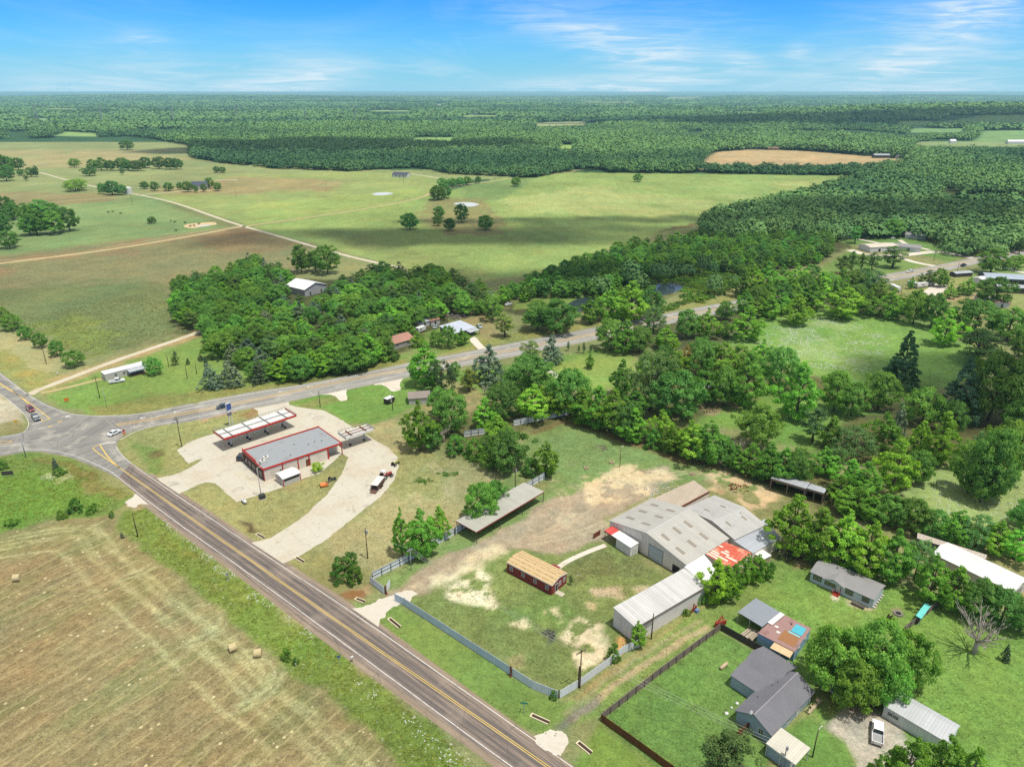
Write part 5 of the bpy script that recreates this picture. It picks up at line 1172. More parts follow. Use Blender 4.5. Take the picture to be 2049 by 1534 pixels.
# --- dead trees
def dead_tree(name, x, y, h, spread, label, seed, n=9):
    e = root(name, label, 'tree', x, y); rs = random.Random(seed)
    tk = MB(); tk.tube([(0, 0, -.2), (0.05, 0, h * .22), (.1, .05, h * .4)], [h * .075, h * .06, h * .05], 10)
    tk.build('trunk', DEADM, e, True)
    def branch(mb, p, d, L, r, lvl):
        q = p + d * L * .5 + Vector((rs.uniform(-.1, .1), rs.uniform(-.1, .1), .08)) * L; s_ = q + (d + Vector((rs.uniform(-.3, .3), rs.uniform(-.3, .3), rs.uniform(.0, .35)))).normalized() * L * .55
        mb.tube([p, q, s_], [r, r * .7, r * .3], 5)
        if lvl: 
            for b0 in (q, s_, p.lerp(q, .6)):
                for _ in range(2):
                    dd = (d + Vector((rs.uniform(-.8, .8), rs.uniform(-.8, .8), rs.uniform(-.1, .6)))).normalized(); branch(mb, b0, dd, L * rs.uniform(.4, .6), r * .45, lvl - 1)
    for i in range(n):
        a = 2 * math.pi * (i + rs.uniform(-.3, .3)) / n; up = rs.uniform(.35, 1.1)
        d = Vector((math.cos(a), math.sin(a), up)).normalized()
        mb = MB(); branch(mb, Vector((.05, 0, h * rs.uniform(.34, .42))), d, spread * rs.uniform(.55, .85), h * .026, 2)
        mb.build('branch', DEADM, e, True)
    return e
x, y = P(1948, 1306); dead_tree('dead_tree', x, y, 8.0, 6.0, 'leafless pale dead tree with spreading branches on the wide lawn', 3, 10)
x, y = P(887, 884); dead_tree('dead_tree', x, y, 6.5, 3.2, 'white leafless tree beside the ragged tall tree', 5, 6)
x, y = P(970, 790); dead_tree('dead_tree', x, y, 4, 2, 'pinkish small bare tree on the brown dirt patch', 6, 7)
x, y = P(1477, 906); dead_tree('dead_tree', x, y, 5, 2.5, 'white bare branches poking out of the curved hedgerow', 8, 6)

# ------------------------------------------------------------------ far forest: one continuous wood
FOREST = [(-400, 280), (0, 279), (120, 276), (260, 273), (325, 281), (385, 293), (385, 316), (460, 328), (560, 338), (700, 343), (830, 335), (900, 348), (985, 352), (1060, 357), (1125, 345), (1160, 341), (1205, 340), (1225, 346), (1400, 347), (1600, 350), (1700, 352), (1760, 356), (1840, 380), (2090, 398), (2500, 400), (2500, 186.2), (-400, 186.2)]
HOLES = [[(1395, 325), (1430, 304), (1500, 299), (1610, 302), (1810, 318), (1822, 327), (1600, 328), (1480, 327)], [(1066, 254), (1070, 246), (1172, 243), (1172, 252)], [(1785, 250), (1795, 242), (1868, 242), (1850, 251)],
         [(1810, 266), (1825, 257), (1937, 257), (1927, 267)], [(1935, 290), (1962, 261), (2500, 255), (2500, 290)], [(1850, 247), (1900, 231), (2500, 225), (2500, 251)], [(1815, 294), (1840, 283), (2500, 285), (2500, 297)], [(1114, 299), (1122, 289), (1150, 290), (1149, 300)],
         [(816, 283), (830, 274), (912, 274), (905, 283)], [(58, 241), (66, 234), (107, 238), (104, 242)], [(103, 273), (130, 262), (202, 267), (202, 275)], [(1320, 199), (1335, 193), (1445, 193), (1405, 199)], [(1655, 206), (1662, 203), (1710, 203), (1712, 206)], [(866, 211), (870, 207), (892, 207), (892, 211)],
         [(0, 270), (10, 264), (60, 262), (60, 270)], [(1890, 185), (1960, 184), (1960, 187)], [(480, 197), (500, 195), (560, 196), (550, 199)]]
HOLES += CLEARQ
rs = np.random.RandomState(42)
FX, FY, FS = [], [], []
d0 = 560.0
while d0 < 13500:
    d1 = d0 * 1.06
    s_ = max(8.4, .0048 * d0)
    n = int((d1 * d1 - d0 * d0) * .72 / (s_ * s_) * 1.15)
    ang = rs.uniform(-.72, .72, n); dd = np.sqrt(rs.uniform(d0 * d0, d1 * d1, n))
    FX.append(dd * np.sin(ang)); FY.append(dd * np.cos(ang)); FS.append(np.full(n, s_)); d0 = d1
FX = np.concatenate(FX); FY = np.concatenate(FY); FS = np.concatenate(FS)
FZ = terrain(FX, FY)
uu, vv = proj(FX, FY, FZ)
ok = poly_sd(uu, vv, FOREST) < 0
u2, v2 = proj(FX, FY, FZ + 10)
for hq in HOLES: ok &= (poly_sd(uu, vv, hq) > 0) & (poly_sd(uu, (vv + v2) / 2, hq) > 0) & (poly_sd(uu, v2, hq) > 0)
ok &= ~((fbm(FX / 260, FY / 420, 71, 3) > .69) & (FY > 1500))
FX, FY, FS, FZ = FX[ok], FY[ok], FS[ok], FZ[ok]
if EXTRA:
    ex = np.array(EXTRA); FX = np.r_[FX, ex[:, 0]]; FY = np.r_[FY, ex[:, 1]]; FS = np.r_[FS, ex[:, 3]]; FZ = np.r_[FZ, np.zeros(len(ex))]
nt_ = len(FX); dist = np.hypot(FX, FY)
print('forest crowns', nt_, 'trees', NTREE[0])
stand = fbm(FX / 220, FY / 220, 61, 4); stand2 = fbm(FX / 900, FY / 500, 62, 3)
HGT = np.clip(11.5 + (stand - .5) * 13 + rs.normal(size=nt_) * 2.2, 5, 20)
TW = FS * rs.uniform(1.0, 1.7, nt_)
TH = rs.uniform(.7, 1.15, nt_)
VV, TT = [], []
for lo, hi, nq in ((0, 640, 420), (640, 800, 220), (800, 1300, 96), (1300, 2600, 54), (2600, 20000, 24)):
    sel = np.nonzero((dist >= lo) & (dist < hi))[0]; m = len(sel)
    if not m: continue
    N = m * nq
    d = rs.normal(size=(N, 3)); d[:, 2] = np.abs(d[:, 2]) * 1.05 - .2; d /= np.linalg.norm(d, axis=1)[:, None]
    cid = np.repeat(sel, nq)
    rw = TW[cid] / 2 * (1 if lo < 1300 else 1.22); hh = HGT[cid]
    lob = 1 + .22 * np.sin(d[:, 0] * 5 + cid * 1.7) * np.cos(d[:, 1] * 6 + cid * 2.3) + .1 * rs.normal(size=N)
    p = np.stack([FX[cid] + d[:, 0] * rw * lob, FY[cid] + d[:, 1] * rw * lob, FZ[cid] + hh * .5 + d[:, 2] * hh * .5 * lob], 1)
    nr = d * (1 if lo < 640 else .7 if lo < 1300 else .5) + np.array([0, 0, .3 if lo < 640 else .6 if lo < 1300 else .9]) + rs.normal(size=(N, 3)) * .26; nr /= np.linalg.norm(nr, axis=1)[:, None]
    a = np.cross(nr, rs.normal(size=(N, 3))); a /= np.linalg.norm(a, axis=1)[:, None]; b = np.cross(nr, a)
    sz = (TW[cid] * 2.1 / math.sqrt(nq) * rs.uniform(.6, 1.3, N))[:, None] * .62
    a *= sz; b *= sz * .8
    VV.append(np.stack([p + a, p + b, p - a, p - b], 1).reshape(-1, 3))
    tone = np.clip(.5 + (stand[cid] - .5) * 2.3 + (fbm(FX / 2400, FY / 600, 63, 3)[cid] - .5) * 2.2 + (stand2[cid] - .5) * 1.4 + (TH[cid] - .92) * .45 + rs.normal(size=N) * .07, 0, 1)
    hue = np.clip(.5 + rs.normal(size=m)[np.repeat(np.arange(m), nq)] * .2, 0, 1)
    TT.append(np.repeat(np.stack([tone, hue, tone], 1), 4, 0))
VV = np.concatenate(VV); TT = np.concatenate(TT)
t = NT('forest_leaves')
at = t.add('ShaderNodeAttribute', attribute_name='Tone'); ts = t.add('ShaderNodeSeparateColor'); t.link(at.outputs['Color'], ts.inputs[0])
c = t.mix(ts.outputs[0], (.044, .122, .050), (.125, .262, .084)); c = t.mix(ts.outputs[1], c, t.mix(1.0, c, (1.25, 1.0, .8), 'MULTIPLY'))
t.bsdf(c, .8, 0, .1)
forest = link('forest', np_mesh('forest', VV, np.arange(len(VV)).reshape(-1, 4), {'Tone': ('POINT', TT)}, t.m))
tag(forest, 'dense green forest stretching to the horizon behind the fields', 'forest', None, 'stuff')
del VV, TT

# hedge between the tan field and the hayfield, and rough weeds along the verges
def weeds(name, polys, dens, size, mat, label, seed, cat='weeds', thr=.36):
    rs = np.random.RandomState(seed); Cs = []
    for poly in polys:
        w_ = [P(u, v) for u, v in poly]; a = np.array(w_); lo, hi = a.min(0), a.max(0); n = int((hi[0] - lo[0]) * (hi[1] - lo[1]) * dens)
        x = rs.uniform(lo[0], hi[0], n); y = rs.uniform(lo[1], hi[1], n); k = (poly_sd(x, y, w_) < -.4) & (fbm(x / 6, y / 6, seed, 3) > thr)
        Cs.append(np.stack([x[k], y[k], np.full(k.sum(), .08)], 1))
    C = np.concatenate(Cs); r = rs.uniform(.5, 1.2, len(C)) * size
    V, Fq, T = clump_leaves(rs, C, r, 9, size * .75, np.repeat(C - np.array([0, 0, .5]), 9, 0), .4, .8)
    o = link(name, np_mesh(name, V, Fq, {'Tone': ('POINT', np.stack([T, T, T], 1))}, mat))
    o.color = (1.25, 1.1, .8, 1)
    return tag(o, label, cat, None, 'stuff')
VERGE = [[(255, 1022), (300, 1018), (420, 1112), (500, 1170), (647, 1283), (860, 1445), (960, 1540), (880, 1560), (760, 1475), (647, 1386), (573, 1328), (511, 1272), (414, 1194), (306, 1114), (248, 1052)], [(-60, 925), (0, 922), (70, 912), (140, 922), (200, 948), (250, 985), (210, 1026), (100, 1040), (0, 1060), (-60, 1070)]]
wm_ = leaf_mat('weed_leaves', (.11, .17, .030), (.23, .28, .065), .8, .3)
weeds('roadside_weeds', VERGE, .8, .34, wm_, 'tall rough weeds and grass along the farm road verge', 9)
weeds('field_weeds', [[(0, 650), (250, 590), (380, 610), (398, 655), (170, 718), (90, 690)]], .42, .55, leaf_mat('field_weed_leaves', (.12, .16, .075), (.22, .25, .14), .8, .2), 'grey-green tall weeds in the field left of the wood', 10)

WFL = paint('white_petals', (.62, .64, .56), .9, .1)
weeds('white_wildflowers', [[(310, 1022), (420, 1105), (500, 1166), (560, 1212), (640, 1274), (640, 1292), (560, 1250), (480, 1190), (400, 1120), (310, 1040)], [(690, 1345), (760, 1378), (860, 1448), (960, 1540), (900, 1540), (800, 1450), (720, 1380)], [(68, 955), (130, 942), (150, 955), (100, 968)], [(1830, 1005), (1880, 960), (2040, 990), (2040, 1080), (1900, 1050)]], 1.3, .2, WFL, 'drifts of white wildflowers along the verges and meadow edge', 14, 'flowers', .44)
weeds('meadow_flowers', [[(1500, 700), (1540, 655), (1620, 632), (1700, 640), (1790, 680), (1750, 745), (1640, 740)]], 1.0, .3, WFL, 'white flowers sprinkled over the meadow beyond the hedge', 15, 'flowers', .5)

TUF = leaf_mat('grass_blades', (.13, .16, .05), (.24, .25, .10), .9, .3)
weeds('grass_tufts', [[(260, 880), (500, 815), (430, 866), (353, 903), (350, 948), (310, 956)], [(360, 990), (430, 968), (474, 1006), (690, 930), (600, 1040), (500, 1090)], [(800, 880), (930, 930), (1020, 960), (930, 1060), (740, 1150), (640, 1105), (800, 960)], [(1020, 960), (1060, 870), (1260, 885), (1400, 930), (1220, 960), (1100, 1000)], [(800, 1205), (960, 1150), (1130, 1115), (1300, 1135), (1290, 1280), (1120, 1380)], [(720, 1214), (1100, 1392), (1125, 1470), (1090, 1490)], [(1130, 1440), (1290, 1300), (1560, 1115), (1640, 1120), (1440, 1250), (1203, 1440)]], .55, .17, TUF, 'short dry grass tufts scattered over the lots around the station and yard', 21, 'grass', .4)
weeds('lawn_tufts', [[(1215, 1440), (1440, 1265), (1520, 1310), (1480, 1420), (1390, 1560)], [(1480, 1240), (1640, 1120), (1800, 1175), (2060, 1270), (2060, 1540), (1900, 1560), (1800, 1330), (1640, 1260)]], .5, .16, leaf_mat('lawn_blades', (.10, .165, .042), (.18, .24, .07), .9, .3), 'lush short grass tufts over the house lawns', 22, 'grass', .42)
row('the flower bed', 'the house wall', 'flower bed plants', [('bush', 1620, 1418, 1412, 7), ('bush', 1626, 1412, 1406, 6), ('bush', 1631, 1408, 1401, 7), ('bush', 1615, 1424, 1419, 6)])
# ------------------------------------------------------------------ building parts
TRIM_W = paint('white_trim', S(232, 230, 226), .6, .08); GLASS = glass()
DOORW = paint('white_door', S(226, 226, 222), .6, .08); DARKIN = paint('dark_interior', (.02, .019, .018), .9, .2)

def opening(r, side, L, W, s, z, w_, h, kind='window', frame=TRIM_W, pane=GLASS, d=.06, fw=.1, name=None):
    """window or door on a wall of the box L x W centred on the root; s = offset along the wall"""
    def tr(a, b, c):   # a along, b out of the wall, c up
        if side == 'y-': return (a, -W / 2 - b, c)
        if side == 'y+': return (-a, W / 2 + b, c)
        if side == 'x-': return (-L / 2 - b, -a, c)
        return (L / 2 + b, a, c)
    def bx(mb, a0, a1, b0, b1, c0, c1):
        p = tr(a0, b0, c0); q = tr(a1, b1, c1)
        mb.box(min(p[0], q[0]), max(p[0], q[0]), min(p[1], q[1]), max(p[1], q[1]), c0, c1)
    f = MB(); o = s
    bx(f, o - w_ / 2 - fw, o - w_ / 2, -.03, d, z - (fw if kind == 'window' else 0), z + h + fw)
    bx(f, o + w_ / 2, o + w_ / 2 + fw, -.03, d, z - (fw if kind == 'window' else 0), z + h + fw)
    bx(f, o - w_ / 2, o + w_ / 2, -.03, d, z + h, z + h + fw)
    if kind == 'window':
        bx(f, o - w_ / 2, o + w_ / 2, -.03, d, z - fw, z)
        bx(f, o - .03, o + .03, 0, d * .8, z, z + h); bx(f, o - w_ / 2, o - .03, 0, d * .8, z + h / 2 - .03, z + h / 2 + .03); bx(f, o + .03, o + w_ / 2, 0, d * .8, z + h / 2 - .03, z + h / 2 + .03)
    fo = f.build(name or kind, frame, r)
    p = MB(); bx(p, o - w_ / 2, o + w_ / 2, -.02, .025, z, z + h)
    p.build('pane' if kind == 'window' else 'panel', pane, fo)
    if kind == 'door':
        k = MB(); bx(k, o + w_ / 2 - .18, o + w_ / 2 - .1, .025, .09, z + h * .45, z + h * .5); k.build('handle', paint('metal_handle', (.3, .3, .3), .4), fo)
    return fo

def gable(r, L, W, e, rz_, wall, roof, ov=.25, t=.12, axis='x', z0=0., name_w='wall', off=0.):
    """gabled box with ridge along local x (axis x) or y; off shifts the ridge sideways"""
    w_ = MB()
    A, B = (W, L) if axis == 'x' else (L, W)
    prof = [(-A / 2, z0), (A / 2, z0), (A / 2, e), (off, rz_), (-A / 2, e)]
    w_.prism(prof, -B / 2, B / 2, 'x' if axis == 'x' else 'y'); w_.build(name_w, wall, r)
    rf = MB()
    for sgn in (-1, 1):
        run = A / 2 - sgn * off; sl = (rz_ - e) / run
        a1 = sgn * (A / 2 + ov); z1 = e - sl * ov + t + .03; z2 = rz_ + t + .03
        q = [(off, -B / 2 - ov, z2), (off, B / 2 + ov, z2), (a1, B / 2 + ov, z1), (a1, -B / 2 - ov, z1)]
        if axis == 'x': q = [(b, a, z) for a, b, z in q]
        rf.slab(q, t)
    return rf.build('roof', roof, r)

def shed_box(r, L, W, zf, zb, wall, roof, ov=.2, t=.12, z0=0.):
    """mono-pitch box: height zf at y-, zb at y+"""
    w_ = MB(); w_.prism([(-W / 2, z0), (W / 2, z0), (W / 2, zb), (-W / 2, zf)], -L / 2, L / 2, 'x'); w_.build('wall', wall, r)
    sl = (zb - zf) / W; rf = MB()
    rf.slab([(-L / 2 - ov, -W / 2 - ov, zf - sl * ov + t + .03), (L / 2 + ov, -W / 2 - ov, zf - sl * ov + t + .03), (L / 2 + ov, W / 2 + ov, zb + sl * ov + t + .03), (-L / 2 - ov, W / 2 + ov, zb + sl * ov + t + .03)], t)
    return rf.build('roof', roof, r)

def canopy(r, L, W, zf, zb, roof, postm, nx=3, t=.15, posts=True, fascia=None, both=True, pw=.12):
    rf = MB(); rf.slab([(-L / 2, -W / 2, zf), (L / 2, -W / 2, zf), (L / 2, W / 2, zb), (-L / 2, W / 2, zb)], t); rf.build('roof', roof, r)
    if fascia:
        f = MB(); f.box(-L / 2, L / 2, -W / 2 - .06, -W / 2 - .002, zf - .3, zf + .02); f.build('fascia', fascia, r)
    if posts:
        for i in range(nx):
            x = -L / 2 + .2 + (L - .4) * i / (nx - 1)
            for y, z in ((-W / 2 + .15, zf), (W / 2 - .15, zb)) if both else ((-W / 2 + .15, zf),):
                p = MB(); p.box(x - pw / 2, x + pw / 2, y - pw / 2, y + pw / 2, 0, z - t + .01); p.build('post', postm, r)

BEIGE = sheet_metal('beige_sheet_wall', S(248, 236, 222), 0, .6, .6, (.4, .35, .3), .15, .86)
GALV = sheet_metal('galvanised_roof', S(194, 191, 183), 1, .95, .5, (.38, .35, .3), .35, .70)
GALV2 = sheet_metal('grey_roof', S(178, 176, 174), 0, .9, .5, (.3, .28, .25), .25, .75)
GALVB = sheet_metal('blue_grey_roof', S(188, 192, 200), 0, .8, .45, (.3, .3, .3), .2, .7)
REDM = sheet_metal('faded_red_roof', S(216, 92, 66), 0, .5, .5, (.55, .40, .32), .4, .8, 0, 0, S(238, 168, 136))
REDP = paint('red_trim', S(206, 52, 46), .5, .12); WHITEM = sheet_metal('white_roof', S(240, 240, 240), 0, .9, .45, (.6, .58, .55), .2, .85)
GREYW = sheet_metal('grey_wall', S(236, 230, 226), 0, .6, .6, (.3, .26, .22), .3, .8)
STEEL = paint('dark_steel', S(84, 78, 78), .6, .2); RUST = paint('rusty_steel', S(128, 68, 48), .85, .25, 2)
MUDW = paint('dirty_white', S(214, 208, 198), .7, .15)

# --- warehouse complex
cx0, cy0, an, L, W = place((1220, 1040), (1375, 1129.6), (1306, 997), 4.2)
wh = root('warehouse', 'big beige metal warehouse with skylit gable roof and overhead door', 'warehouse', cx0, cy0, 0, an)
gable(wh, L - .3, W, 4.0, 6.6, BEIGE, GALV, .2, .12, 'y')
od = opening(wh, 'y-', L, W, 3.2, .05, 4.4, 3.9, 'door', paint('door_frame', S(120, 112, 108), .6), sheet_metal('roll_door', S(196, 204, 208), 2, .45, .5, (.4, .4, .4), .2, .8), .06, .1, 'overhead_door')
o2 = opening(wh, 'y-', L, W, 9.6, .05, 2.0, 2.1, 'door', paint('door_frame', S(120, 112, 108)), DARKIN, .06, .08, 'side_door')
SKY = sheet_metal('skylight_panel', S(158, 148, 134), 1, .5, .35, (.3, .25, .2), .3, .8)
for (s, yy) in [(-.72, -.26), (-.72, .03), (-.72, .32), (-.28, -.28), (-.28, .02), (-.28, .3), (.28, -.33), (.28, -.06), (.28, .2), (.68, -.36), (.68, -.09), (.68, .2)]:
    x = s * L / 2; sl = 2.6 / (L / 2); k = MB(); wdt = .5; ln = 1.3
    zf = lambda q: 6.6 + .17 - abs(q) * sl
    k.slab([(x - ln, yy * W - wdt, zf(x - ln)), (x + ln, yy * W - wdt, zf(x + ln)), (x + ln, yy * W + wdt, zf(x + ln)), (x - ln, yy * W + wdt, zf(x - ln))], .015)
    k.build('skylight', SKY, wh)
k = MB(); k.slab([(-.28, -W / 2 - .22, 6.74), (.28, -W / 2 - .22, 6.74), (.28, W / 2 + .22, 6.74), (-.28, W / 2 + .22, 6.74)], .05); k.build('ridge_cap', paint('ridge_metal', S(206, 204, 200), .4), wh)
k = MB(); k.box(-L / 2 - .32, -L / 2 - .21, -W / 2 - .2, W / 2 + .2, 3.85, 4.1); k.build('gutter', paint('cream_gutter', S(226, 206, 164), .6), wh)
for s in (-.56, -.1):
    k = MB(); k.tube([(s * L / 2, -W / 2 - .05, 5.0 + s), (s * L / 2, -W / 2 - .3, 5.0 + s), (s * L / 2, -W / 2 - .34, 4.85 + s)], .12, 8); k.build('wall_lamp', TRIM_W, wh)
# rear blocks
cx0, cy0, an, L, W = place((1306, 997), (1360, 1014), (1389, 962), 4)
def quad_block(name, label, cat, q, zs, wall, roof, group=None):
    """block under a roof with four given corners (pixels) at heights zs"""
    pts = [Vector((*P(*p, z), z)) for p, z in zip(q, zs)]; c = sum(pts, Vector()) / 4
    r = root(name, label, cat, c.x, c.y, 0, 0, group)
    loc = [p - Vector((c.x, c.y, 0)) for p in pts]
    ang = math.atan2((loc[1] - loc[0]).y, (loc[1] - loc[0]).x); r.rotation_euler = (0, 0, ang); M = Matrix.Rotation(-ang, 3, 'Z'); loc = [M @ p for p in loc]
    cc = Vector((0, 0, 0)); rf = MB(); rf.slab([p + Vector((0, 0, .06)) + Vector((p.x, p.y, 0)).normalized() * .12 for p in loc], .1)
    if wall:
        w_ = MB(); v = [Vector((p.x, p.y, 0)) for p in loc] + [p - Vector((0, 0, .08)) for p in loc]
        w_.add(v, [(3, 2, 1, 0), (4, 5, 6, 7), (0, 1, 5, 4), (1, 2, 6, 5), (2, 3, 7, 6), (3, 0, 4, 7)]); w_.build('wall', wall, r)
    rf.build('roof', roof, r)
    return r, loc
BRG = sheet_metal('brownish_roof', S(196, 180, 160), 0, .9, .5, (.34, .27, .2), .3, .75)
r, loc = quad_block('warehouse_wing', 'low brownish flat-roofed wing behind the warehouse', 'warehouse', [(1306, 998), (1361, 1015), (1419, 984), (1388, 961)], [3.9, 3.7, 3.4, 3.6], BEIGE, BRG)
k = MB(); k.bar(loc[1] + Vector((0, 0, .0)), loc[2] + Vector((0, 0, .0)), .2, .5); k.build('parapet', RUST, r)
cx0, cy0, an, L, W = place((1369, 1016), (1470, 1078), (1422, 986), 4.2)
wb = root('rear_warehouse', 'grey gabled warehouse block behind the skylit one', 'warehouse', cx0, cy0, 0, an)
gable(wb, L, W, 4.0, 5.4, BEIGE, GALV2 if 0 else sheet_metal('grey_roof_long', S(196, 194, 190), 1, .9, .5, (.28, .26, .23), .25, .75, 0, 0, S(186, 184, 180)), .15, .12, 'y', 0, 'wall', 1.2)
for (s, yy) in [(-.45, -.2), (-.3, .2), (.45, -.25), (.5, .22), (.2, .28)]:
    x = s * L / 2; run = (L / 2 + 1.2) if x < 1.2 else (L / 2 - 1.2); zf = lambda q: 5.4 + .175 - abs(q - 1.2) * 1.4 / run
    k = MB(); k.slab([(x - .9, yy * W - .35, zf(x - .9)), (x + .9, yy * W - .35, zf(x + .9)), (x + .9, yy * W + .35, zf(x + .9)), (x - .9, yy * W + .35, zf(x - .9))], .012); k.build('skylight', SKY, wb)
r, loc = quad_block('lean_to', 'pale lean-to of the warehouse shaded by a big tree', 'shed', [(1467, 1080), (1506, 1106), (1562, 1076), (1530, 1038)], [3.8, 3.2, 3.2, 3.8], BEIGE, GALVB)
r, loc = quad_block('red_lean_to', 'lean-to with patched orange-red metal roof beside the warehouse', 'shed', [(1408, 1106), (1461, 1136), (1505, 1106), (1447, 1083)], [3.9, 3.0, 3.0, 3.9], BEIGE, REDM)
for (a, b, w_) in ((.3, .6, .5), (.55, .95, .4), (.05, .35, .35), (.1, .75, .24), (.02, .5, .12), (.35, .5, .62), (.05, .2, .74)):
    k = MB(); p0, p1, p2, p3 = loc; e = lambda u, v: p0 * (1 - u) * (1 - v) + p1 * u * (1 - v) + p2 * u * v + p3 * (1 - u) * v + Vector((0, 0, .08))
    k.slab([e(a, w_ - .08), e(b, w_ - .08), e(b, w_), e(a, w_)], .01); k.build('roof_patch', paint('pale_patch', S(240, 224, 206), .5), r)
r, loc = quad_block('white_lean_to', 'white metal roof joining the warehouse to the long shed', 'shed', [(1370, 1134), (1408, 1166), (1440, 1147), (1409, 1110)], [4.2, 3.4, 3.1, 4.0], GREYW, WHITEM)
cx0, cy0, an, L, W = place((1500, 1106), (1524, 1122), (1524, 1092), 2.6)
r = root('storage_box', 'small white storage box at the end of the red lean-to', 'shed', cx0, cy0, 0, an); shed_box(r, 2.8, 2.6, 2.3, 2.5, paint('tan_box', S(186, 168, 148)), WHITEM)
# annex with red awning
cx0, cy0, an, L, W = place((1210, 1060), (1262, 1094), (1225, 1052), 3)
r = root('annex', 'white annex with half red awning on the warehouse front', 'annex', cx0, cy0, 0, an)
k = MB(); k.box(-.4, L / 2, -W / 2, W / 2 - .05, 0, 2.85); k.build('wall', GREYW, r)
k = MB(); k.slab([(-L / 2 + 2.6, -W / 2 - .1, 2.9), (L / 2 + .1, -W / 2 - .1, 2.9), (L / 2 + .1, W / 2, 3.15), (-L / 2 + 2.6, W / 2, 3.15)], .1); k.build('roof', WHITEM, r)
k = MB(); k.slab([(-L / 2, -W / 2 - .1, 2.9), (-L / 2 + 2.59, -W / 2 - .1, 2.9), (-L / 2 + 2.59, W / 2, 3.15), (-L / 2, W / 2, 3.15)], .1); k.build('awning', sheet_metal('red_awning', S(222, 76, 70), 0, .4, .5, (.5, .3, .26), .2, .85), r)
for y in (-W / 2 + .1, W / 2 - .2):
    k = MB(); k.box(-L / 2 + .1, -L / 2 + .2, y - .05, y + .05, 0, 2.8); k.build('post', RUST, r)
opening(r, 'x+', L, W, 0, .05, .9, 2.0, 'door', TRIM_W, DOORW)
# long grey shed
cx0, cy0, an, L, W = place((1229, 1215.6), (1272.5, 1249), (1364, 1135), 5)
r = root('long_shed', 'long grey metal shed with white side wall beside the dirt lane', 'shed', cx0, cy0, 0, an)
k = MB(); k.prism([(-L / 2, 0), (L / 2, 0), (L / 2, 4.3), (-L / 2, 5.0)], -W / 2, W / 2, 'y'); k.build('wall', GREYW, r)
k = MB(); k.slab([(-L / 2 - .15, -W / 2 - .2, 5.17), (L / 2 + .2, -W / 2 - .2, 4.43), (L / 2 + .2, W / 2 + .2, 4.43), (-L / 2 - .15, W / 2 + .2, 5.17)], .1); k.build('roof', sheet_metal('pale_ribbed_roof', S(208, 206, 204), 1, .8, .45, (.4, .37, .33), .25, .7, 0, .12), r)
k = MB(); k.box(L / 2 + .21, L / 2 + .3, -W / 2, W / 2, 4.15, 4.35); k.build('gutter', paint('brown_gutter', S(120, 96, 92), .6), r)
k = MB(); k.box(L / 2 + .005, L / 2 + .05, -W / 2 + 2.8, -W / 2 + 5.4, 2.4, 3.7); k.build('vent_panel', paint('grey_panel', S(176, 172, 168), .6, .2), r)
k = MB(); k.box(L / 2 + .005, L / 2 + .04, W / 2 - 1.2, W / 2 - .3, .1, 2.2); k.build('door', DOORW, r)
# red office building
cx0, cy0, an, L, W = place((1014.5, 1124), (1104, 1170), (1044, 1101), 3)
RDW = sheet_metal('barn_red_siding', S(146, 44, 46), 0, .25, .7, (.12, .05, .05), .25, .85)
r = root('red_building', 'long red building with worn tan roof and white windows', 'building', cx0, cy0, 0, an)
t = NT('worn_tan_roof'); tcx = t.add('ShaderNodeTexCoord'); pos = tcx.outputs['Object']; sp = t.add('ShaderNodeSeparateXYZ'); t.link(pos, sp.inputs[0])
n = t.noise(.5, 4, .6, pos); ln_ = t.noise(2.5, 4, .8, t.scalevec(pos, (.8, .15, .8)))
sd2 = t.math('ABSOLUTE', t.math('SUBTRACT', t.math('FRACT', t.math('DIVIDE', t.math('ADD', sp.outputs[1], 2.95), 1.18)), .5))
dk = t.math('MULTIPLY', t.math('LESS_THAN', sd2, t.math('MULTIPLY', ln_, .14)), t.ramp(ln_, .42, .55))
c = t.mix(1.0, S(216, 186, 138), t.math('MULTIPLY_ADD', n, .3, .86), 'MULTIPLY'); c = t.mix(t.math('MULTIPLY', dk, .85), c, S(84, 62, 44)); t.bsdf(c, .8)
gable(r, L, W, 2.9, 3.6, RDW, t.m, .1)
for s in (-.40, -.13, .14, .40): opening(r, 'y-', L, W, s * L, 1.15, .75, .95)
opening(r, 'x+', L, W, -1.1, .15, .95, 2.0, 'door', TRIM_W, paint('dark_door', S(70, 60, 66)))
opening(r, 'x+', L, W, .3, 1.15, .75, .95); opening(r, 'x+', L, W, 2.0, 1.15, .75, .95)
k = MB(); k.prism([(-W / 2 - .12, 2.72), (0, 3.42), (W / 2 + .12, 2.72), (W / 2 + .12, 2.95), (0, 3.66), (-W / 2 - .12, 2.95)], L / 2 + .11, L / 2 + .17, 'x'); k.build('fascia', TRIM_W, r)
k = MB(); k.box(-L / 2, L / 2, -W / 2 - .16, -W / 2 - .11, 2.75, 2.95); k.build('gutter', TRIM_W, r)
k = MB(); k.box(L / 2 + .05, L / 2 + 2.2, -1.9, -.5, 0, .1); k.build('step', paint('slab_concrete', S(210, 200, 180)), r)
k = MB(); k.slab([(1.8, W / 2, 2.6), (4.0, W / 2, 2.6), (4.0, W / 2 + 1.5, 2.35), (1.8, W / 2 + 1.5, 2.35)], .1); k.build('porch_roof', RDW, r)
for x in (1.9, 3.9):
    k = MB(); k.box(x - .05, x + .05, W / 2 + 1.35, W / 2 + 1.45, 0, 2.25); k.build('post', TRIM_W, r)
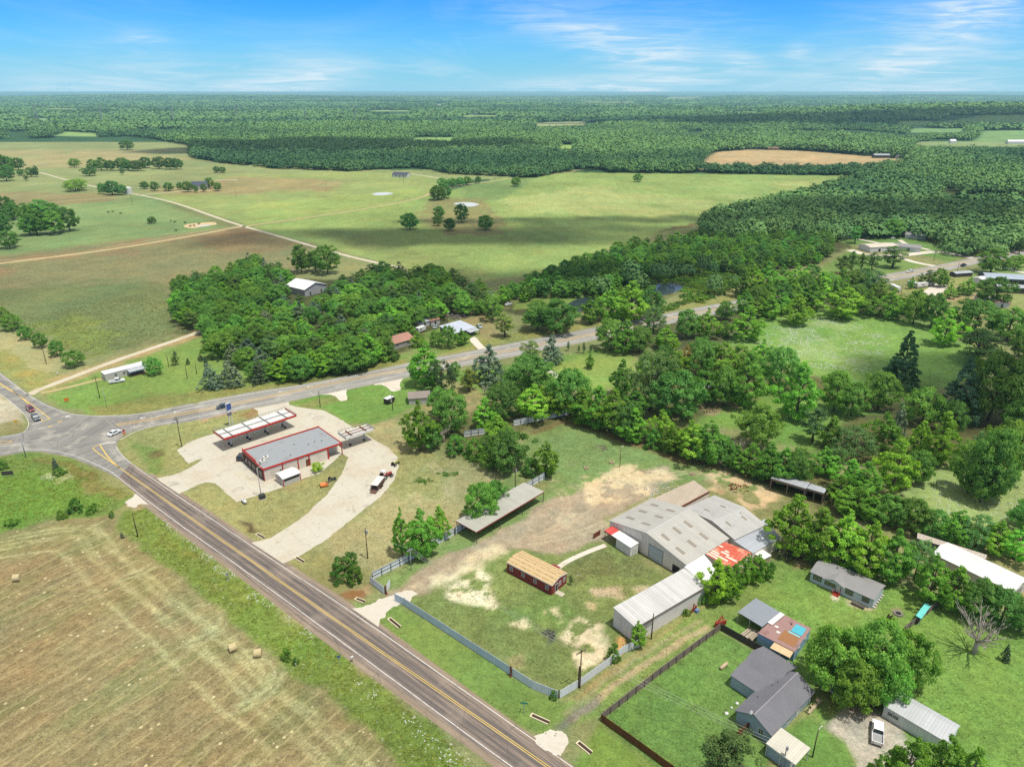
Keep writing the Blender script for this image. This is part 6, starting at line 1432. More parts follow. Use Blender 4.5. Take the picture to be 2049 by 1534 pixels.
# open carport by the fence
cx0, cy0, an, L, W = place((953, 1064), (1089, 983), (911, 1042), 3.6)
r = root('open_carport', 'long open carport with flat grey roof and red front edge along the white fence', 'carport', cx0, cy0, 0, an)
canopy(r, L, W, 3.6, 3.6, sheet_metal('carport_roof', S(188, 186, 176), 0, .9, .6, (.36, .33, .28), .3, .82), STEEL, 4, .14, True, paint('faded_red', S(156, 62, 58), .6))
k = MB(); k.box(-L / 2 - .06, -L / 2 - .002, -W / 2, W / 2, 3.35, 3.62); k.build('end_fascia', paint('faded_red', S(156, 62, 58), .6), r)
# open-front equipment shed
for (q, zs, nm, lb) in (([(1543, 956), (1612, 977), (1622, 966), (1560, 947)], [4.3, 4.3, 3.6, 3.6], 'equipment_shed', 'grey open-front equipment shed at the back of the yard'), ([(1613, 976), (1648, 986), (1655, 978), (1624, 968)], [3.8, 3.8, 3.2, 3.2], 'equipment_shed', 'low rusty open-front shed bay beside the grey equipment shed')):
    r, loc = quad_block(nm, lb, 'shed', q, zs, None, GALVB if 'grey' in lb else BRG)
    b = MB()
    for i, j in ((1, 2), (2, 3), (3, 0)): 
        n_ = Vector((0, 0, 0)); b.bar(Vector((loc[i].x, loc[i].y, loc[i].z / 2 - .05)), Vector((loc[j].x, loc[j].y, loc[j].z / 2 - .05)), .12, loc[i].z - .1)
    b.build('wall', paint('dark_board', S(92, 78, 68), .8, .25), r)
    b = MB(); b.bar(loc[0] - Vector((0, 0, .35)), loc[1] - Vector((0, 0, .35)), .1, .6); b.build('fascia', paint('weathered_board', S(150, 132, 112), .8, .25), r)
    for f_ in (.02, .5, .98):
        p = loc[0].lerp(loc[1], f_); b = MB(); b.box(p.x - .09, p.x + .09, p.y - .09, p.y + .09, 0, p.z - .3); b.build('post', paint('weathered_board', S(150, 132, 112)), r)

# --- filling station
cx0, cy0, an, L, W = place((526, 938), (684, 885), (488, 900), 4.3)
r = root('filling_station', 'cream filling station shop with grey roof and red trim', 'shop', cx0, cy0, 0, an)
CREAM = sheet_metal('cream_panel', S(240, 228, 212), 0, 1.1, .6, (.4, .33, .27), .2, .9); BRK = paint('dark_brick', S(98, 58, 52), .85, .2, 3)
k = MB(); k.box(-L / 2 + .15, L / 2 - 5.2, -W / 2 + .1, W / 2 - .1, 0, 4.0); k.box(L / 2 - 5.2, L / 2 - .1, -W / 2 + 3.2, W / 2 - .1, 0, 4.0); k.build('wall', CREAM, r)
k = MB(); k.box(-L / 2, -L / 2 + .148, -W / 2, W / 2, 0, 4.3); k.build('front_wall', BRK, r)
k = MB(); k.box(-L / 2 + .2, L / 2 - .3, -W / 2 + .22, W / 2 - .22, 4.0, 4.12); k.build('roof', paint('grey_membrane', S(164, 168, 172), .7, .12, .3, S(120, 118, 116), .4), r)
k = MB()
k.box(-L / 2 - .02, L / 2, -W / 2 - .1, -W / 2 + .12, 3.75, 4.32); k.box(-L / 2 - .02, L / 2, W / 2 - .12, W / 2 + .1, 3.75, 4.5); k.box(L / 2 - .22, L / 2 + .02, -W / 2 + .122, W / 2 - .122, 3.75, 4.32); k.box(-L / 2 - .05, -L / 2 + .2, -W / 2 + 5.5, W / 2 - .122, 3.75, 5.1); k.box(-L / 2 - .05, -L / 2 + .2, -W / 2 + .122, -W / 2 + 5.49, 3.75, 4.34)
k.build('fascia', REDP, r)
for i, s in enumerate((-.5, -.27, -.08, .06, .305, .495)):
    k = MB(); x = s * L; k.box(x - .15 if s > -.4 else x, x + .15 if s < .4 else x - .1, -W / 2 - .06, -W / 2 + .09, 0, 3.74); k.build('pilaster', REDP, r)
for s in (-.36, -.18, 0, .18, .34): opening(r, 'x-', L, W, s * W, .4, 2.0, 2.2, 'window', paint('bronze_frame', S(60, 48, 44)), GLASS, .05, .08)
opening(r, 'y-', L, W - .2, .0 * L + 1.2, .05, 1.3, 2.3, 'door', paint('brown_frame', S(96, 64, 44)), paint('brown_door', S(126, 82, 54)))
opening(r, 'y-', L, W - .2, -7.8, .8, 1.0, 1.4, 'window')
for x in (L / 2 - 5.0, L / 2 - .2):
    k = MB(); k.box(x - .13, x + .13, -W / 2 - .05, -W / 2 + .2, 0, 3.74); k.build('porch_post', REDP, r)
opening(r, 'y-', L, W - 6.4, L / 2 - 2.6, .1, 1.4, 2.2, 'door', TRIM_W, DOORW, .05)
for (x, y) in ((-L / 2 + 3.3, -W / 2 + 5.3), (-L / 2 + 1.5, -W / 2 + 3.6)):
    k = MB(); k.box(x - .8, x + .8, y - .7, y + .7, 4.12, 5.3); a = k.build('roof_unit', paint('ac_metal', S(232, 228, 220), .5), r)
    k = MB(); k.tube([(x, y, 5.3), (x, y, 5.4)], .36, 12); k.build('fan', DARKIN, a)
for (x, y) in ((1, 1), (4.5, -2), (-3, -5), (7, -1.5), (9, -2.5)):
    k = MB(); k.tube([(x, y, 4.1), (x, y, 4.5)], .14, 8); k.build('vent_pipe', STEEL, r)
r2 = r
# forecourt canopy
cx0, cy0, an, L, W = place((447.6, 876.5), (592.8, 829), (430, 860), 5.2)
LATT = paint('lattice_steel', S(150, 154, 160), .5, .15); DECK = paint('white_deck', S(244, 242, 234), .6, .12, .5, S(180, 176, 172), .5)
def pump_canopy(label, L, W, z, redf, cols, an, cx0, cy0, rusty):
    r = root('pump_canopy', label, 'canopy', cx0, cy0, 0, an)
    k = MB(); k.box(-L / 2 + .1, L / 2 - .1, -W / 2 + .1, W / 2 - .1, z - .75, z - .6); k.build('deck', DECK, r)
    k = MB(); k.box(-L / 2, L / 2, -W / 2 - .05, -W / 2 + .1, z - .8, z - .1); k.box(-L / 2 - .05, -L / 2 + .098, -W / 2 + .102, W / 2 - .1, z - .8, z - .1); k.box(L / 2 - .098, L / 2 + .05, -W / 2 + .102, W / 2 - .1, z - .8, z - .1)
    k.build('fascia', redf, r)
    k = MB(); k.box(-L / 2, L / 2, W / 2 - .098, W / 2 + .05, z - .8, z - .5); k.build('rear_fascia', DECK, r)
    n = int(L / 1.2); f = MB()
    for i in range(n + 1):
        x = -L / 2 + L * i / n; f.bar((x, W / 2, z - .6), (x, W / 2, z + .25), .09); f.bar((x, -W / 2 + .2, z - .6), (x, -W / 2 + .2, z + .12), .07)
    for zz_ in (z + .25,): f.bar((-L / 2, W / 2, zz_), (L / 2, W / 2, zz_), .1)
    f.bar((-L / 2, -W / 2 + .2, z + .12), (L / 2, -W / 2 + .2, z + .12), .09)
    for i in range(int(W / 1.3) + 1):
        y = -W / 2 + W * i / int(W / 1.3)
        for x in (-L / 2, L / 2): f.bar((x, y, z - .6), (x, y, z + .25), .08)
    for x in (-L / 2, L / 2): f.bar((x, -W / 2, z + .25), (x, W / 2, z + .25), .1)
    f.build('frame', LATT, r)
    for i in range(cols):
        x = -L / 2 + L * (i + .5) / cols
        b = MB(); b.bar((x, -W / 2 + .2, z - .35), (x, W / 2 - .2, z - .35), .22, .4); b.build('roof_beam', RUST if rusty else LATT, r)
        for y in (-.9, .9) if cols > 2 else (0,):
            b = MB(); b.box(x - .22, x + .22, y - .22, y + .22, 0, z - .75); b.build('column', paint('column_white', S(206, 204, 204), .6, .2), r)
            b = MB(); b.box(x - .3, x + .3, y - .3, y + .3, 0, .7); b.build('column_base', paint('column_base', S(60, 56, 54)), r)
    for y in ((-W / 6, W / 6) if rusty else (0,)):
        b = MB(); b.bar((-L / 2 + .2, y, z - .15), (L / 2 - .2, y, z - .15), .16, .25); b.build('roof_beam', RUST if rusty else LATT, r)
    return r
pump_canopy('long stripped pump canopy with red front fascia and white deck', L, W, 5.2, REDP, 4, an, cx0, cy0, False)
cx0, cy0, an, L, W = place((692, 875), (748.5, 856.5), (677, 864), 4.8)
pump_canopy('small stripped pump canopy with white fascia and rusty beams', L, W, 4.8, DECK, 2, an, cx0, cy0, True)
# white utility shed
cx0, cy0, an, L, W = place((566, 957), (600, 944), (551.5, 945), 2.8)
r = root('utility_shed', 'small white metal shed with red trim beside the filling station', 'shed', cx0, cy0, 0, an)
gable(r, L, W, 2.5, 3.0, MUDW, WHITEM, .15)
k = MB(); k.box(-L / 2 + .3, L / 2 - .3, -W / 2 - .02, -W / 2 + .02, 1.5, 2.2); k.build('dark_opening_band', DARKIN, r)  # dark strip painted in for the shade inside an opening
for x in (-L / 2, L / 2):
    k = MB(); k.box(x - .1, x + .1, -W / 2 - .08, -W / 2 + .1, 0, 2.4); k.build('corner_trim', REDP, r)
opening(r, 'x-', L, W, 0, .05, 1.0, 2.0, 'door', paint('red_frame', S(160, 60, 50)), MUDW)

# --- houses lower right
SHG = shingle('purple_grey_shingle', S(128, 127, 134)); SHG2 = shingle('grey_shingle', S(158, 156, 156)); BLUW = sheet_metal('blue_grey_siding', S(168, 186, 196), 2, .25, .7, (.3, .3, .3), .1, .88)
cx0, cy0, an, L, W0 = place((1469.4, 1419), (1545, 1471.5), (1528, 1368), 2.8)
far = Vector(P(1636.5, 1385.5, 2.8)) - Vector(P(1545, 1471.5, 2.8)); Wm = far.length
cx0, cy0, an, L, W0 = place((1469.4, 1419), (1545, 1471.5), (1636.5, 1385.5), 2.8)
r = root('grey_roof_house', 'blue-grey house with L-shaped dark grey shingle roof', 'house', cx0, cy0, 0, an)
gable(r, L - .8, W0 - .8, 2.65, 4.5, BLUW, SHG, .4, .14, 'y')
k = MB(); k.slab([(-.12, -W0 / 2, 4.72), (.12, -W0 / 2, 4.72), (.12, W0 / 2, 4.72), (-.12, W0 / 2, 4.72)], .05); k.build('ridge_cap', shingle('ridge_shingle', S(158, 152, 160)), r)
inv = Matrix.Rotation(-an, 3, 'Z')
def loc_(u, v, z): 
    p = P(u, v, z); return inv @ Vector((p[0] - cx0, p[1] - cy0, z))
a, b, c_ = loc_(1479, 1334, 2.8), loc_(1529, 1292, 2.8), loc_(1595.5, 1334, 2.8)
# wing: runs along local x from a..c, width along local y (a to b)
y0, y1 = min(a.y, b.y), max(a.y, b.y); x0, x1 = min(a.x, b.x), c_.x
ym = (y0 + y1) / 2
k = MB(); k.prism([(y0 + .4, 0), (y1 - .4, 0), (y1 - .4, 2.65), (ym, 4.1), (y0 + .4, 2.65)], x0 + .4, x1 - .4, 'x'); k.build('wing_wall', BLUW, r)
k = MB(); k.slab([(x0, ym, 4.28), (x1, ym, 4.28), (x1, y1, 2.72), (x0, y1, 2.72)], .14); k.slab([(x0, ym, 4.28), (x1, ym, 4.28), (x1, y0, 2.72), (x0, y0, 2.72)], .14); k.build('wing_roof', SHG, r)
k = MB(); k.box(x0 + .2, x1 - .4, y0 - 3.0, y0 + .41, 0, 2.6)
k.build('link_wall', BLUW, r)
k = MB(); k.slab([(x0, y0 + 1.2, 3.55), (x1 - .6, y0 + 1.2, 3.55), (x1 - .6, y0 - 3.2, 2.8), (x0, y0 - 3.2, 2.8)], .14)
k.build('link_roof', SHG, r)
opening(r, 'y-', L - .8, W0 - .8, 1.6, 1.0, .9, 1.2, 'window', TRIM_W); opening(r, 'x+', L - .8, W0 - .8, -1, .9, 1.2, 1.2); opening(r, 'x+', L - .8, W0 - .8, 2.5, .05, 1, 2, 'door', TRIM_W, DOORW); opening(r, 'x-', L - .8, W0 - .8, 2.5, .9, 1.1, 1.2)
for (x, y) in ((-2, 2), (-1.7, 3.5), (-2.4, -2.5)):
    k = MB(); z = 4.5 - abs(x) * 1.85 / (L / 2 - .4); k.tube([(x, y, z), (x, y, z + .45)], .07, 8); k.build('vent_pipe', STEEL, r)
k = MB(); k.tube([(-.6, -W0 / 2 + .15, 4.3), (-.6, -W0 / 2 - .1, 4.75)], .06, 6); d_ = k.build('dish_mount', STEEL, r)
k = MB(); k.tube([(-.6, -W0 / 2 - .1, 4.8), (-.68, -W0 / 2 - .18, 4.86)], [.42, .36], 16); k.build('satellite_dish', TRIM_W, d_)
r_house = r
k = MB(); k.box(-.5, .5, -2.4, 2.4, 0, .35); o = k.build('flower_bed', paint('bed_edge', S(200, 180, 150))); px_, py_ = P(1627, 1413); o.location = (px_, py_, 0); o.rotation_euler = (0, 0, an); tag(o, 'pale edged flower bed along the dark grey roofed house', 'flower bed')
cx0, cy0, an, L, W = place((1533, 1485), (1592.6, 1528), (1568, 1459), 3.0)
r = root('house_carport', 'carport with white ribbed roof attached at the corner of the grey-roofed house', 'carport', cx0, cy0, 0, an)
canopy(r, L, W, 2.9, 3.1, sheet_metal('cream_ribbed_roof', S(222, 216, 200), 0, .45, .5, (.5, .45, .38), .2, .75), TRIM_W, 3, .12, True, TRIM_W)
k = MB(); k.box(-L / 2 + .25, L / 2 - .25, -W / 2 + .25, -W / 2 + .35, 0, 2.7); k.box(-L / 2 + .25, -L / 2 + .35, -W / 2 + .36, W / 2 - .3, 0, 2.7); k.build('wall', BLUW, r)
k = MB(); k.box(L / 2 - .8, L / 2 - .5, -W / 2 - .5, -W / 2 - .1, 2.0, 3.4); k.build('flue', TRIM_W, r)
# blue cottage with patio roof
RSH = paint('reddish_patchy_roof', S(172, 136, 132), .8, .2, .5, S(120, 84, 72), .6); LBLU = sheet_metal('pale_blue_siding', S(140, 176, 216), 2, .3, .6, (.4, .4, .4), .1, .92)
cx0, cy0, an, L, W = place((1546, 1282), (1590, 1310), (1622, 1257), 2.8)
q = [(1517, 1266), (1590, 1303), (1622, 1257), (1561, 1226)]
r, loc = quad_block('blue_cottage', 'pale blue cottage with patchy reddish roof and blue skylight panels', 'cottage', q, [2.7, 2.7, 2.7, 2.7], LBLU, RSH)
p0, p1, p2, p3 = loc; e = lambda u, v, z=.09: p0 * (1 - u) * (1 - v) + p1 * u * (1 - v) + p2 * u * v + p3 * (1 - u) * v + Vector((0, 0, z))
k = MB(); k.slab([e(.46, .12), e(.92, .12), e(.92, .52), e(.46, .52)], .02); k.build('roof_patch', paint('orange_brown_patch', S(170, 120, 80), .8, .2), r)
k = MB(); k.slab([e(.60, .58, .16), e(.92, .58, .16), e(.92, .9, .16), e(.60, .9, .16)], .07); a_ = k.build('skylight', paint('cyan_panel', S(92, 196, 216), .3, .1), r)
k = MB(); k.slab([e(.56, .50, .13), e(.90, .50, .13), e(.90, .55, .13), e(.56, .55, .13)], .04); k.build('skylight_flashing', paint('cyan_strip', S(150, 214, 226), .4), a_)
for (u, v) in ((.18, .45), (.32, .3)):
    k = MB(); k.slab([e(u, v, .12), e(u + .1, v, .12), e(u + .1, v + .07, .12), e(u, v + .07, .12)], .03); k.build('roof_patch', TRIM_W, r)
k = MB(); k.tube([e(.5, .8, .05), e(.5, .8, .5)], .12, 8); k.build('vent_pipe', STEEL, r)
k = MB(); k.slab([e(.46, .02, -.1), e(.98, .02, -.1), e(.98, -.22, -.35), e(.46, -.22, -.35)], .08); k.build('awning', sheet_metal('tan_awning', S(228, 200, 156), 0, .3, .5, (.5, .35, .2), .3, .8), r)
for u in (.47, .72, .97):
    pp = e(u, -.21, 0); k = MB(); k.box(pp.x - .05, pp.x + .05, pp.y - .05, pp.y + .05, 0, 2.28); k.build('awning_post', TRIM_W, r)
Lx = (p1 - p0).length; Wx = (p3 - p0).length
for (v, nm) in ((.3, 'window'), (.7, 'window')):
    pp = e(1.0, v, 0); k = MB(); dr = (p2 - p1).normalized(); nn = Vector((dr.y, -dr.x, 0))
    a0 = Vector((pp.x, pp.y, 1.0)) - dr * .5 + nn * .0; k.bar(Vector((pp.x, pp.y, 1.5)) - dr * .5 + nn * .03, Vector((pp.x, pp.y, 1.5)) + dr * .5 + nn * .03, .08, 1.0); fr_ = k.build('window', TRIM_W, r)
    k = MB(); k.bar(Vector((pp.x, pp.y, 1.5)) - dr * .4 + nn * .06, Vector((pp.x, pp.y, 1.5)) + dr * .4 + nn * .06, .06, .8); k.build('pane', GLASS, fr_)
cx0, cy0, an, L, W = place((1476, 1223), (1525.5, 1253), (1508, 1194), 2.9)
r = root('patio_cover', 'flat grey patio roof on posts beside the pale blue cottage', 'patio roof', cx0, cy0, 0, an)
canopy(r, L, W, 2.8, 3.0, paint('grey_patio_metal', S(152, 158, 168), .5, .1), paint('white_post', S(200, 196, 190)), 3, .1)
k = MB(); k.slab([(L / 2, -W / 2 + 2, 2.98), (L / 2 + 1.1, -W / 2 + 2, 2.98), (L / 2 + 1.1, W / 2, 3.06), (L / 2, W / 2, 3.06)], .08); k.build('roof_extension', WHITEM, r)
# grey mobile home
cx0, cy0, an, L, W = place((1621, 1143), (1750, 1200), (1646, 1117), 2.7)
MHW = sheet_metal('grey_siding', S(206, 218, 230), 2, .25, .7, (.3, .3, .3), .1, .9)
r = root('grey_mobile_home', 'grey mobile home with porch gable and red front steps', 'mobile home', cx0, cy0, 0, an)
gable(r, L - .4, W - .4, 2.6, 3.5, MHW, SHG2, .25)
k = MB(); k.prism([(-4.0, 2.55), (.6, 2.55), (-1.7, 3.45)], -W / 2 - .35, -W / 2 + 3, 'y'); k.build('porch_gable', MHW, r)
k = MB(); k.slab([(-1.7, -W / 2 - .5, 3.62), (-1.7, -.4, 3.62), (-4.3, -W / 2 + 1.0, 2.74), (-4.3, -W / 2 - .5, 2.62)], .1); k.slab([(-1.7, -W / 2 - .5, 3.62), (-1.7, -.4, 3.62), (.9, -W / 2 + 1.0, 2.74), (.9, -W / 2 - .5, 2.62)], .1); k.build('porch_roof', SHG2, r)
for s, w_ in ((-5.6, 1.8), (-2.6, 2.2), (1.9, 1.5), (5.6, 1.4)): opening(r, 'y-', L - .4, W - .4, s, 1.05, w_, 1.15, 'window', paint('navy_shutter', S(52, 66, 88)), glass('curtained_glass', (.16, .16, .10)))
opening(r, 'y-', L - .4, W - .4, -.6, .5, 1.0, 2.0, 'door', paint('navy_shutter', S(52, 66, 88)), DOORW)
for i in range(4):
    k = MB(); k.box(-1.3, .1, -W / 2 - .35 - .3 * i, -W / 2 - .05 - .3 * i - (.0), 0, .5 - .12 * i); k.build('step', paint('red_step', S(188, 62, 46)), r)
k = MB()
for x in (-1.35, .15): k.bar((x, -W / 2 - 1.4, 1.0), (x, -W / 2, 1.4), .07); k.bar((x, -W / 2 - 1.4, 0), (x, -W / 2 - 1.4, 1.0), .07)
k.build('railing', paint('red_step', S(188, 62, 46)), r)
k = MB(); k.tube([(-3.0, 1.2, 3.1), (-3.0, 1.2, 3.75)], .14, 8); k.build('vent_pipe', STEEL, r)
for i in range(6):
    k = MB(); y = -W / 2 + .8 + i * (W - 1.6) / 5; k.box(L / 2 - .18, L / 2 + .28, y - .25, y + .25, 0, .4); k.build('skirt_block', MUDW, r)
# grey ribbed shed
cx0, cy0, an, L, W = place((1768, 1410), (1897.5, 1486), (1798, 1381), 2.8)
r = root('ribbed_shed', 'long shed with two-tone ribbed metal roof beside the gravel drive', 'shed', cx0, cy0, 0, an)
gable(r, L - .3, W - .3, 2.7, 3.3, sheet_metal('pale_green_siding', S(226, 234, 232), 0, .4, .6, (.4, .4, .4), .2, .85), sheet_metal('shed_roof', S(206, 208, 212), 0, .55, .45, (.4, .38, .36), .2, .72), .2, .1, 'x', 0, 'wall', .9)
opening(r, 'y-', L - .3, W - .3, -L * .33, 1.2, 1.9, .7)
# white barns right
for (A_, B_, C_, z, lb, e_, rr_, wl, rf_) in (((1867.5, 1106), (2028, 1183), (1877.5, 1091), 3.2, 'long white-roofed barn with grey far slope beside the hedge', 3.0, 3.9, MUDW, WHITEM),):
    cx0, cy0, an, L, W = place(A_, B_, C_, z)
    W2 = 7.8; cx0 += math.sin(an) * -(W2 - W) / 2; cy0 += math.cos(an) * (W2 - W) / 2
    r = root('long_barn', lb, 'barn', cx0, cy0, 0, an); gable(r, L, W2, e_, rr_, wl, rf_, .2)
    opening(r, 'x+', L, W2, 0, .05, 2.4, 2.4, 'door', MUDW, paint('barn_door', S(150, 150, 150)))
r, loc = quad_block('lean_shed', 'narrow shed with weathered pale roof beside the white-roofed barn', 'shed', [(1836, 1077), (1971, 1118), (1974, 1110), (1837, 1066)], [2.6, 2.6, 3.0, 3.0], paint('grey_board', S(120, 118, 116)), sheet_metal('weathered_roof', S(196, 184, 172), 0, .9, .6, (.5, .4, .3), .4, .8))
# --- upper left mobile home, wood barn, cottages
cx0, cy0, an, L, W = place((208, 748), (290, 727.5), (204, 744), 3)
W = 4.2
r = root('white_mobile_home', 'white mobile home beside the gravel path with a metal porch', 'mobile home', cx0, cy0, 0, an); shed_box(r, L, W, 2.8, 3.0, MUDW, WHITEM, .1)
for s in (-.25, -.05): opening(r, 'y-', L, W, s * L, 1.1, .9, 1.1)
opening(r, 'y-', L, W, .1 * L, .3, .9, 2, 'door', TRIM_W, DOORW)
k = MB(); k.slab([(.02 * L, -W / 2 - 3.2, 2.3), (.44 * L, -W / 2 - 3.2, 2.3), (.44 * L, -W / 2, 2.75), (.02 * L, -W / 2, 2.75)], .1); k.build('porch_roof', GALVB, r)
for s in (.03, .23, .43):
    k = MB(); k.box(s * L - .06, s * L + .06, -W / 2 - 3.1, -W / 2 - 3.0, 0, 2.2); k.build('post', STEEL, r)
k = MB(); k.box(.05 * L, .4 * L, -W / 2 - 2.9, -W / 2 - .3, 0, .4); k.build('deck', paint('brown_deck', S(96, 72, 62)), r)
cx0, cy0, an, L, W = place((613, 580), (648, 571), (577, 570), 4)
a1 = Vector(P(577, 570, 4)); a2 = Vector(P(613, 580, 4)); a3 = Vector(P(648, 571, 4))
dx_ = (a3 - a2).length; dy_ = (a1 - a2).length; mid = (a1 + a3) / 2
r = root('white_barn', 'white-roofed grey metal barn in the clearing of the wood', 'barn', mid.x, mid.y, 0, math.atan2((a3 - a2).y, (a3 - a2).x))
gable(r, 16, 17, 4.2, 6.8, sheet_metal('grey_barn_wall', S(180, 182, 186), 0, .9, .6, (.3, .3, .3), .1, .85), WHITEM, .5, .15, 'y')
for s in (-4, 4): opening(r, 'y-', 16, 17, s, .1, 1, 2.1, 'door', TRIM_W, DARKIN)
TER = shingle('terracotta_shingle', S(186, 140, 124))
cx0, cy0, an, L, W = place((799, 688), (824, 681), (771, 671), 3)
L = 13.0; r = root('red_roof_house', 'low wide house with faded pinkish-brown roof at the wood edge', 'house', cx0, cy0, 0, an); gable(r, L, 10, 2.8, 4.6, paint('grey_stucco', S(186, 180, 176)), TER, .4, .14, 'x')
opening(r, 'y-', L, 10, -3, 1, 1.4, 1.1); opening(r, 'y-', L, 10, 3, 1, 1.4, 1.1)
cx0, cy0, an, L, W = place((915, 664), (946, 655), (899, 650), 3)
r = root('metal_roof_cottage', 'cottage with pale blue metal roof and open carport by the highway', 'cottage', cx0, cy0, 0, an); shed_box(r, L + 3, max(W, 6), 2.7, 3.6, paint('dark_stucco', S(120, 116, 116)), sheet_metal('pale_blue_roof', S(202, 210, 226), 0, .8, .45, (.4, .4, .4), .2, .8), .4)
k = MB(); k.slab([(0, -max(W, 6) / 2 - 3.6, 2.3), (L / 2 + 1.5, -max(W, 6) / 2 - 3.6, 2.3), (L / 2 + 1.5, -max(W, 6) / 2 - .45, 2.65), (0, -max(W, 6) / 2 - .45, 2.65)], .1); k.build('carport_roof', GALVB, r)
for x in (.2, L / 2 + 1.3):
    k = MB(); k.box(x - .07, x + .07, -max(W, 6) / 2 - 3.5, -max(W, 6) / 2 - 3.36, 0, 2.2); k.build('post', STEEL, r)
def small(name, label, cat, u, v, L, W, h, rise, an, wall, roof, group=None, openings=(), z=0, axis='x'):
    x, y = P(u, v); g = float(terrain(x, y))
    r = root(name, label, cat, x, y, g + z, R(an), group); gable(r, L, W, h, h + rise, wall, roof, .3, .12, axis)
    for o_ in openings: opening(r, *o_[:1], L, W, *o_[1:])
    return r
GST = paint('pale_stucco', S(206, 202, 198)); BRD = paint('brown_board', S(120, 96, 82))
small('garden_shed', 'grey metal-roofed shed among junk behind the cottages', 'shed', 846, 652, 7, 4, 2.6, .5, 42, GST, GALVB, None, [('y-', 0, .1, 1, 2, 'door')])
small('garden_shed', 'brown-roofed shed next to the junk heap behind the cottages', 'shed', 867, 648, 5.5, 4, 2.5, .5, 42, GST, paint('brown_metal', S(160, 120, 100)), None, [('y-', 0, .1, 1, 2, 'door')])
small('pond_shed', 'white-roofed shed on the grassy bank above the first pond', 'shed', 1085, 580, 9, 6, 2.6, 1, 30, paint('grey_wood', S(130, 126, 122)), WHITEM, None, [('y-', 0, .1, 1, 2, 'door')])
small('pond_shed', 'low open lean-to beside the white-roofed pond shed', 'shed', 1070, 584, 5, 4, 2, .4, 30, STEEL, GALVB)
small('grey_garage', 'grey-roofed garage half hidden by trees beside the ragged tall tree', 'garage', 839, 802, 8, 6, 2.6, 1.4, 10, GST, shingle('taupe_shingle', S(158, 146, 138)), None, [('y-', -1, .1, 1, 2, 'door')])
small('farmhouse', 'white and dark roofed farmhouse alone at the far wood edge', 'house', 803, 354, 22, 13, 3.2, 3.2, -14, TRIM_W, shingle('slate_shingle', S(92, 94, 112)), None, [('y-', -5, 1, 2, 1.4), ('y-', 0, .1, 1.4, 2.1, 'door'), ('y-', 6, 1, 2, 1.4)])
small('farmhouse', 'grey farmhouse wrapped in dark trees on the plain', 'house', 401, 378, 18, 12, 5, 4, 8, GST, shingle('slate_shingle', S(92, 94, 112)), None, [('y-', -4, 1, 2, 1.6), ('y-', 4, 1, 2, 1.6)])
small('far_house', 'grey-roofed house beyond the far tan field', 'house', 1509, 298, 30, 16, 4, 5, 8, GST, shingle('taupe_shingle', S(158, 146, 138)))
small('far_house', 'low brown-roofed house beyond the far tan field', 'house', 1546, 300, 22, 9, 3.5, 2, 0, BRD, paint('brown_metal', S(160, 120, 100)))
small('far_barn', 'pale metal barn at the end of the far tan field', 'barn', 1762, 316, 27, 12, 5, 2, -4, STEEL, GALVB)
small('far_barn', 'small white shed beside the pale metal barn of the tan field', 'barn', 1798, 317, 9, 7, 5, 2, 20, MUDW, WHITEM)
small('roadside_house', 'pale house with dark garage between the far trees', 'house', 1829, 476, 15, 10, 3, 1.6, -20, TRIM_W, SHG2, None, [('x-', 0, .1, 4, 2.4, 'door', TRIM_W, DARKIN)])
small('white_hall', 'low white metal building by the far highway', 'hall', 1756, 500, 24, 13, 3.6, 1, 14, TRIM_W, sheet_metal('cream_roof', S(222, 210, 190), 0, 1, .5, (.5, .4, .3), .2, .9), None, [('y-', -4, .1, 2, 2.2, 'door', TRIM_W, DARKIN), ('y-', 4, 1, 2, 1.2)])
small('grey_hall', 'grey-roofed wing of the low white roadside building', 'hall', 1811, 500, 20, 9, 3, 1.5, -30, TRIM_W, SHG2, None, [('y-', 2, .1, 2, 2.2, 'door', TRIM_W, DARKIN)])
small('white_shed', 'bright white shed buried in the wood beside the hayfield', 'shed', 1526, 464, 9, 8, 4, 1.5, 30, TRIM_W, WHITEM)
small('dark_shed', 'dark box shed on the far lawn', 'shed', 1692, 472, 9, 5, 3.4, .6, -15, paint('charcoal_board', S(70, 66, 68)), paint('charcoal_board', S(70, 66, 68)))
small('steel_barn', 'large building with blue-grey metal roof beyond the sandy yard', 'barn', 2010, 564, 26, 15, 3.6, 1.6, -14, STEEL, sheet_metal('slate_blue_roof', S(176, 188, 204), 1, 1, .5, (.4, .4, .4), .15, .85), None, [('y-', 3, .1, 3, 2.6, 'door', TRIM_W, DARKIN)])
small('open_barn', 'long light blue roofed barn in front of the large metal building', 'barn', 2030, 584, 22, 8, 3.4, .8, -12, STEEL, GALVB)
small('white_cabin', 'white cabin left of the large blue-grey metal building', 'cabin', 1963, 566, 10, 7, 3, 1, 30, TRIM_W, WHITEM)
small('small_cabin', 'small white cabin with pinkish roof below the wide oak', 'cabin', 2000, 613, 7, 5, 3, 1.2, -10, TRIM_W, paint('pink_metal', S(196, 150, 136)), None, [('y-', 0, .1, 1, 2, 'door')])
small('small_cabin', 'white shed next to the pinkish-roofed cabin', 'cabin', 1983, 607, 6, 5, 2.8, 1, 10, TRIM_W, WHITEM); small('small_cabin', 'white shed half under the wide oak near the cabins', 'cabin', 1963, 603, 6, 4, 2.6, .8, 0, TRIM_W, WHITEM)
small('hidden_house', 'blue-walled house hidden among the trees behind the hedgerow', 'house', 1416, 786, 12, 8, 3, 1.8, 20, LBLU, SHG2, None, [('y-', -2, 1, 1.4, 1.2), ('y-', 3, .1, 1, 2, 'door')])
small('blue_shed', 'dark blue-roofed low shed beside the far highway', 'shed', 1922, 552, 13, 5, 2.4, .6, 14, STEEL, GALVB)
cx0, cy0 = P(258, 388)
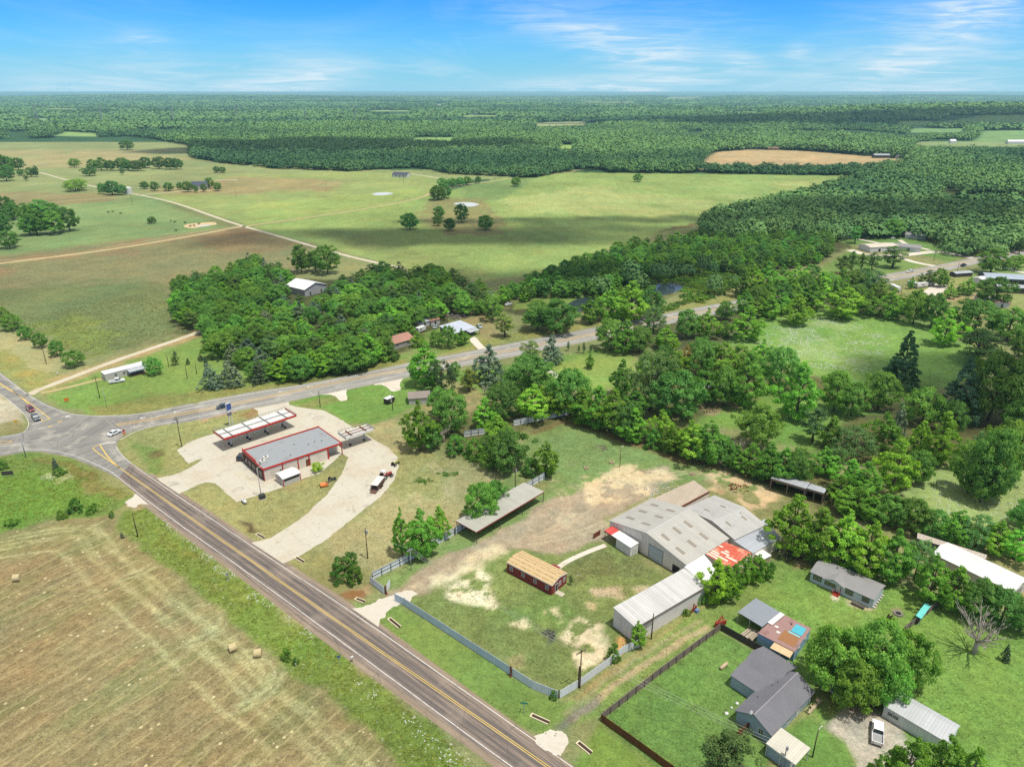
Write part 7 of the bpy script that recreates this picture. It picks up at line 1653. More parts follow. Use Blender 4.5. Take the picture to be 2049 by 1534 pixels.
r = root('white_tank', 'tall white tank at the farm road beside dark trees', 'tank', cx0, cy0); k = MB(); k.tube([(0, 0, 0), (0, 0, 7), (0, 0, 8.2)], [4, 4, .6], 20); k.build('tank_body', TRIM_W, r)
for i, (u, v, L, W) in enumerate(((130, 195, 70, 30), (262, 200, 60, 30), (876, 210, 60, 30), (972, 193, 60, 40), (1098, 209, 60, 20), (1950, 210, 50, 20), (1090, 240, 20, 12), (1255, 257, 14, 10), (2030, 288, 40, 10), (1905, 287, 14, 8))):
    small('distant_barn', ['white barn on the far-left ridge', 'white building group below the far-left ridge', 'white barn in a clearing of the middle distance', 'bright white barn near the horizon', 'pale barns in the far wood', 'pale barn behind the dark hill', 'house beside the small far clearing', 'roof glinting in the middle wood', 'white long roof at the far fields', 'white shed below the far fields'][i], 'barn', u, v, L, W, 8 if L > 45 else 5, 4, 5, TRIM_W, WHITEM)
# ------------------------------------------------------------------ fences
def fence_line(name, label, pts, h, mat, postm, rail=True, post_step=3., rails=(.35, .8), side=1, posts=True, t=.05, z0=0.05):
    """boarded fence along a pixel polyline: a panel per stretch, posts and rails on one face"""
    w_ = [Vector((*P(*q), 0)) for q in pts]; c = sum(w_, Vector()) / len(w_)
    ang = math.atan2((w_[-1] - w_[0]).y, (w_[-1] - w_[0]).x)
    r = root(name, label, 'fence', c.x, c.y, 0, ang); M = Matrix.Rotation(-ang, 3, 'Z'); w_ = [M @ (p - c) for p in w_]
    for a, b in zip(w_, w_[1:]):
        d = (b - a).normalized(); n = Vector((-d.y, d.x, 0)) * side; L = (b - a).length
        k = MB(); z = Vector((0, 0, z0 + h / 2)); k.bar(a + z, b + z, t, h); k.build('panel', mat, r)
        if rail:
            k = MB()
            for f in rails: k.bar(a + n * (t / 2 + .05) + Vector((0, 0, h * f)), b + n * (t / 2 + .05) + Vector((0, 0, h * f)), .06, .07)
            k.build('rail', postm, r)
        if posts:
            m = max(1, int(L / post_step))
            for i in range(m + 1):
                p = a + d * L * i / m + n * (t / 2 + .15); k = MB(); k.box(p.x - .05, p.x + .05, p.y - .05, p.y + .05, 0, h + .06); k.build('post', postm, r)
    return r
WFN = sheet_metal('white_fence_sheet', S(246, 250, 254), 0, .5, .5, (.45, .45, .45), .2, .9)
CFN = sheet_metal('corrugated_fence', S(214, 228, 244), 0, .42, .45, (.34, .3, .3), .3, .62)
CFN2 = sheet_metal('bright_corrugated_fence', S(240, 246, 252), 0, .42, .45, (.45, .42, .4), .3, .7)
NAVY = paint('dark_blue_steel', S(52, 60, 78), .6)
fence_line('sheet_fence', 'white sheet fence with dark frame running from the gate to the open carport', [(745, 1160), (800, 1132), (850, 1104), (909, 1070)], 2.2, WFN, NAVY, True, 2.6, (.5, .95), -1)
fence_line('sheet_fence', 'white sheet fence behind the open carport', [(911, 1068), (1000, 1011), (1090, 957)], 2.2, WFN, NAVY, True, 2.6, (.5, .95), -1)
fence_line('sheet_fence', 'short white sheet fence between the dead branches and the tree clump', [(928, 874), (972, 868)], 2.2, WFN, NAVY, True, 2.6, (.5, .95), -1)
fence_line('sheet_fence', 'white sheet fence under the curved hedgerow corner', [(1027, 852), (1085, 840), (1143, 829)], 2.2, WFN, NAVY, True, 2.6, (.5, .95), -1)
fence_line('gate_wing', 'pale sheet gate wing beside the muddy puddle', [(741, 1167), (769, 1188)], 2.1, CFN2, NAVY, False, 3, (), 1)
fence_line('gate_leaf', 'white gate leaf folded open beside the gravel drive', [(772, 1187), (781, 1172)], 2.0, WFN, RUST, True, 3, (.1, .9), 1)
fence_line('corrugated_fence', 'long blue-grey corrugated fence facing the farm road', [(790, 1202), (809, 1211), (1022, 1350)], 2.1, CFN, NAVY, False, 9, (), 1, True)
fence_line('corrugated_fence', 'paler corrugated fence stretch between the rusty post and the corner', [(1024, 1351), (1066, 1378), (1116, 1398)], 2.1, CFN2, NAVY, False, 6, (), 1, True)
fence_line('corrugated_fence', 'leaning whitish corrugated fence along the dirt lane', [(1120, 1397), (1160, 1373), (1215, 1333), (1248, 1306), (1289, 1289)], 2.0, CFN2, paint('grey_post', S(120, 116, 116)), False, 5, (), 1, True)
WDG = wood('weathered_boards', S(150, 138, 128)); WDB = wood('brown_boards', S(126, 80, 44)); WDD = wood('dark_boards', S(92, 82, 76))
fence_line('wooden_fence', 'weathered board fence along the dirt lane, rails facing the bright lawn', [(1202, 1441), (1320, 1349), (1440, 1260)], 1.8, WDG, paint('grey_rail', S(120, 106, 98)), True, 2.4, (.15, .5, .85), -1)
fence_line('wooden_fence', 'dark board fence between the bright lawn and the blue cottage', [(1441, 1260), (1526, 1308)], 1.8, WDD, WDD, True, 2.4, (.3, .8), 1)
fence_line('wooden_fence', 'brown stained board fence closing the bright lawn towards the road', [(1202, 1442), (1280, 1498), (1370, 1564)], 1.8, WDB, WDB, False, 2.4, (), 1, False)
fence_line('wooden_fence', 'short brown fence between the house wall and the dark tree', [(1496, 1459), (1450, 1496)], 1.8, WDB, WDB, False, 2.4, (), 1, True)
fence_line('wooden_fence', 'grey wooden screen behind the turquoise seat', [(1807, 1265), (1876, 1212)], 1.7, WDG, paint('grey_rail', S(120, 106, 98)), True, 2.4, (.2, .8), -1)

# ------------------------------------------------------------------ poles and wires
PW = paint('pole_wood', S(92, 72, 58), .9, .2); PG = paint('pole_grey', S(176, 176, 180), .6, .1)
def pole(u, vb, vt, label, arm=0, mat=PW, trans=False, r_=.15, lamp=False, lean=0):
    x, y = P(u, vb); h = max(4, top_z(y, vt)); e = root('utility_pole' if not lamp else 'lamp_post', label, 'pole' if not lamp else 'lamp', x, y, 0, R(38))
    k = MB(); k.tube([(0, 0, -.2), (lean, 0, h)], [r_, r_ * .7], 8); k.build('shaft', mat, e, True)
    if arm:
        k = MB(); k.bar((-arm / 2 + lean, .12, h - .7), (arm / 2 + lean, .12, h - .7), .12, .16); a = k.build('crossarm', PG if mat is PG else PW, e)
        for s in (-.45, 0, .45):
            i = MB(); i.tube([(s * arm + lean, .12, h - .62), (s * arm + lean, .12, h - .32)], [.07, .05], 6); i.build('insulator', PG, a)
    if trans:
        k = MB(); k.tube([(.35 + lean, 0, h - 2.0), (.35 + lean, 0, h - 1.0)], .24, 10); k.build('transformer', PG, e)
    if lamp:
        k = MB(); k.tube([(lean, 0, h - .1), (lean + .8, 0, h + .15), (lean + 1.1, 0, h + .08)], [.05, .05, .12], 6); k.build('lamp_head', TRIM_W, e)
    return Vector((x, y, h))
pA = pole(736, 1117, 1055, 'tall dark utility pole beside the wide bush', 0, PW, True)
pB = pole(823, 1140, 1096, 'pale thin pole inside the white fence near the gate', 1.6, PG, False, .1)
pC = pole(1160, 1376, 1299, 'twin-stemmed dark pole with crossarm at the fence corner by the sand patch', 2.4)
xx, yy = P(1156.5, 1375); k = MB(); k.tube([(xx, yy, 0), (xx + .1, yy, 5.4)], [.15, .12], 8); o = k.build('pole_stub', PW); tag(o, 'short dark stub pole strapped beside the twin-stemmed pole', 'pole')
pD = pole(1303, 1278, 1227, 'plain dark pole against the white wall of the long shed')
pole(1240, 935, 894, 'slim dark pole standing alone in the back lot', 0, PW, False, .1, True)
pole(1031, 985, 934, 'utility pole with transformer at the white fence beneath the tree clump', 1.4, PW, True)
pE = pole(1625.5, 1514, 1459, 'dark pole on the lawn beside the gravel drive', 0, PW, False, .13, True)
pole(523, 994, 936, 'tall grey lamp post at the filling station lawn', 0, PG, False, .12, True)
pole(786, 821, 789, 'dark pole beside the small dark trailer on the green lawn'); pole(641, 815, 783, 'dark pole at the highway lawn above the filling station')
pole(364, 894, 836, 'utility pole on the lawn at the crossing side of the pumps', 1.6, PW, True); pole(52, 914, 868, 'grey metal pole at the crossing beside the lush corner', 0, PG)
pole(200, 796, 752, 'utility pole with crossarm on the lawn by the crossing', 2.2); pole(214, 815, 775, 'slim grey pole beside the crossarm pole', 0, PG, False, .09)
pole(93, 728, 692, 'wooden pole among the young trees along the field'); pole(375, 757, 730, 'dark pole on the mobile home lawn, lowest of three'); pole(338, 734, 711, 'dark pole on the mobile home lawn beside the small dark evergreen'); pole(394, 748, 727, 'dark pole on the mobile home lawn near the silver cedars')
pole(276, 1074, 1027, 'dark pole in the rough verge above the mown field')
pole(265, 410, 388, 'dark pole in the cattle pasture by the farm road'); pole(473, 396, 377, 'slender pole in the pasture beyond the farm road'); pole(653, 382, 364, 'lonely pole in the brownish pasture'); pole(808, 367, 352, 'pole in front of the far white farmhouse')
pole(1868, 522, 490, 'dark pole on the far lawn beside the highway'); pole(1914, 549, 524, 'dark pole beside the blue-roofed low shed'); pole(2021, 610, 583, 'dark pole beside the pinkish-roofed cabin', 0, PW, False, .12, True); pole(1803, 588, 572, 'dark pole among the white trailers')
pole(896, 652, 626, 'dark pole with lamp behind the metal-roofed cottage', 0, PW, False, .13, True); pole(590, 557, 539, 'pole beside the white barn', 0, PW)
pole(1694, 1164, 1160, 'short dark post at the corner of the grey mobile home', 0, PW, False, .06) if 0 else None
x4, y4 = P(1600, 1560); pF = Vector((x4, y4, 7.5))
e = root('utility_pole', 'grey pole cut by the bottom edge beside the white carport roof', 'pole', *P(1566, 1536), 0, R(38)); k = MB(); k.tube([(0, 0, 0), (0, 0, 5.2)], [.14, .1], 8); k.build('shaft', PG, e); k = MB(); k.tube([(.3, 0, 4.2), (.3, 0, 5.0)], .22, 8); k.build('transformer', PG, e)
pG = Vector((e.location.x, e.location.y, 5.2))
CAB = paint('cable_grey', S(206, 206, 200), .5, .05)
def wire(a, b, sag, name, label, r_=.022):
    pts = [a.lerp(b, t_) - Vector((0, 0, sag * 4 * t_ * (1 - t_))) for t_ in np.linspace(0, 1, 14)]
    k = MB(); k.tube(pts, r_, 4); o = k.build(name, CAB); return tag(o, label, 'cable', 'overhead cables')
for i, s in enumerate((-1, 0, 1)):
    of = Vector((.5 * s, .6 * s, -.6))
    nm = ['lowest', 'middle', 'highest'][i]
    wire(pB + of * .6, pC + of, .9, 'overhead_cable', f'{nm} thin cable strung over the fenced lot between two poles')
    wire(pC + of, pG + of * .9, .6, 'overhead_cable', f'{nm} thin cable crossing the bright lawn to the bottom edge')
wire(pA - Vector((0, 0, .4)), pB - Vector((0, 0, .3)), .5, 'overhead_cable', 'thin cable from the wide bush pole to the pale fence pole')
# transmission towers far off
def pylon(u, vt, Y_, label):
    x = (u - 1024.5) / F * depth(0, Y_, 20); g = float(terrain(x, Y_)); h = max(28, top_z(Y_, vt) - g); e = root('transmission_tower', label, 'pylon', x, Y_, g, 0, 'lattice towers over the far wood'); k = MB()
    for sx in (-1, 1):
        for sy in (-1, 1): k.bar((sx * 4, sy * 4, 0), (sx * .8, sy * .8, h), .7)
    for f in (.3, .5, .7, .85):
        w_ = 4 * (1 - f) + .8 * f
        for sx in (-1, 1): k.bar((sx * w_, -w_, f * h), (sx * w_, w_, f * h), .4); k.bar((-w_, sx * w_, f * h), (w_, sx * w_, f * h), .4)
    k.build('lattice', PG, e)
    for f in (.8, .92):
        a = MB(); a.bar((-7, 0, f * h), (7, 0, f * h), .7); a.build('crossarm', PG, e)
for i, (u, vt) in enumerate(((73, 209), (203, 213), (346, 213), (474, 214), (610, 213), (711, 212), (950, 212), (1071, 212))):
    pylon(u, vt, 2900 + 60 * i, f'far pale lattice tower above the woods, {ORD[i]} along the line from the pasture side')

# ------------------------------------------------------------------ vehicles
TYRE = paint('tyre_rubber', (.02, .02, .02), .8); RIM = paint('wheel_rim', (.45, .45, .47), .35, .05, 1, None, .2, .6); LAMP = paint('headlight_lens', (.7, .72, .75), .15, .02); TAIL = paint('tail_light', (.35, .02, .02), .3, .05)
def carpaint(name, col):
    if name in MATS: return MATS[name]
    t = NT(name); b = t.bsdf(col, .28, .0, .5); b.inputs['Coat Weight'].default_value = .6; MATS[name] = t.m; return t.m
def vehicle(kind, label, u, v, u2, v2, col, cname, group=None, name=None):
    """u,v = ground pixel of the rear, u2,v2 = of the front"""
    a = Vector(P(u, v)); b = Vector(P(u2, v2)); c = (a + b) / 2; an = math.atan2(b.y - a.y, b.x - a.x)
    L, Wd = {'pickup': (5.8, 2.0), 'car': (4.7, 1.85), 'suv': (4.8, 1.95)}[kind]
    r = root(name or {'pickup': 'pickup_truck', 'car': 'car', 'suv': 'car'}[kind], label, 'truck' if kind == 'pickup' else 'car', c.x, c.y, .05, an, group)
    pm = carpaint(cname, col); h = L / 2
    if kind == 'car': prof = [(-h, .35), (-h + .05, .8), (-h + .5, .98), (h - 1.5, .95), (h - .25, .78), (h, .6), (h - .02, .32)]; cab = [(-h + .75, .95), (-h + 1.35, 1.42), (.35, 1.45), (1.15, .93)]
    elif kind == 'suv': prof = [(-h, .38), (-h, 1.0), (h - 1.4, 1.05), (h - .2, .95), (h, .7), (h - .02, .36)]; cab = [(-h + .08, 1.0), (-h + .35, 1.68), (.4, 1.72), (1.2, 1.03)]
    else: prof = [(-h, .45), (-h, .72), (-.75, .72), (-.7, 1.12), (h - 1.5, 1.15), (h - .2, 1.02), (h, .8), (h - .02, .42)]; cab = [(-.72, 1.1), (-.55, 1.8), (.85, 1.82), (1.55, 1.12)]
    k = MB(); k.prism([(x, z) for x, z in prof], -Wd / 2, Wd / 2, 'y'); bo = k.build('body', pm, r, False, .07)
    k = MB(); ins = .12
    n = len(cab); vv_ = [(x, -Wd / 2 + (.05 if z < 1.2 else ins + .08), z) for x, z in cab] + [(x, Wd / 2 - (.05 if z < 1.2 else ins + .08), z) for x, z in cab]
    k.add(vv_, [tuple(range(n)), tuple(range(2 * n - 1, n - 1, -1))] + [(i, i + n, (i + 1) % n + n, (i + 1) % n) for i in range(n)]); k.build('windows', glass(), r)
    zt = max(z for _, z in cab); xs = [x for x, z in cab if z > zt - .1]
    k = MB(); k.box(min(xs) - .05, max(xs) + .05, -Wd / 2 + .18, Wd / 2 - .18, zt - .03, zt + .05); k.build('cab_roof', pm, r, False, .03)
    k = MB()
    for (x0_, z0_), (x1_, z1_) in ((cab[0], cab[1]), (cab[3], cab[2])):
        for s in (-1, 1): k.bar((x0_, s * (Wd / 2 - .06), z0_), (x1_, s * (Wd / 2 - .2), z1_), .1)
    k.build('pillar', pm, r)
    if kind == 'pickup':
        k = MB(); k.box(-h, -.72, -Wd / 2, -Wd / 2 + .1, .721, 1.18); k.box(-h, -.72, Wd / 2 - .1, Wd / 2, .721, 1.18); k.build('bed_side', pm, r); k = MB(); k.box(-h - .03, -h + .08, -Wd / 2 + .101, Wd / 2 - .101, .722, 1.16); k.build('tailgate', pm, r)
        k = MB(); k.box(-h + .081, -.73, -Wd / 2 + .101, Wd / 2 - .101, .722, .76); k.build('bed_floor', paint('bed_liner', S(170, 170, 172), .6), r)
    for sx in (-h + .95, h - .95):
        for sy in (-1, 1):
            y = sy * (Wd / 2 - .06); k = MB(); k.tube([(sx, y - .12, .36), (sx, y + .12, .36)], .36, 14); w_ = k.build('wheel', TYRE, r)
            k = MB(); k.tube([(sx, y + sy * .1, .36), (sx, y + sy * .14, .36)], .21, 10); k.build('rim', RIM, w_)
    for sy in (-1, 1):
        k = MB(); y = sy * (Wd / 2 - .28); k.box(h - .1, h + .02, y - .2, y + .2, .62, .78); k.build('headlight', LAMP, r)
        k = MB(); k.box(-h - .04, -h + .03, y - .14, y + .14, .74 if kind != 'suv' else .85, .92 if kind != 'suv' else 1.05); k.build('tail_light', TAIL, r)
    return r
WP, BLK, MAR, NAV, SIL = ((.72, .72, .72), 'white_paint'), ((.015, .016, .018), 'black_paint'), ((.16, .012, .022), 'maroon_paint'), ((.02, .035, .06), 'dark_blue_paint'), ((.36, .38, .4), 'silver_paint')
vehicle('pickup', 'white pickup truck parked on the gravel drive beside the ribbed shed', 1754, 1492, 1755, 1448, *WP)
vehicle('car', 'white car turning off the crossing towards the stop sign', 220, 873, 239, 864, *WP)
vehicle('suv', 'maroon car waiting at the crossing behind the dark blue pickup', 56, 817, 67, 826, *MAR)
vehicle('pickup', 'dark blue pickup waiting at the crossing ahead of the maroon car', 66, 830, 79, 846, *NAV)
vehicle('car', 'dark sedan driving on the highway behind the tall sign', 456, 813, 436, 818, *NAV)
vehicle('suv', 'black car parked against the brick front of the filling station', 480, 922, 489, 911, *BLK)
vehicle('pickup', 'white pickup parked in front of the white mobile home', 222, 767, 247, 763, *WP)
vehicle('suv', 'white car driving on the far highway beside the trailers', 1827, 544, 1813, 546, *WP)
vehicle('pickup', 'dark pickup driving on the far highway beyond the white car', 1920, 535, 1935, 530.5, *NAV)
vehicle('car', 'silver car parked between the cottage sheds and the bushes', 869, 659, 875, 653, *SIL)
vehicle('car', 'silver car parked at the metal-roofed cottage drive', 956, 652, 963, 658, *SIL)
vehicle('car', 'white car parked at the far house with the dark garage', 1782, 479, 1792, 477, *WP)
vehicle('car', 'pale car parked in the shade of the big oaks', 1661, 1379, 1673, 1388, *SIL)
vehicle('car', 'white car parked among the bushes beside the first pond', 1012, 612, 1022, 609, *WP)
def box_trailer(label, u, v, u2, v2, L, W, h, wall, roof, name='travel_trailer', cat='trailer', group=None, stripe=None):
    a = Vector(P(u, v)); b = Vector(P(u2, v2)); c = (a + b) / 2; r = root(name, label, cat, c.x, c.y, 0, math.atan2(b.y - a.y, b.x - a.x), group)
    k = MB(); k.prism([(-L / 2, .6), (L / 2 - .5, .6), (L / 2, 1.4), (L / 2 - .25, h - .1), (-L / 2, h - .1)], -W / 2, W / 2, 'y'); k.build('body', wall, r, False, .08)
    k = MB(); k.box(-L / 2 - .03, L / 2 - .3, -W / 2 - .03, W / 2 + .03, h - .1, h); k.build('roof', roof, r)
    k = MB(); k.box(-L / 2 + 1, -L / 2 + 2.4, -W / 2 - .02, -W / 2 + .01, h * .5, h * .75); k.build('window', GLASS, r)
    k = MB(); k.box(L / 2 - 2.4, L / 2 - 1.6, -W / 2 - .02, -W / 2 + .01, .7, h * .85); k.build('door', DOORW, r)
    for s in (-.5, .5):
        for sy in (-1, 1):
            k = MB(); k.tube([(s, sy * (W / 2 - .2) - .12, .36), (s, sy * (W / 2 - .2) + .12, .36)], .36, 12); k.build('wheel', TYRE, r)
    k = MB(); k.bar((L / 2 - .3, 0, .55), (L / 2 + 1.1, 0, .5), .12); k.build('drawbar', STEEL, r)
    return r
box_trailer('largest white travel trailer on the sandy yard', 1818, 571, 1838, 578, 9, 2.6, 3.2, TRIM_W, WHITEM); box_trailer('small white travel trailer behind the largest one', 1842, 575, 1850, 574, 6, 2.5, 2.9, TRIM_W, WHITEM)
box_trailer('white travel trailer between the pointed green trees', 1858, 572, 1868, 569, 7, 2.5, 2.9, TRIM_W, WHITEM); box_trailer('white travel trailer at the hedge end of the sandy yard', 1784, 578, 1796, 584, 9, 2.6, 3, TRIM_W, WHITEM)
box_trailer('white enclosed trailer beside the red-roofed house', 838, 665, 846, 662, 5.5, 2.4, 2.6, TRIM_W, WHITEM, 'cargo_trailer')
box_trailer('small dark cargo trailer with white top on the green lawn', 775, 808, 784, 804, 4, 2.2, 2.4, paint('dark_brown_board', S(58, 50, 48)), WHITEM, 'cargo_trailer')
# stock trailer and tractor on the concrete
BRS = paint('brown_steel', S(112, 82, 70), .7, .2)
a = Vector(P(747, 986)); b = Vector(P(766, 962)); c = (a + b) / 2; an = math.atan2(b.y - a.y, b.x - a.x)
r = root('stock_trailer', 'brown livestock trailer with white roof on the concrete lot', 'trailer', c.x, c.y, 0, an); L = 5.6
k = MB(); k.box(-L / 2, L / 2, -1.05, 1.05, .5, .62)
k.build('floor', BRS, r)
k = MB()
for z in (.8, 1.15, 1.5, 1.85): 
    for y in (-1.02, 1.02): k.bar((-L / 2, y, z), (L / 2, y, z), .06, .2)
for x in np.linspace(-L / 2, L / 2, 6):
    for y in (-1.05, 1.05): k.box(x - .05, x + .05, y - .04, y + .04, .5, 2.1)
k.build('side_rails', BRS, r)
k = MB(); k.box(-L / 2, L / 2, -1.12, 1.12, 2.1, 2.2); k.build('roof', TRIM_W, r)
for s in (-.5, .5):
    for sy in (-1, 1): k = MB(); k.tube([(s, sy * 1.2 - .12, .36), (s, sy * 1.2 + .12, .36)], .36, 12); k.build('wheel', TYRE, r)
k = MB(); k.bar((L / 2, 0, .5), (L / 2 + 1.3, 0, .5), .14); k.build('drawbar', STEEL, r)
k = MB(); k.slab([(-L / 2 - 1.3, -1, .1), (-L / 2, -1, .5), (-L / 2, 1, .5), (-L / 2 - 1.3, 1, .1)], .06); k.build('ramp', BRS, r)
def tractor(label, u, v, an, col, cname, s=1., roof=True):
    x, y = P(u, v); r = root('tractor', label, 'tractor', x, y, 0, R(an)); r.scale = (s, s, s); pm = carpaint(cname, col)
    k = MB(); k.box(.2, 1.9, -.35, .35, .75, 1.3); k.build('bonnet', pm, r, False, .08); k = MB(); k.box(-1.1, .3, -.3, .3, .55, .95); k.build('chassis', STEEL, r)
    for (sx, rr, wy) in ((-.8, .75, .75), (1.5, .48, .65)):
        for sy in (-1, 1):
            k = MB(); k.tube([(sx, sy * wy - .17, rr), (sx, sy * wy + .17, rr)], rr, 16); w_ = k.build('wheel', TYRE, r); k = MB(); k.tube([(sx, sy * (wy + .16), rr), (sx, sy * (wy + .2), rr)], rr * .5, 10); k.build('rim', RIM, w_)
    for sy in (-1, 1): k = MB(); k.box(-1.3, -.3, sy * .75 - .2, sy * .75 + .2, 1.5, 1.58); k.build('mudguard', pm, r)
    k = MB(); k.box(-.9, -.4, -.25, .25, .95, 1.1); k.box(-1.0, -.88, -.25, .25, 1.1, 1.5); k.build('seat', TYRE, r); k = MB(); k.tube([(.15, 0, 1.2), (0, 0, 1.45)], .03, 6); k.tube([(-.03, 0, 1.44), (.0, 0, 1.47)], .2, 12); k.build('steering_wheel', STEEL, r)
    if roof:
        k = MB(); k.box(-1.2, .1, -.7, .7, 2.35, 2.45); k.build('canopy', TRIM_W, r); k = MB()
        for px__ in (-1.1, 0):
            for py__ in (-.6, .6): k.bar((px__, py__, 1.0), (px__, py__, 2.36), .06)
        k.build('canopy_frame', STEEL, r)
    return r
tractor('red tractor with white canopy parked ahead of the livestock trailer', 772, 956, 45, (.28, .03, .02), 'red_paint', 1.15)
tractor('small yellow and green mower tractor at the concrete edge', 791, 930, 60, (.28, .26, .03), 'yellow_green_paint', .8, False)
tractor('dark mower tractor beside the orange implement', 664, 961, 20, (.03, .03, .03), 'black_paint', .7, False)
# orange implement
ORG = carpaint('orange_paint', (.62, .17, .02)); x, y = P(650, 972); r = root('farm_implement', 'bright orange mowing implement on the grass island', 'implement', x, y, 0, R(25))
k = MB(); k.prism([(-1.3, .3), (1.0, .3), (1.0, .6), (.2, .95), (-1.3, .75)], -.9, .9, 'y'); k.build('deck', ORG, r, False, .06); k = MB(); k.bar((.4, -.7, .9), (1.6, 0, 1.1), .14); k.bar((.4, .7, .9), (1.6, 0, 1.1), .14); k.build('hitch', STEEL, r)
for sy in (-1, 1): k = MB(); k.tube([(-1.2, sy * .8 - .1, .28), (-1.2, sy * .8 + .1, .28)], .28, 10); k.build('wheel', TYRE, r)
# propane tank, bins, benches and other small things
x, y = P(489, 1006); r = root('propane_tank', 'white propane tank on the grass below the lamp post', 'tank', x, y, 0, R(-45))
k = MB(); k.tube([(-1.25, 0, .75), (-1.1, 0, .75), (-.9, 0, .75), (.9, 0, .75), (1.1, 0, .75), (1.25, 0, .75)], [.12, .4, .5, .5, .4, .12], 14); k.build('tank_body', TRIM_W, r, True); k = MB(); k.box(-.7, -.5, -.35, .35, 0, .4); k.box(.5, .7, -.35, .35, 0, .4); k.build('saddle', STEEL, r); k = MB(); k.tube([(0, 0, 1.2), (0, 0, 1.4)], .14, 8); k.build('valve_dome', STEEL, r)
x, y = P(525, 997); r = root('transformer_cabinet', 'dark green cabinet at the foot of the grey lamp post', 'cabinet', x, y, 0, R(40)); k = MB(); k.box(-.8, .8, -.7, .7, .1, 1.4); k.build('cabinet_body', paint('dark_green_metal', S(66, 70, 66)), r, False, .04); k = MB(); k.box(-.95, .95, -.85, .85, 0, .1); k.build('base', MUDW, r)
x, y = P(1390, 1222); r = root('rusty_implement', 'red rusty implement standing against the long shed wall', 'implement', x, y, 0, R(40)); RR = paint('red_rust', S(160, 60, 44), .7, .2)
k = MB(); k.bar((-1, 0, 0), (-.6, 0, 2.4), .16); k.bar((1, 0, 0), (-.6, 0, 2.4), .16); k.bar((-1, 0, .9), (.6, 0, .9), .12, .7); k.build('frame', RR, r); k = MB(); k.box(-.4, .5, -.9, -.2, 0, .8); k.build('crate', paint('blue_box', S(120, 150, 190)), r)
x, y = P(1441, 1252); r = root('rusty_implement', 'red rusty implement at the corner of the wooden fence', 'implement', x, y, 0, R(20)); k = MB(); k.box(-1.4, 1.4, -.2, .2, .3, 1.3); k.bar((-1.3, .4, 0), (1.2, 1.2, 1.6), .16); k.bar((1.3, .2, 0), (1.2, 1.2, 1.6), .16); k.build('frame', RR, r); k = MB(); k.bar((-1.4, .25, 1.25), (1.6, .9, 1.25), .12); k.build('boom', RR, r)
def lumber(u, v, an, label):
    x, y = P(u, v); r = root('lumber_pile', label, 'lumber', x, y, 0, R(an)); rs_ = random.Random(5)
    for i in range(6):
        k = MB(); y0_ = -1.3 + i * .5; k.box(-1.8 + rs_.uniform(-.3, .3), 1.8 + rs_.uniform(-.3, .3), y0_, y0_ + .36, .3, .36 + rs_.uniform(.0, .25)); k.build('plank', paint('weathered_plank', S(190, 176, 156), .8, .3, 2), r)
    for x_ in (-1.2, 1.2): k = MB(); k.box(x_ - .1, x_ + .1, -1.4, 1.7, 0, .299); k.build('bearer', BRS, r)
lumber(1503, 1271, 40, 'weathered planks stacked behind the dark board fence')
# turquoise seat, fire pit, chairs, swing
x, y = P(1842, 1236); r = root('porch_swing', 'turquoise roofed seat against the wooden screen', 'seat', x, y, 0, R(44)); TQ = paint('turquoise', S(120, 220, 214), .5, .06)
k = MB(); k.slab([(-3.1, -.75, 2.1), (3.1, -.75, 2.1), (3.1, .45, 2.3), (-3.1, .45, 2.3)], .06); k.build('roof', TQ, r); k = MB(); k.box(-2.8, 2.8, -.4, .2, .42, .5); k.build('seat', WDD, r); k = MB(); k.box(-2.8, 2.8, .2, .28, .5, 1.1); k.build('backrest', WDD, r)
for x_ in (-2.9, 2.9):
    for y_ in (-.6, .35): k = MB(); k.box(x_ - .05, x_ + .05, y_ - .05, y_ + .05, 0, 2.05); k.build('post', TQ, r)
x, y = P(1703, 1142); r = root('glider_swing', 'teal garden swing behind the grey mobile home', 'swing', x, y, 0, R(-44)); TL = paint('teal_paint', S(60, 140, 130), .6, .1)
k = MB(); k.slab([(-2.2, -.6, 3.5), (2.2, -.6, 3.5), (2.2, .7, 3.6), (-2.2, .7, 3.6)], .08); k.build('roof', TL, r)
for x_ in (-2, 2): k = MB(); k.bar((x_, -.9, 0), (x_, 0, 3.45), .1); k.bar((x_, .9, 0), (x_, 0, 3.45), .1); k.build('leg', TL, r)
k = MB(); k.box(-1.5, 1.5, -.3, .3, .45, .52); k.build('seat', TL, r)
x, y = P(1797, 1228); r = root('fire_pit', 'round stone fire pit on the lawn near the turquoise seat', 'fire pit', x, y); k = MB()
for i in range(12):
    a_ = i * math.pi / 6; k.box(math.cos(a_) * .8 - .18, math.cos(a_) * .8 + .18, math.sin(a_) * .8 - .18, math.sin(a_) * .8 + .18, 0, .3)
k.build('stone_ring', paint('grey_stone', S(150, 144, 136), .9, .25, 3), r); k = MB(); k.tube([(0, 0, 0), (0, 0, .08)], .62, 14); k.build('ash', DARKIN, r)
for (u, v, lb) in ((1779, 1236, 'dark garden chair left of its twin by the fire pit'), (1785, 1239, 'dark garden chair facing the fire pit, closer to the oaks')):
    x, y = P(u, v); r = root('garden_chair', lb, 'chair', x, y, 0, R(rnd.uniform(0, 90)), 'chairs by the fire pit'); BC = paint('dark_brown_paint', S(62, 42, 36)); k = MB(); k.box(-.35, .35, -.35, .3, .36, .42); k.build('seat', BC, r); k = MB(); k.slab([(-.35, .25, .95), (.35, .25, .95), (.35, .32, .95), (-.35, .32, .95)], .55); k.build('backrest', BC, r)
    for sx in (-.3, .3):
        for sy in (-.3, .26): k = MB(); k.box(sx - .03, sx + .03, sy - .03, sy + .03, 0, .36); k.build('leg', BC, r)
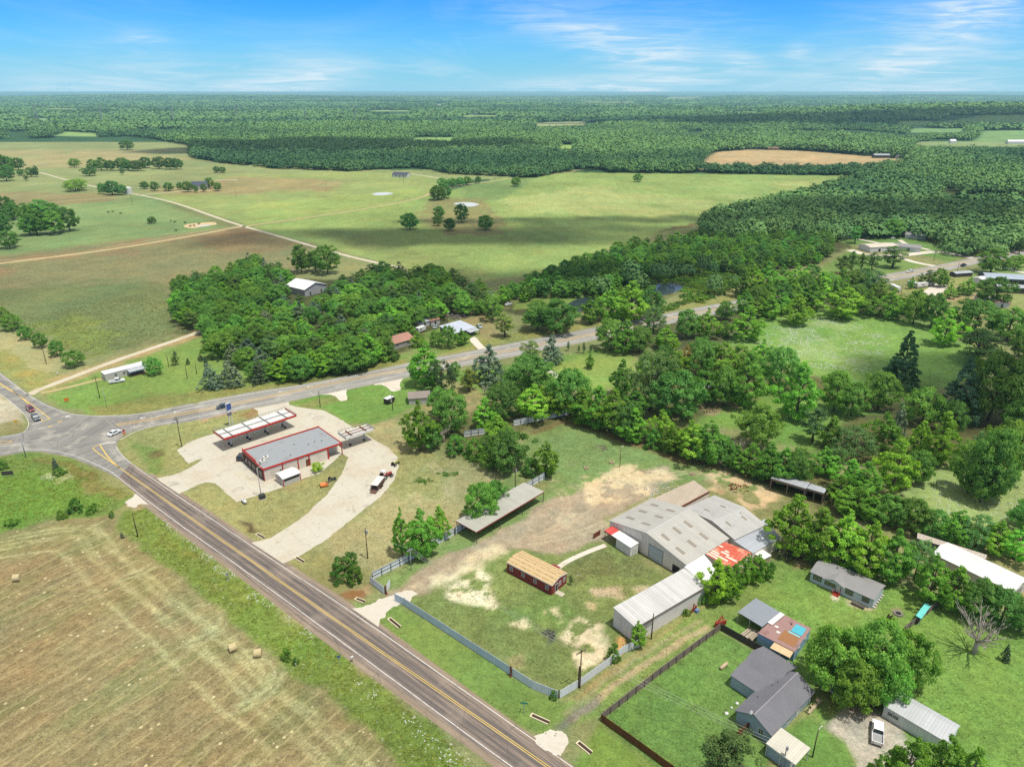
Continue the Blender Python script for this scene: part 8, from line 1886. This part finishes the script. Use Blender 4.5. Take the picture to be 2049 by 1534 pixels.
x, y = P(1716, 1213); r = root('garden_bench', 'grey bench on the pale patch in front of the mobile home', 'bench', x, y, 0, R(-44)); k = MB(); k.box(-1.5, 1.5, -.3, .3, .42, .5); k.build('seat', STEEL, r)
for sx in (-1.3, 1.3): k = MB(); k.box(sx - .06, sx + .06, -.25, .25, 0, .42); k.build('leg', STEEL, r)
x, y = P(1448, 1334); k = MB(); k.tube([(-1.2, 0, .3), (-1.0, 0, .38), (1.0, 0, .38), (1.2, 0, .3)], [.2, .38, .38, .2], 12); o = k.build('log', paint('pale_log', S(206, 184, 152), .8, .2), None, True); o.location = (x, y, 0); o.rotation_euler = (0, 0, R(40)); tag(o, 'pale fallen log on the bright fenced lawn', 'log')
for i, (u, v, s) in enumerate(((1475, 1407, .38), (1464, 1416, .25), (1454, 1427, .42), (1506, 1383, .8), (1479, 1487, .2))):
    x, y = P(u, v); k = MB(); k.tube([(0, 0, 0), (0, 0, .18), (0, 0, .26)], [s, s * .9, s * .4], 10); o = k.build('garden_stone', TRIM_W, None, True); o.location = (x, y, 0)
    tag(o, ['white round stone on the bright lawn closest to the house corner', 'small white stone between two larger ones on the bright lawn', 'flat white disc on the bright lawn near the short fence', 'large pale tub against the house wall corner', 'white stone in the grass beside the short brown fence'][i], 'stone')
# hay bales
t = NT('hay'); tcx = t.add('ShaderNodeTexCoord'); sp = t.add('ShaderNodeSeparateXYZ'); t.link(tcx.outputs['Object'], sp.inputs[0])
n = t.noise(9, 4, .7, tcx.outputs['Object']); c = t.mix(t.ramp(n, .3, .7), S(186, 164, 116), S(240, 222, 172)); t.bsdf(c, .95, bump=n, bstr=.6, bdist=.05); HAY = t.m
for (u, v, an, lb) in ((35, 1161, 12, 'round hay bale alone near the photo edge of the mown field'), (466, 1301, 35, 'round hay bale of the close pair, farther from the dark shrub'), (517, 1312, 8, 'round hay bale of the close pair, beside the dark shrub')):
    x, y = P(u, v); r = root('hay_bale', lb, 'hay bale', x, y, 0, R(an), 'round hay bales'); k = MB(); k.tube([(-.75, 0, .86), (-.7, 0, .86), (.7, 0, .86), (.75, 0, .86)], [.8, .87, .87, .8], 28); k.build('straw_body', HAY, r)
    for sx in (-.4, 0, .4): k = MB(); k.tube([(sx - .02, 0, .86), (sx + .02, 0, .86)], .885, 28); k.build('twine', paint('twine', S(200, 190, 160)), r)
# signs
SIGNB = paint('sign_blue', S(70, 96, 170), .5, .05); GRN = paint('sign_green', S(40, 150, 130), .5, .05)
def txt(s, size, mat, parent, loc, rot):
    cu = bpy.data.curves.new('lettering', 'FONT'); cu.body = s; cu.size = size; cu.align_x = 'CENTER'; cu.align_y = 'CENTER'; cu.extrude = .004
    ob = bpy.data.objects.new('lettering', cu); COL.objects.link(ob); ob.parent = parent; ob.location = loc; ob.rotation_euler = rot; cu.materials.append(mat)
    dg = bpy.context.evaluated_depsgraph_get(); me = bpy.data.meshes.new_from_object(ob.evaluated_get(dg)); bpy.data.objects.remove(ob)
    ob = link('lettering', me, parent); ob.location = loc; ob.rotation_euler = rot; return ob
x, y = P(463, 851); e = root('pylon_sign', 'tall white and blue pylon sign beside the long pump canopy', 'sign', x, y, 0, R(60)); hz_ = top_z(y, 806)
for s in (-.6, .6): k = MB(); k.box(s - .12, s + .12, -.12, .12, 0, hz_); k.build('post', TRIM_W, e)
k = MB(); k.box(-1.05, 1.05, -.22, .22, hz_ - 3.4, hz_); k.build('sign_panel', TRIM_W, e); k = MB(); k.box(-.95, .95, -.25, .25, hz_ - 2.6, hz_ - .3); k.build('blue_face', SIGNB, e); k = MB(); k.box(-.8, .8, -.22, .22, hz_ - 4.8, hz_ - 3.8); k.build('price_panel', paint('grey_face', S(120, 120, 130)), e)
def post_sign(name, label, u, v, h, w_, ph, face, an, shape='box', two=False, back=None):
    x, y = P(u, v); e = root(name, label, 'sign', x, y, 0, R(an)); k = MB()
    for s in ((-w_ / 2 + .1, w_ / 2 - .1) if two else (0,)): k.box(s - .04, s + .04, -.04, .04, 0, h - .05 if shape == 'box' else h - .3)
    k.build('post', PG, e); k = MB()
    if shape == 'box': k.box(-w_ / 2, w_ / 2, -.075, -.042, h - ph, h)
    elif shape == 'oct': k.prism([(w_ / 2 * math.cos(math.pi / 8 + i * math.pi / 4), h - w_ / 2 + w_ / 2 * math.sin(math.pi / 8 + i * math.pi / 4)) for i in range(8)], -.075, -.042, 'y')
    k.build('panel', face, e); return e
ORP = paint('sign_orange', S(244, 136, 40), .5, .05); REDS = paint('sign_red', S(206, 46, 40), .5, .05)
e = post_sign('stop_sign', 'red octagonal stop sign with orange board under it at the crossing', 250, 874, 2.9, .95, .9, REDS, 38, 'oct'); txt('STOP', .3, TRIM_W, e, (0, -.085, 2.43), (R(90), 0, 0)); k = MB(); k.box(-.5, .5, -.07, -.042, 1.0, 1.7); k.build('board', ORP, e)
post_sign('orange_sign', 'orange and white board in the grass beside the lush lawn', 134, 804, 1.6, 1.6, 1.2, ORP, 30, 'box', True); post_sign('yellow_sign', 'yellow warning sign at the crossing corner', 34, 852, 2.4, .9, .9, paint('sign_yellow', S(240, 186, 40)), 30)
post_sign('signboard', 'wide dark signboard on two posts in the lush corner', 17, 954, 2.1, 3.2, 1.4, paint('dark_face', S(84, 76, 76)), 12, 'box', True)
e = post_sign('street_sign', 'green street name sign by the lane entrance', 1049, 1427, 2.9, 1.5, .35, GRN, -10); k = MB(); k.box(-.016, .016, -.7, .7, 2.55, 2.9); k.build('second_blade', GRN, e)
post_sign('road_sign', 'grey road sign seen from behind in the flowered verge', 457, 1160, 2.0, .75, .75, PG, -130); post_sign('road_sign', 'small blue sign post beside the mailbox', 679, 1328, 2.3, .6, .5, SIGNB, 30)
post_sign('road_sign', 'tiny white marker post beside the dark round shrub', 593, 1333, 1.0, .2, .5, TRIM_W, 0)
def mailbox(u, v, label):
    x, y = P(u, v); e = root('mailbox', label, 'mailbox', x, y, 0, R(42)); k = MB(); k.box(-.05, .05, -.05, .05, 0, 1.05); k.build('post', WDD, e); k = MB(); k.prism([(-.16, 1.05), (.16, 1.05), (.16, 1.3), (.08, 1.42), (-.08, 1.42), (-.16, 1.3)], -.3, .3, 'x'); k.build('box', TRIM_W, e)
mailbox(705, 1323, 'white mailbox on a post at the verge layby'); mailbox(840, 758, 'white mailbox at the highway edge beside the tall yellow-green tree'); mailbox(116, 751, 'dark mailbox stand beside the gravel path end')
# culvert headwalls: recessed concrete trenches
CUL = paint('culvert_concrete', S(240, 222, 188), .85, .2, 2)
def culvert(u, v, u2, v2, label, w_=1.0):
    a = Vector(P(u, v)); b = Vector(P(u2, v2)); c = (a + b) / 2; L = (b - a).length; r = root('culvert_head', label, 'culvert', c.x, c.y, 0, math.atan2(b.y - a.y, b.x - a.x)); k = MB()
    k.box(-L / 2, L / 2, -w_ / 2, -w_ / 2 + .18, 0, .22); k.box(-L / 2, L / 2, w_ / 2 - .18, w_ / 2, 0, .22); k.box(-L / 2, -L / 2 + .25, -w_ / 2 + .181, w_ / 2 - .181, 0, .2); k.build('headwall', CUL, r); k = MB(); k.box(-L / 2 + .251, L / 2, -w_ / 2 + .181, w_ / 2 - .181, .01, .05); k.build('channel', paint('dark_channel', S(70, 54, 40), .6), r)  # channel strip darker than the pale rim
culvert(778, 1237, 800, 1255, 'concrete culvert head beside the gate drive, lawn side'); culvert(711, 1197, 729, 1204, 'concrete culvert head beside the muddy puddle'); culvert(1062, 1430, 1098, 1446, 'long concrete culvert head by the green street sign'); culvert(1155, 1484, 1183, 1507, 'concrete culvert head below the brown fence'); culvert(591, 1115, 607, 1124, 'concrete culvert head at the end of the curved concrete drive'); culvert(513, 1068, 528, 1076, 'concrete culvert head beside the dark wet strip')
# debris: brush heaps, stones, junk
def heap(name, label, u, v, r_, mat, n, seed, cat, sz=.3):
    x, y = P(u, v); rs_ = random.Random(seed); k = MB()
    for i in range(n):
        a_ = rs_.uniform(0, 6.28); q = r_ * rs_.uniform(0, 1) ** .6; p = Vector((math.cos(a_) * q, math.sin(a_) * q, sz * .3)); d = Vector((rs_.uniform(-1, 1), rs_.uniform(-1, 1), rs_.uniform(-.2, .5))).normalized() * sz * rs_.uniform(.6, 2)
        k.bar(p, p + d, sz * rs_.uniform(.2, .6), sz * rs_.uniform(.2, .5))
    o = k.build(name, mat); o.location = (x, y, 0); return tag(o, label, cat, None, 'stuff')
heap('rubble', 'grey rubble heap on the back lot grass', 1202, 897, 2.4, paint('rubble_mix', S(150, 132, 124), .9, .35, 3), 60, 1, 'rubble'); heap('rubble', 'pale rubble scraps lying between two stone blocks', 1142, 928, 1.6, paint('pale_rubble', S(206, 196, 176), .9, .3, 3), 26, 2, 'rubble', .22)
heap('rubble', 'bluish white debris strip behind the warehouse', 1330, 975, 4.2, paint('bluish_rubble', S(196, 206, 206), .8, .3, 3), 90, 3, 'rubble', .3); heap('rubble', 'bluish white debris along the dirt edge', 1302, 984, 3.6, paint('bluish_rubble', S(196, 206, 206)), 60, 13, 'rubble', .3); heap('rubble', 'charred dark ash heap on the fenced lot', 1098, 1268, 1.5, paint('ash_black', S(60, 60, 64), .9, .3, 3), 36, 4, 'rubble', .25)
heap('junk_heap', 'mixed junk behind the cottage sheds', 915, 634, 6, paint('junk_mix', S(140, 130, 126), .8, .4, 3), 90, 5, 'junk', .9); heap('junk_heap', 'dark scrap under the big tree at the lane end', 1580, 1112, 3.2, paint('dark_scrap', S(84, 80, 78), .7, .4, 3), 60, 6, 'junk', .5)
heap('rubble', 'rusty timber scraps on the sandy slab', 1478, 976, 3.2, RUST, 46, 7, 'rubble', .45); heap('rubble', 'pale timber scraps beside the hidden blue house', 1420, 818, 4.2, paint('pale_timber', S(196, 170, 136), .9, .3, 3), 70, 8, 'rubble', .5)
heap('rubble', 'white stone scatter on the bare lot grass', 848, 938, 3.6, TRIM_W, 16, 9, 'rubble', .22)
for (u, v, an, lb) in ((1173, 937, 10, 'square stone block sunk in the back lot, nearer the open carport'), (1224, 926, 20, 'square stone block beside the slim pole'), (1385, 949, 30, 'square stone block at the sandy slab corner')):
    x, y = P(u, v); k = MB(); k.box(-.7, .7, -.6, -.35, 0, .5); k.box(-.7, .7, .35, .6, 0, .5); k.box(-.7, -.45, -.349, .349, 0, .45); k.box(.45, .7, -.349, .349, 0, .45); o = k.build('stone_block', paint('tan_stone', S(200, 174, 144), .9, .2, 2), None, False, .03); o.location = (x, y, 0); o.rotation_euler = (0, 0, R(an)); tag(o, lb, 'stone')
def brush(u, v, r_, label, seed):
    x, y = P(u, v); rs = np.random.RandomState(seed); C = np.stack([rs.normal(size=18) * r_ * .5, rs.normal(size=18) * r_ * .3, np.full(18, .25)], 1); V, Fq, T = clump_leaves(rs, C, np.full(18, .6), 22, .32, np.repeat(C - np.array([0, 0, .6]), 22, 0), .4, .6)
    o = link('brush_pile', np_mesh('brush_pile', V, Fq, {'Tone': ('POINT', np.stack([T, T, T], 1))}, LEAF['bush'])); o.location = (x, y, 0); o.color = (.75, .8, .9, 1); tag(o, label, 'brush pile', None, 'stuff')
brush(898, 949, 3, 'cut green brush pile on the bare lot closer to the fence', 1); brush(848, 962, 2.4, 'small cut brush pile on the bare lot', 2); brush(955, 918, 3.2, 'cut brush pile below the leafy bush', 3)
# rusty post with vine, posts at the annex
x, y = P(1021.5, 1352); r = root('gate_post', 'rusty steel post between the two corrugated fence stretches', 'post', x, y); k = MB(); k.box(-.14, .14, -.14, .14, 0, 2.7); k.build('shaft', RUST, r); k = MB(); k.box(-.3, .3, -.3, .3, 0, .12); k.build('base_plate', RUST, r)
x, y = P(931 * .2934 + 500, 640 * .2934 + 1000); r = root('gate_post', 'rusty steel post at the folded gate leaf', 'post', x, y); k = MB(); k.box(-.12, .12, -.12, .12, 0, 2.5); k.build('shaft', RUST, r); k = MB(); k.box(-.3, .3, -.3, .3, 0, .12); k.build('base_plate', RUST, r)
fence_line('pipe_gate', 'small rusty pipe gate beside the warehouse awning', [(1188, 1078), (1201, 1070)], 1.5, RUST, RUST, False, 2, (), 1, True, .05, .2)
# cattle
def cow_mesh():
    k = MB(); k.tube([(-1.05, 0, 1.0), (-.95, 0, 1.05), (-.4, 0, 1.0), (.3, 0, .98), (.75, 0, 1.05), (1.0, 0, 1.2), (1.3, 0, 1.3)], [.1, .34, .42, .44, .4, .24, .16], 10)
    k.tube([(1.22, 0, 1.34), (1.45, 0, 1.25), (1.72, 0, 1.08)], [.17, .16, .1], 8)
    for x_ in (-.8, .65):
        for y_ in (-.22, .22): k.tube([(x_, y_, .95), (x_ - .04, y_, .5), (x_, y_, .0)], [.15, .09, .07], 6)
    k.tube([(-1.05, 0, 1.15), (-1.2, 0, .9), (-1.2, 0, .45)], [.05, .04, .05], 5); k.tube([(1.3, -.22, 1.42), (1.3, .22, 1.42)], [.06, .06], 5)
    return k.mesh('cow', paint('black_hide', (.012, .011, .011), .8), True)
CM = cow_mesh()
for i, (u, v) in enumerate(((217, 426), (226, 425), (242, 428.5), (342, 443), (350, 445.5), (371, 447), (381, 454), (389, 453), (398, 449.5), (352, 463))):
    x, y = P(u, v); o = link('cow', CM); o.location = (x, y, .03); o.rotation_euler = (0, 0, rnd.uniform(0, 6.28)); o['label'] = ['black cow grazing alone, lowest of the trio in the pasture', 'black cow of the trio, middle one', 'black cow of the trio towards the round tree', 'black cow left of its neighbour between the round tree and the sand bank', 'black cow walking towards the sand bank beside another', 'black cow at the grassy edge of the sand bank', 'black cow standing low on the sand bank near the water', 'black cow beside the one at the water', 'black cow at the back of the sand bank', 'black cow alone below the sand bank by the track'][i]; o['category'] = 'cow'; o['group'] = 'black cows in the pasture'

# ------------------------------------------------------------------ clouds that shade parts of the plain
def cloud_mat(name, den):
    t = NT(name); b_ = t.add('ShaderNodeBsdfDiffuse'); b_.inputs[0].default_value = (.9, .9, .9, 1); tp = t.add('ShaderNodeBsdfTransparent'); m_ = t.add('ShaderNodeMixShader')
    lw = t.add('ShaderNodeLayerWeight'); lw.inputs[0].default_value = .5; t.link(t.math('MULTIPLY', t.math('POWER', t.math('SUBTRACT', 1.0, lw.outputs['Facing']), 1.6), den, clamp=True), m_.inputs[0])
    t.link(tp.outputs[0], m_.inputs[1]); t.link(b_.outputs[0], m_.inputs[2]); t.link(m_.outputs[0], t.out.inputs[0]); return t.m
CLM = [cloud_mat('thin_cloud', .13), cloud_mat('thick_cloud', .62)]
def cloud(g_uv, rx, ry, alt, seed, label, rot=0, thick=0):
    gx_, gy_ = P(*g_uv); k = alt / sd.z; rs = np.random.RandomState(seed)
    c = Vector((gx_, gy_, 0)) + sd * k
    ico = bmesh.new(); bmesh.ops.create_icosphere(ico, subdivisions=2, radius=1); iv = np.array([v.co[:] for v in ico.verts]); f = np.array([[v.index for v in fc.verts] for fc in ico.faces]); ico.free()
    VV, FF = [], []; n = int(26 * max(1, rx / ry) ** .9)
    for i in range(n):
        a_ = rs.uniform(0, 6.28); q = rs.uniform(0, 1) ** .55; s_ = rs.uniform(.36, .6) * (1.15 - q * .5) * min(rx, ry)
        p = np.array([math.cos(a_) * q * (rx - s_), math.sin(a_) * q * (ry - s_), rs.uniform(0, .35) * min(rx, ry) * (1 - q)])
        cr_, sr_ = math.cos(rot), math.sin(rot); p = np.array([p[0] * cr_ - p[1] * sr_, p[0] * sr_ + p[1] * cr_, p[2]])
        v = iv * np.array([1.3, 1.1, .6]) * s_ * (1 + .22 * rs.normal(size=(len(iv), 1))); v[:, 2] = np.maximum(v[:, 2], -.12 * s_)
        VV.append(v + p); FF.append(f + i * len(iv))
    o = link('cloud', np_mesh('cloud', np.concatenate(VV), np.concatenate(FF), None, CLM[thick])); o.location = c; tag(o, label, 'cloud', None, 'stuff')
cloud((1060, 470), 330, 62, 1000, 1, 'small flat cloud above the hayfield', R(4)); cloud((1250, 440), 220, 30, 1000, 12, 'thin cloud above the hayfield edge', R(3)); cloud((800, 470), 160, 34, 1000, 13, 'cloud wisp above the hayfield corner', R(-6)); cloud((1860, 440), 190, 100, 1000, 2, 'cloud above the far houses and wood', R(10)); cloud((690, 298), 430, 190, 1200, 3, 'cloud above the far dark wood', R(4), thick=1)
cloud((1830, 232), 1000, 330, 1800, 4, 'wide cloud above the wooded hill', thick=1); cloud((1850, 745), 46, 30, 700, 5, 'little cloud above the flowering meadow', R(20)); cloud((1960, 800), 46, 34, 700, 6, 'little cloud above the shaded trees', R(20))
cloud((1320, 245), 520, 120, 1500, 7, 'cloud above the middle wood', R(3), thick=1); cloud((700, 206), 1500, 260, 2200, 8, 'long cloud above the distant woods', thick=1); cloud((1480, 196), 1800, 330, 2600, 9, 'long cloud near the horizon woods', thick=1); cloud((330, 226), 700, 140, 1700, 10, 'cloud above the distant plain woods', thick=1); cloud((1050, 560), 130, 40, 900, 11, 'small cloud above the creek wood', R(5))
# ------------------------------------------------------------------ air
if HAZE:
    t = NT('haze_air'); t.n.remove(t.n[0]) if False else None
    v = t.add('ShaderNodeVolumePrincipled'); v.inputs['Color'].default_value = (.50, .88, .96, 1); v.inputs['Density'].default_value = HAZE; v.inputs['Anisotropy'].default_value = .2
    t.link(v.outputs[0], t.out.inputs['Volume'])
    k = MB(); k.box(-43500, 43500, -1500, 43500, -60, 112.5); o = k.build('haze', t.m); tag(o, 'thin bluish air over the whole plain', 'haze', None, 'stuff')
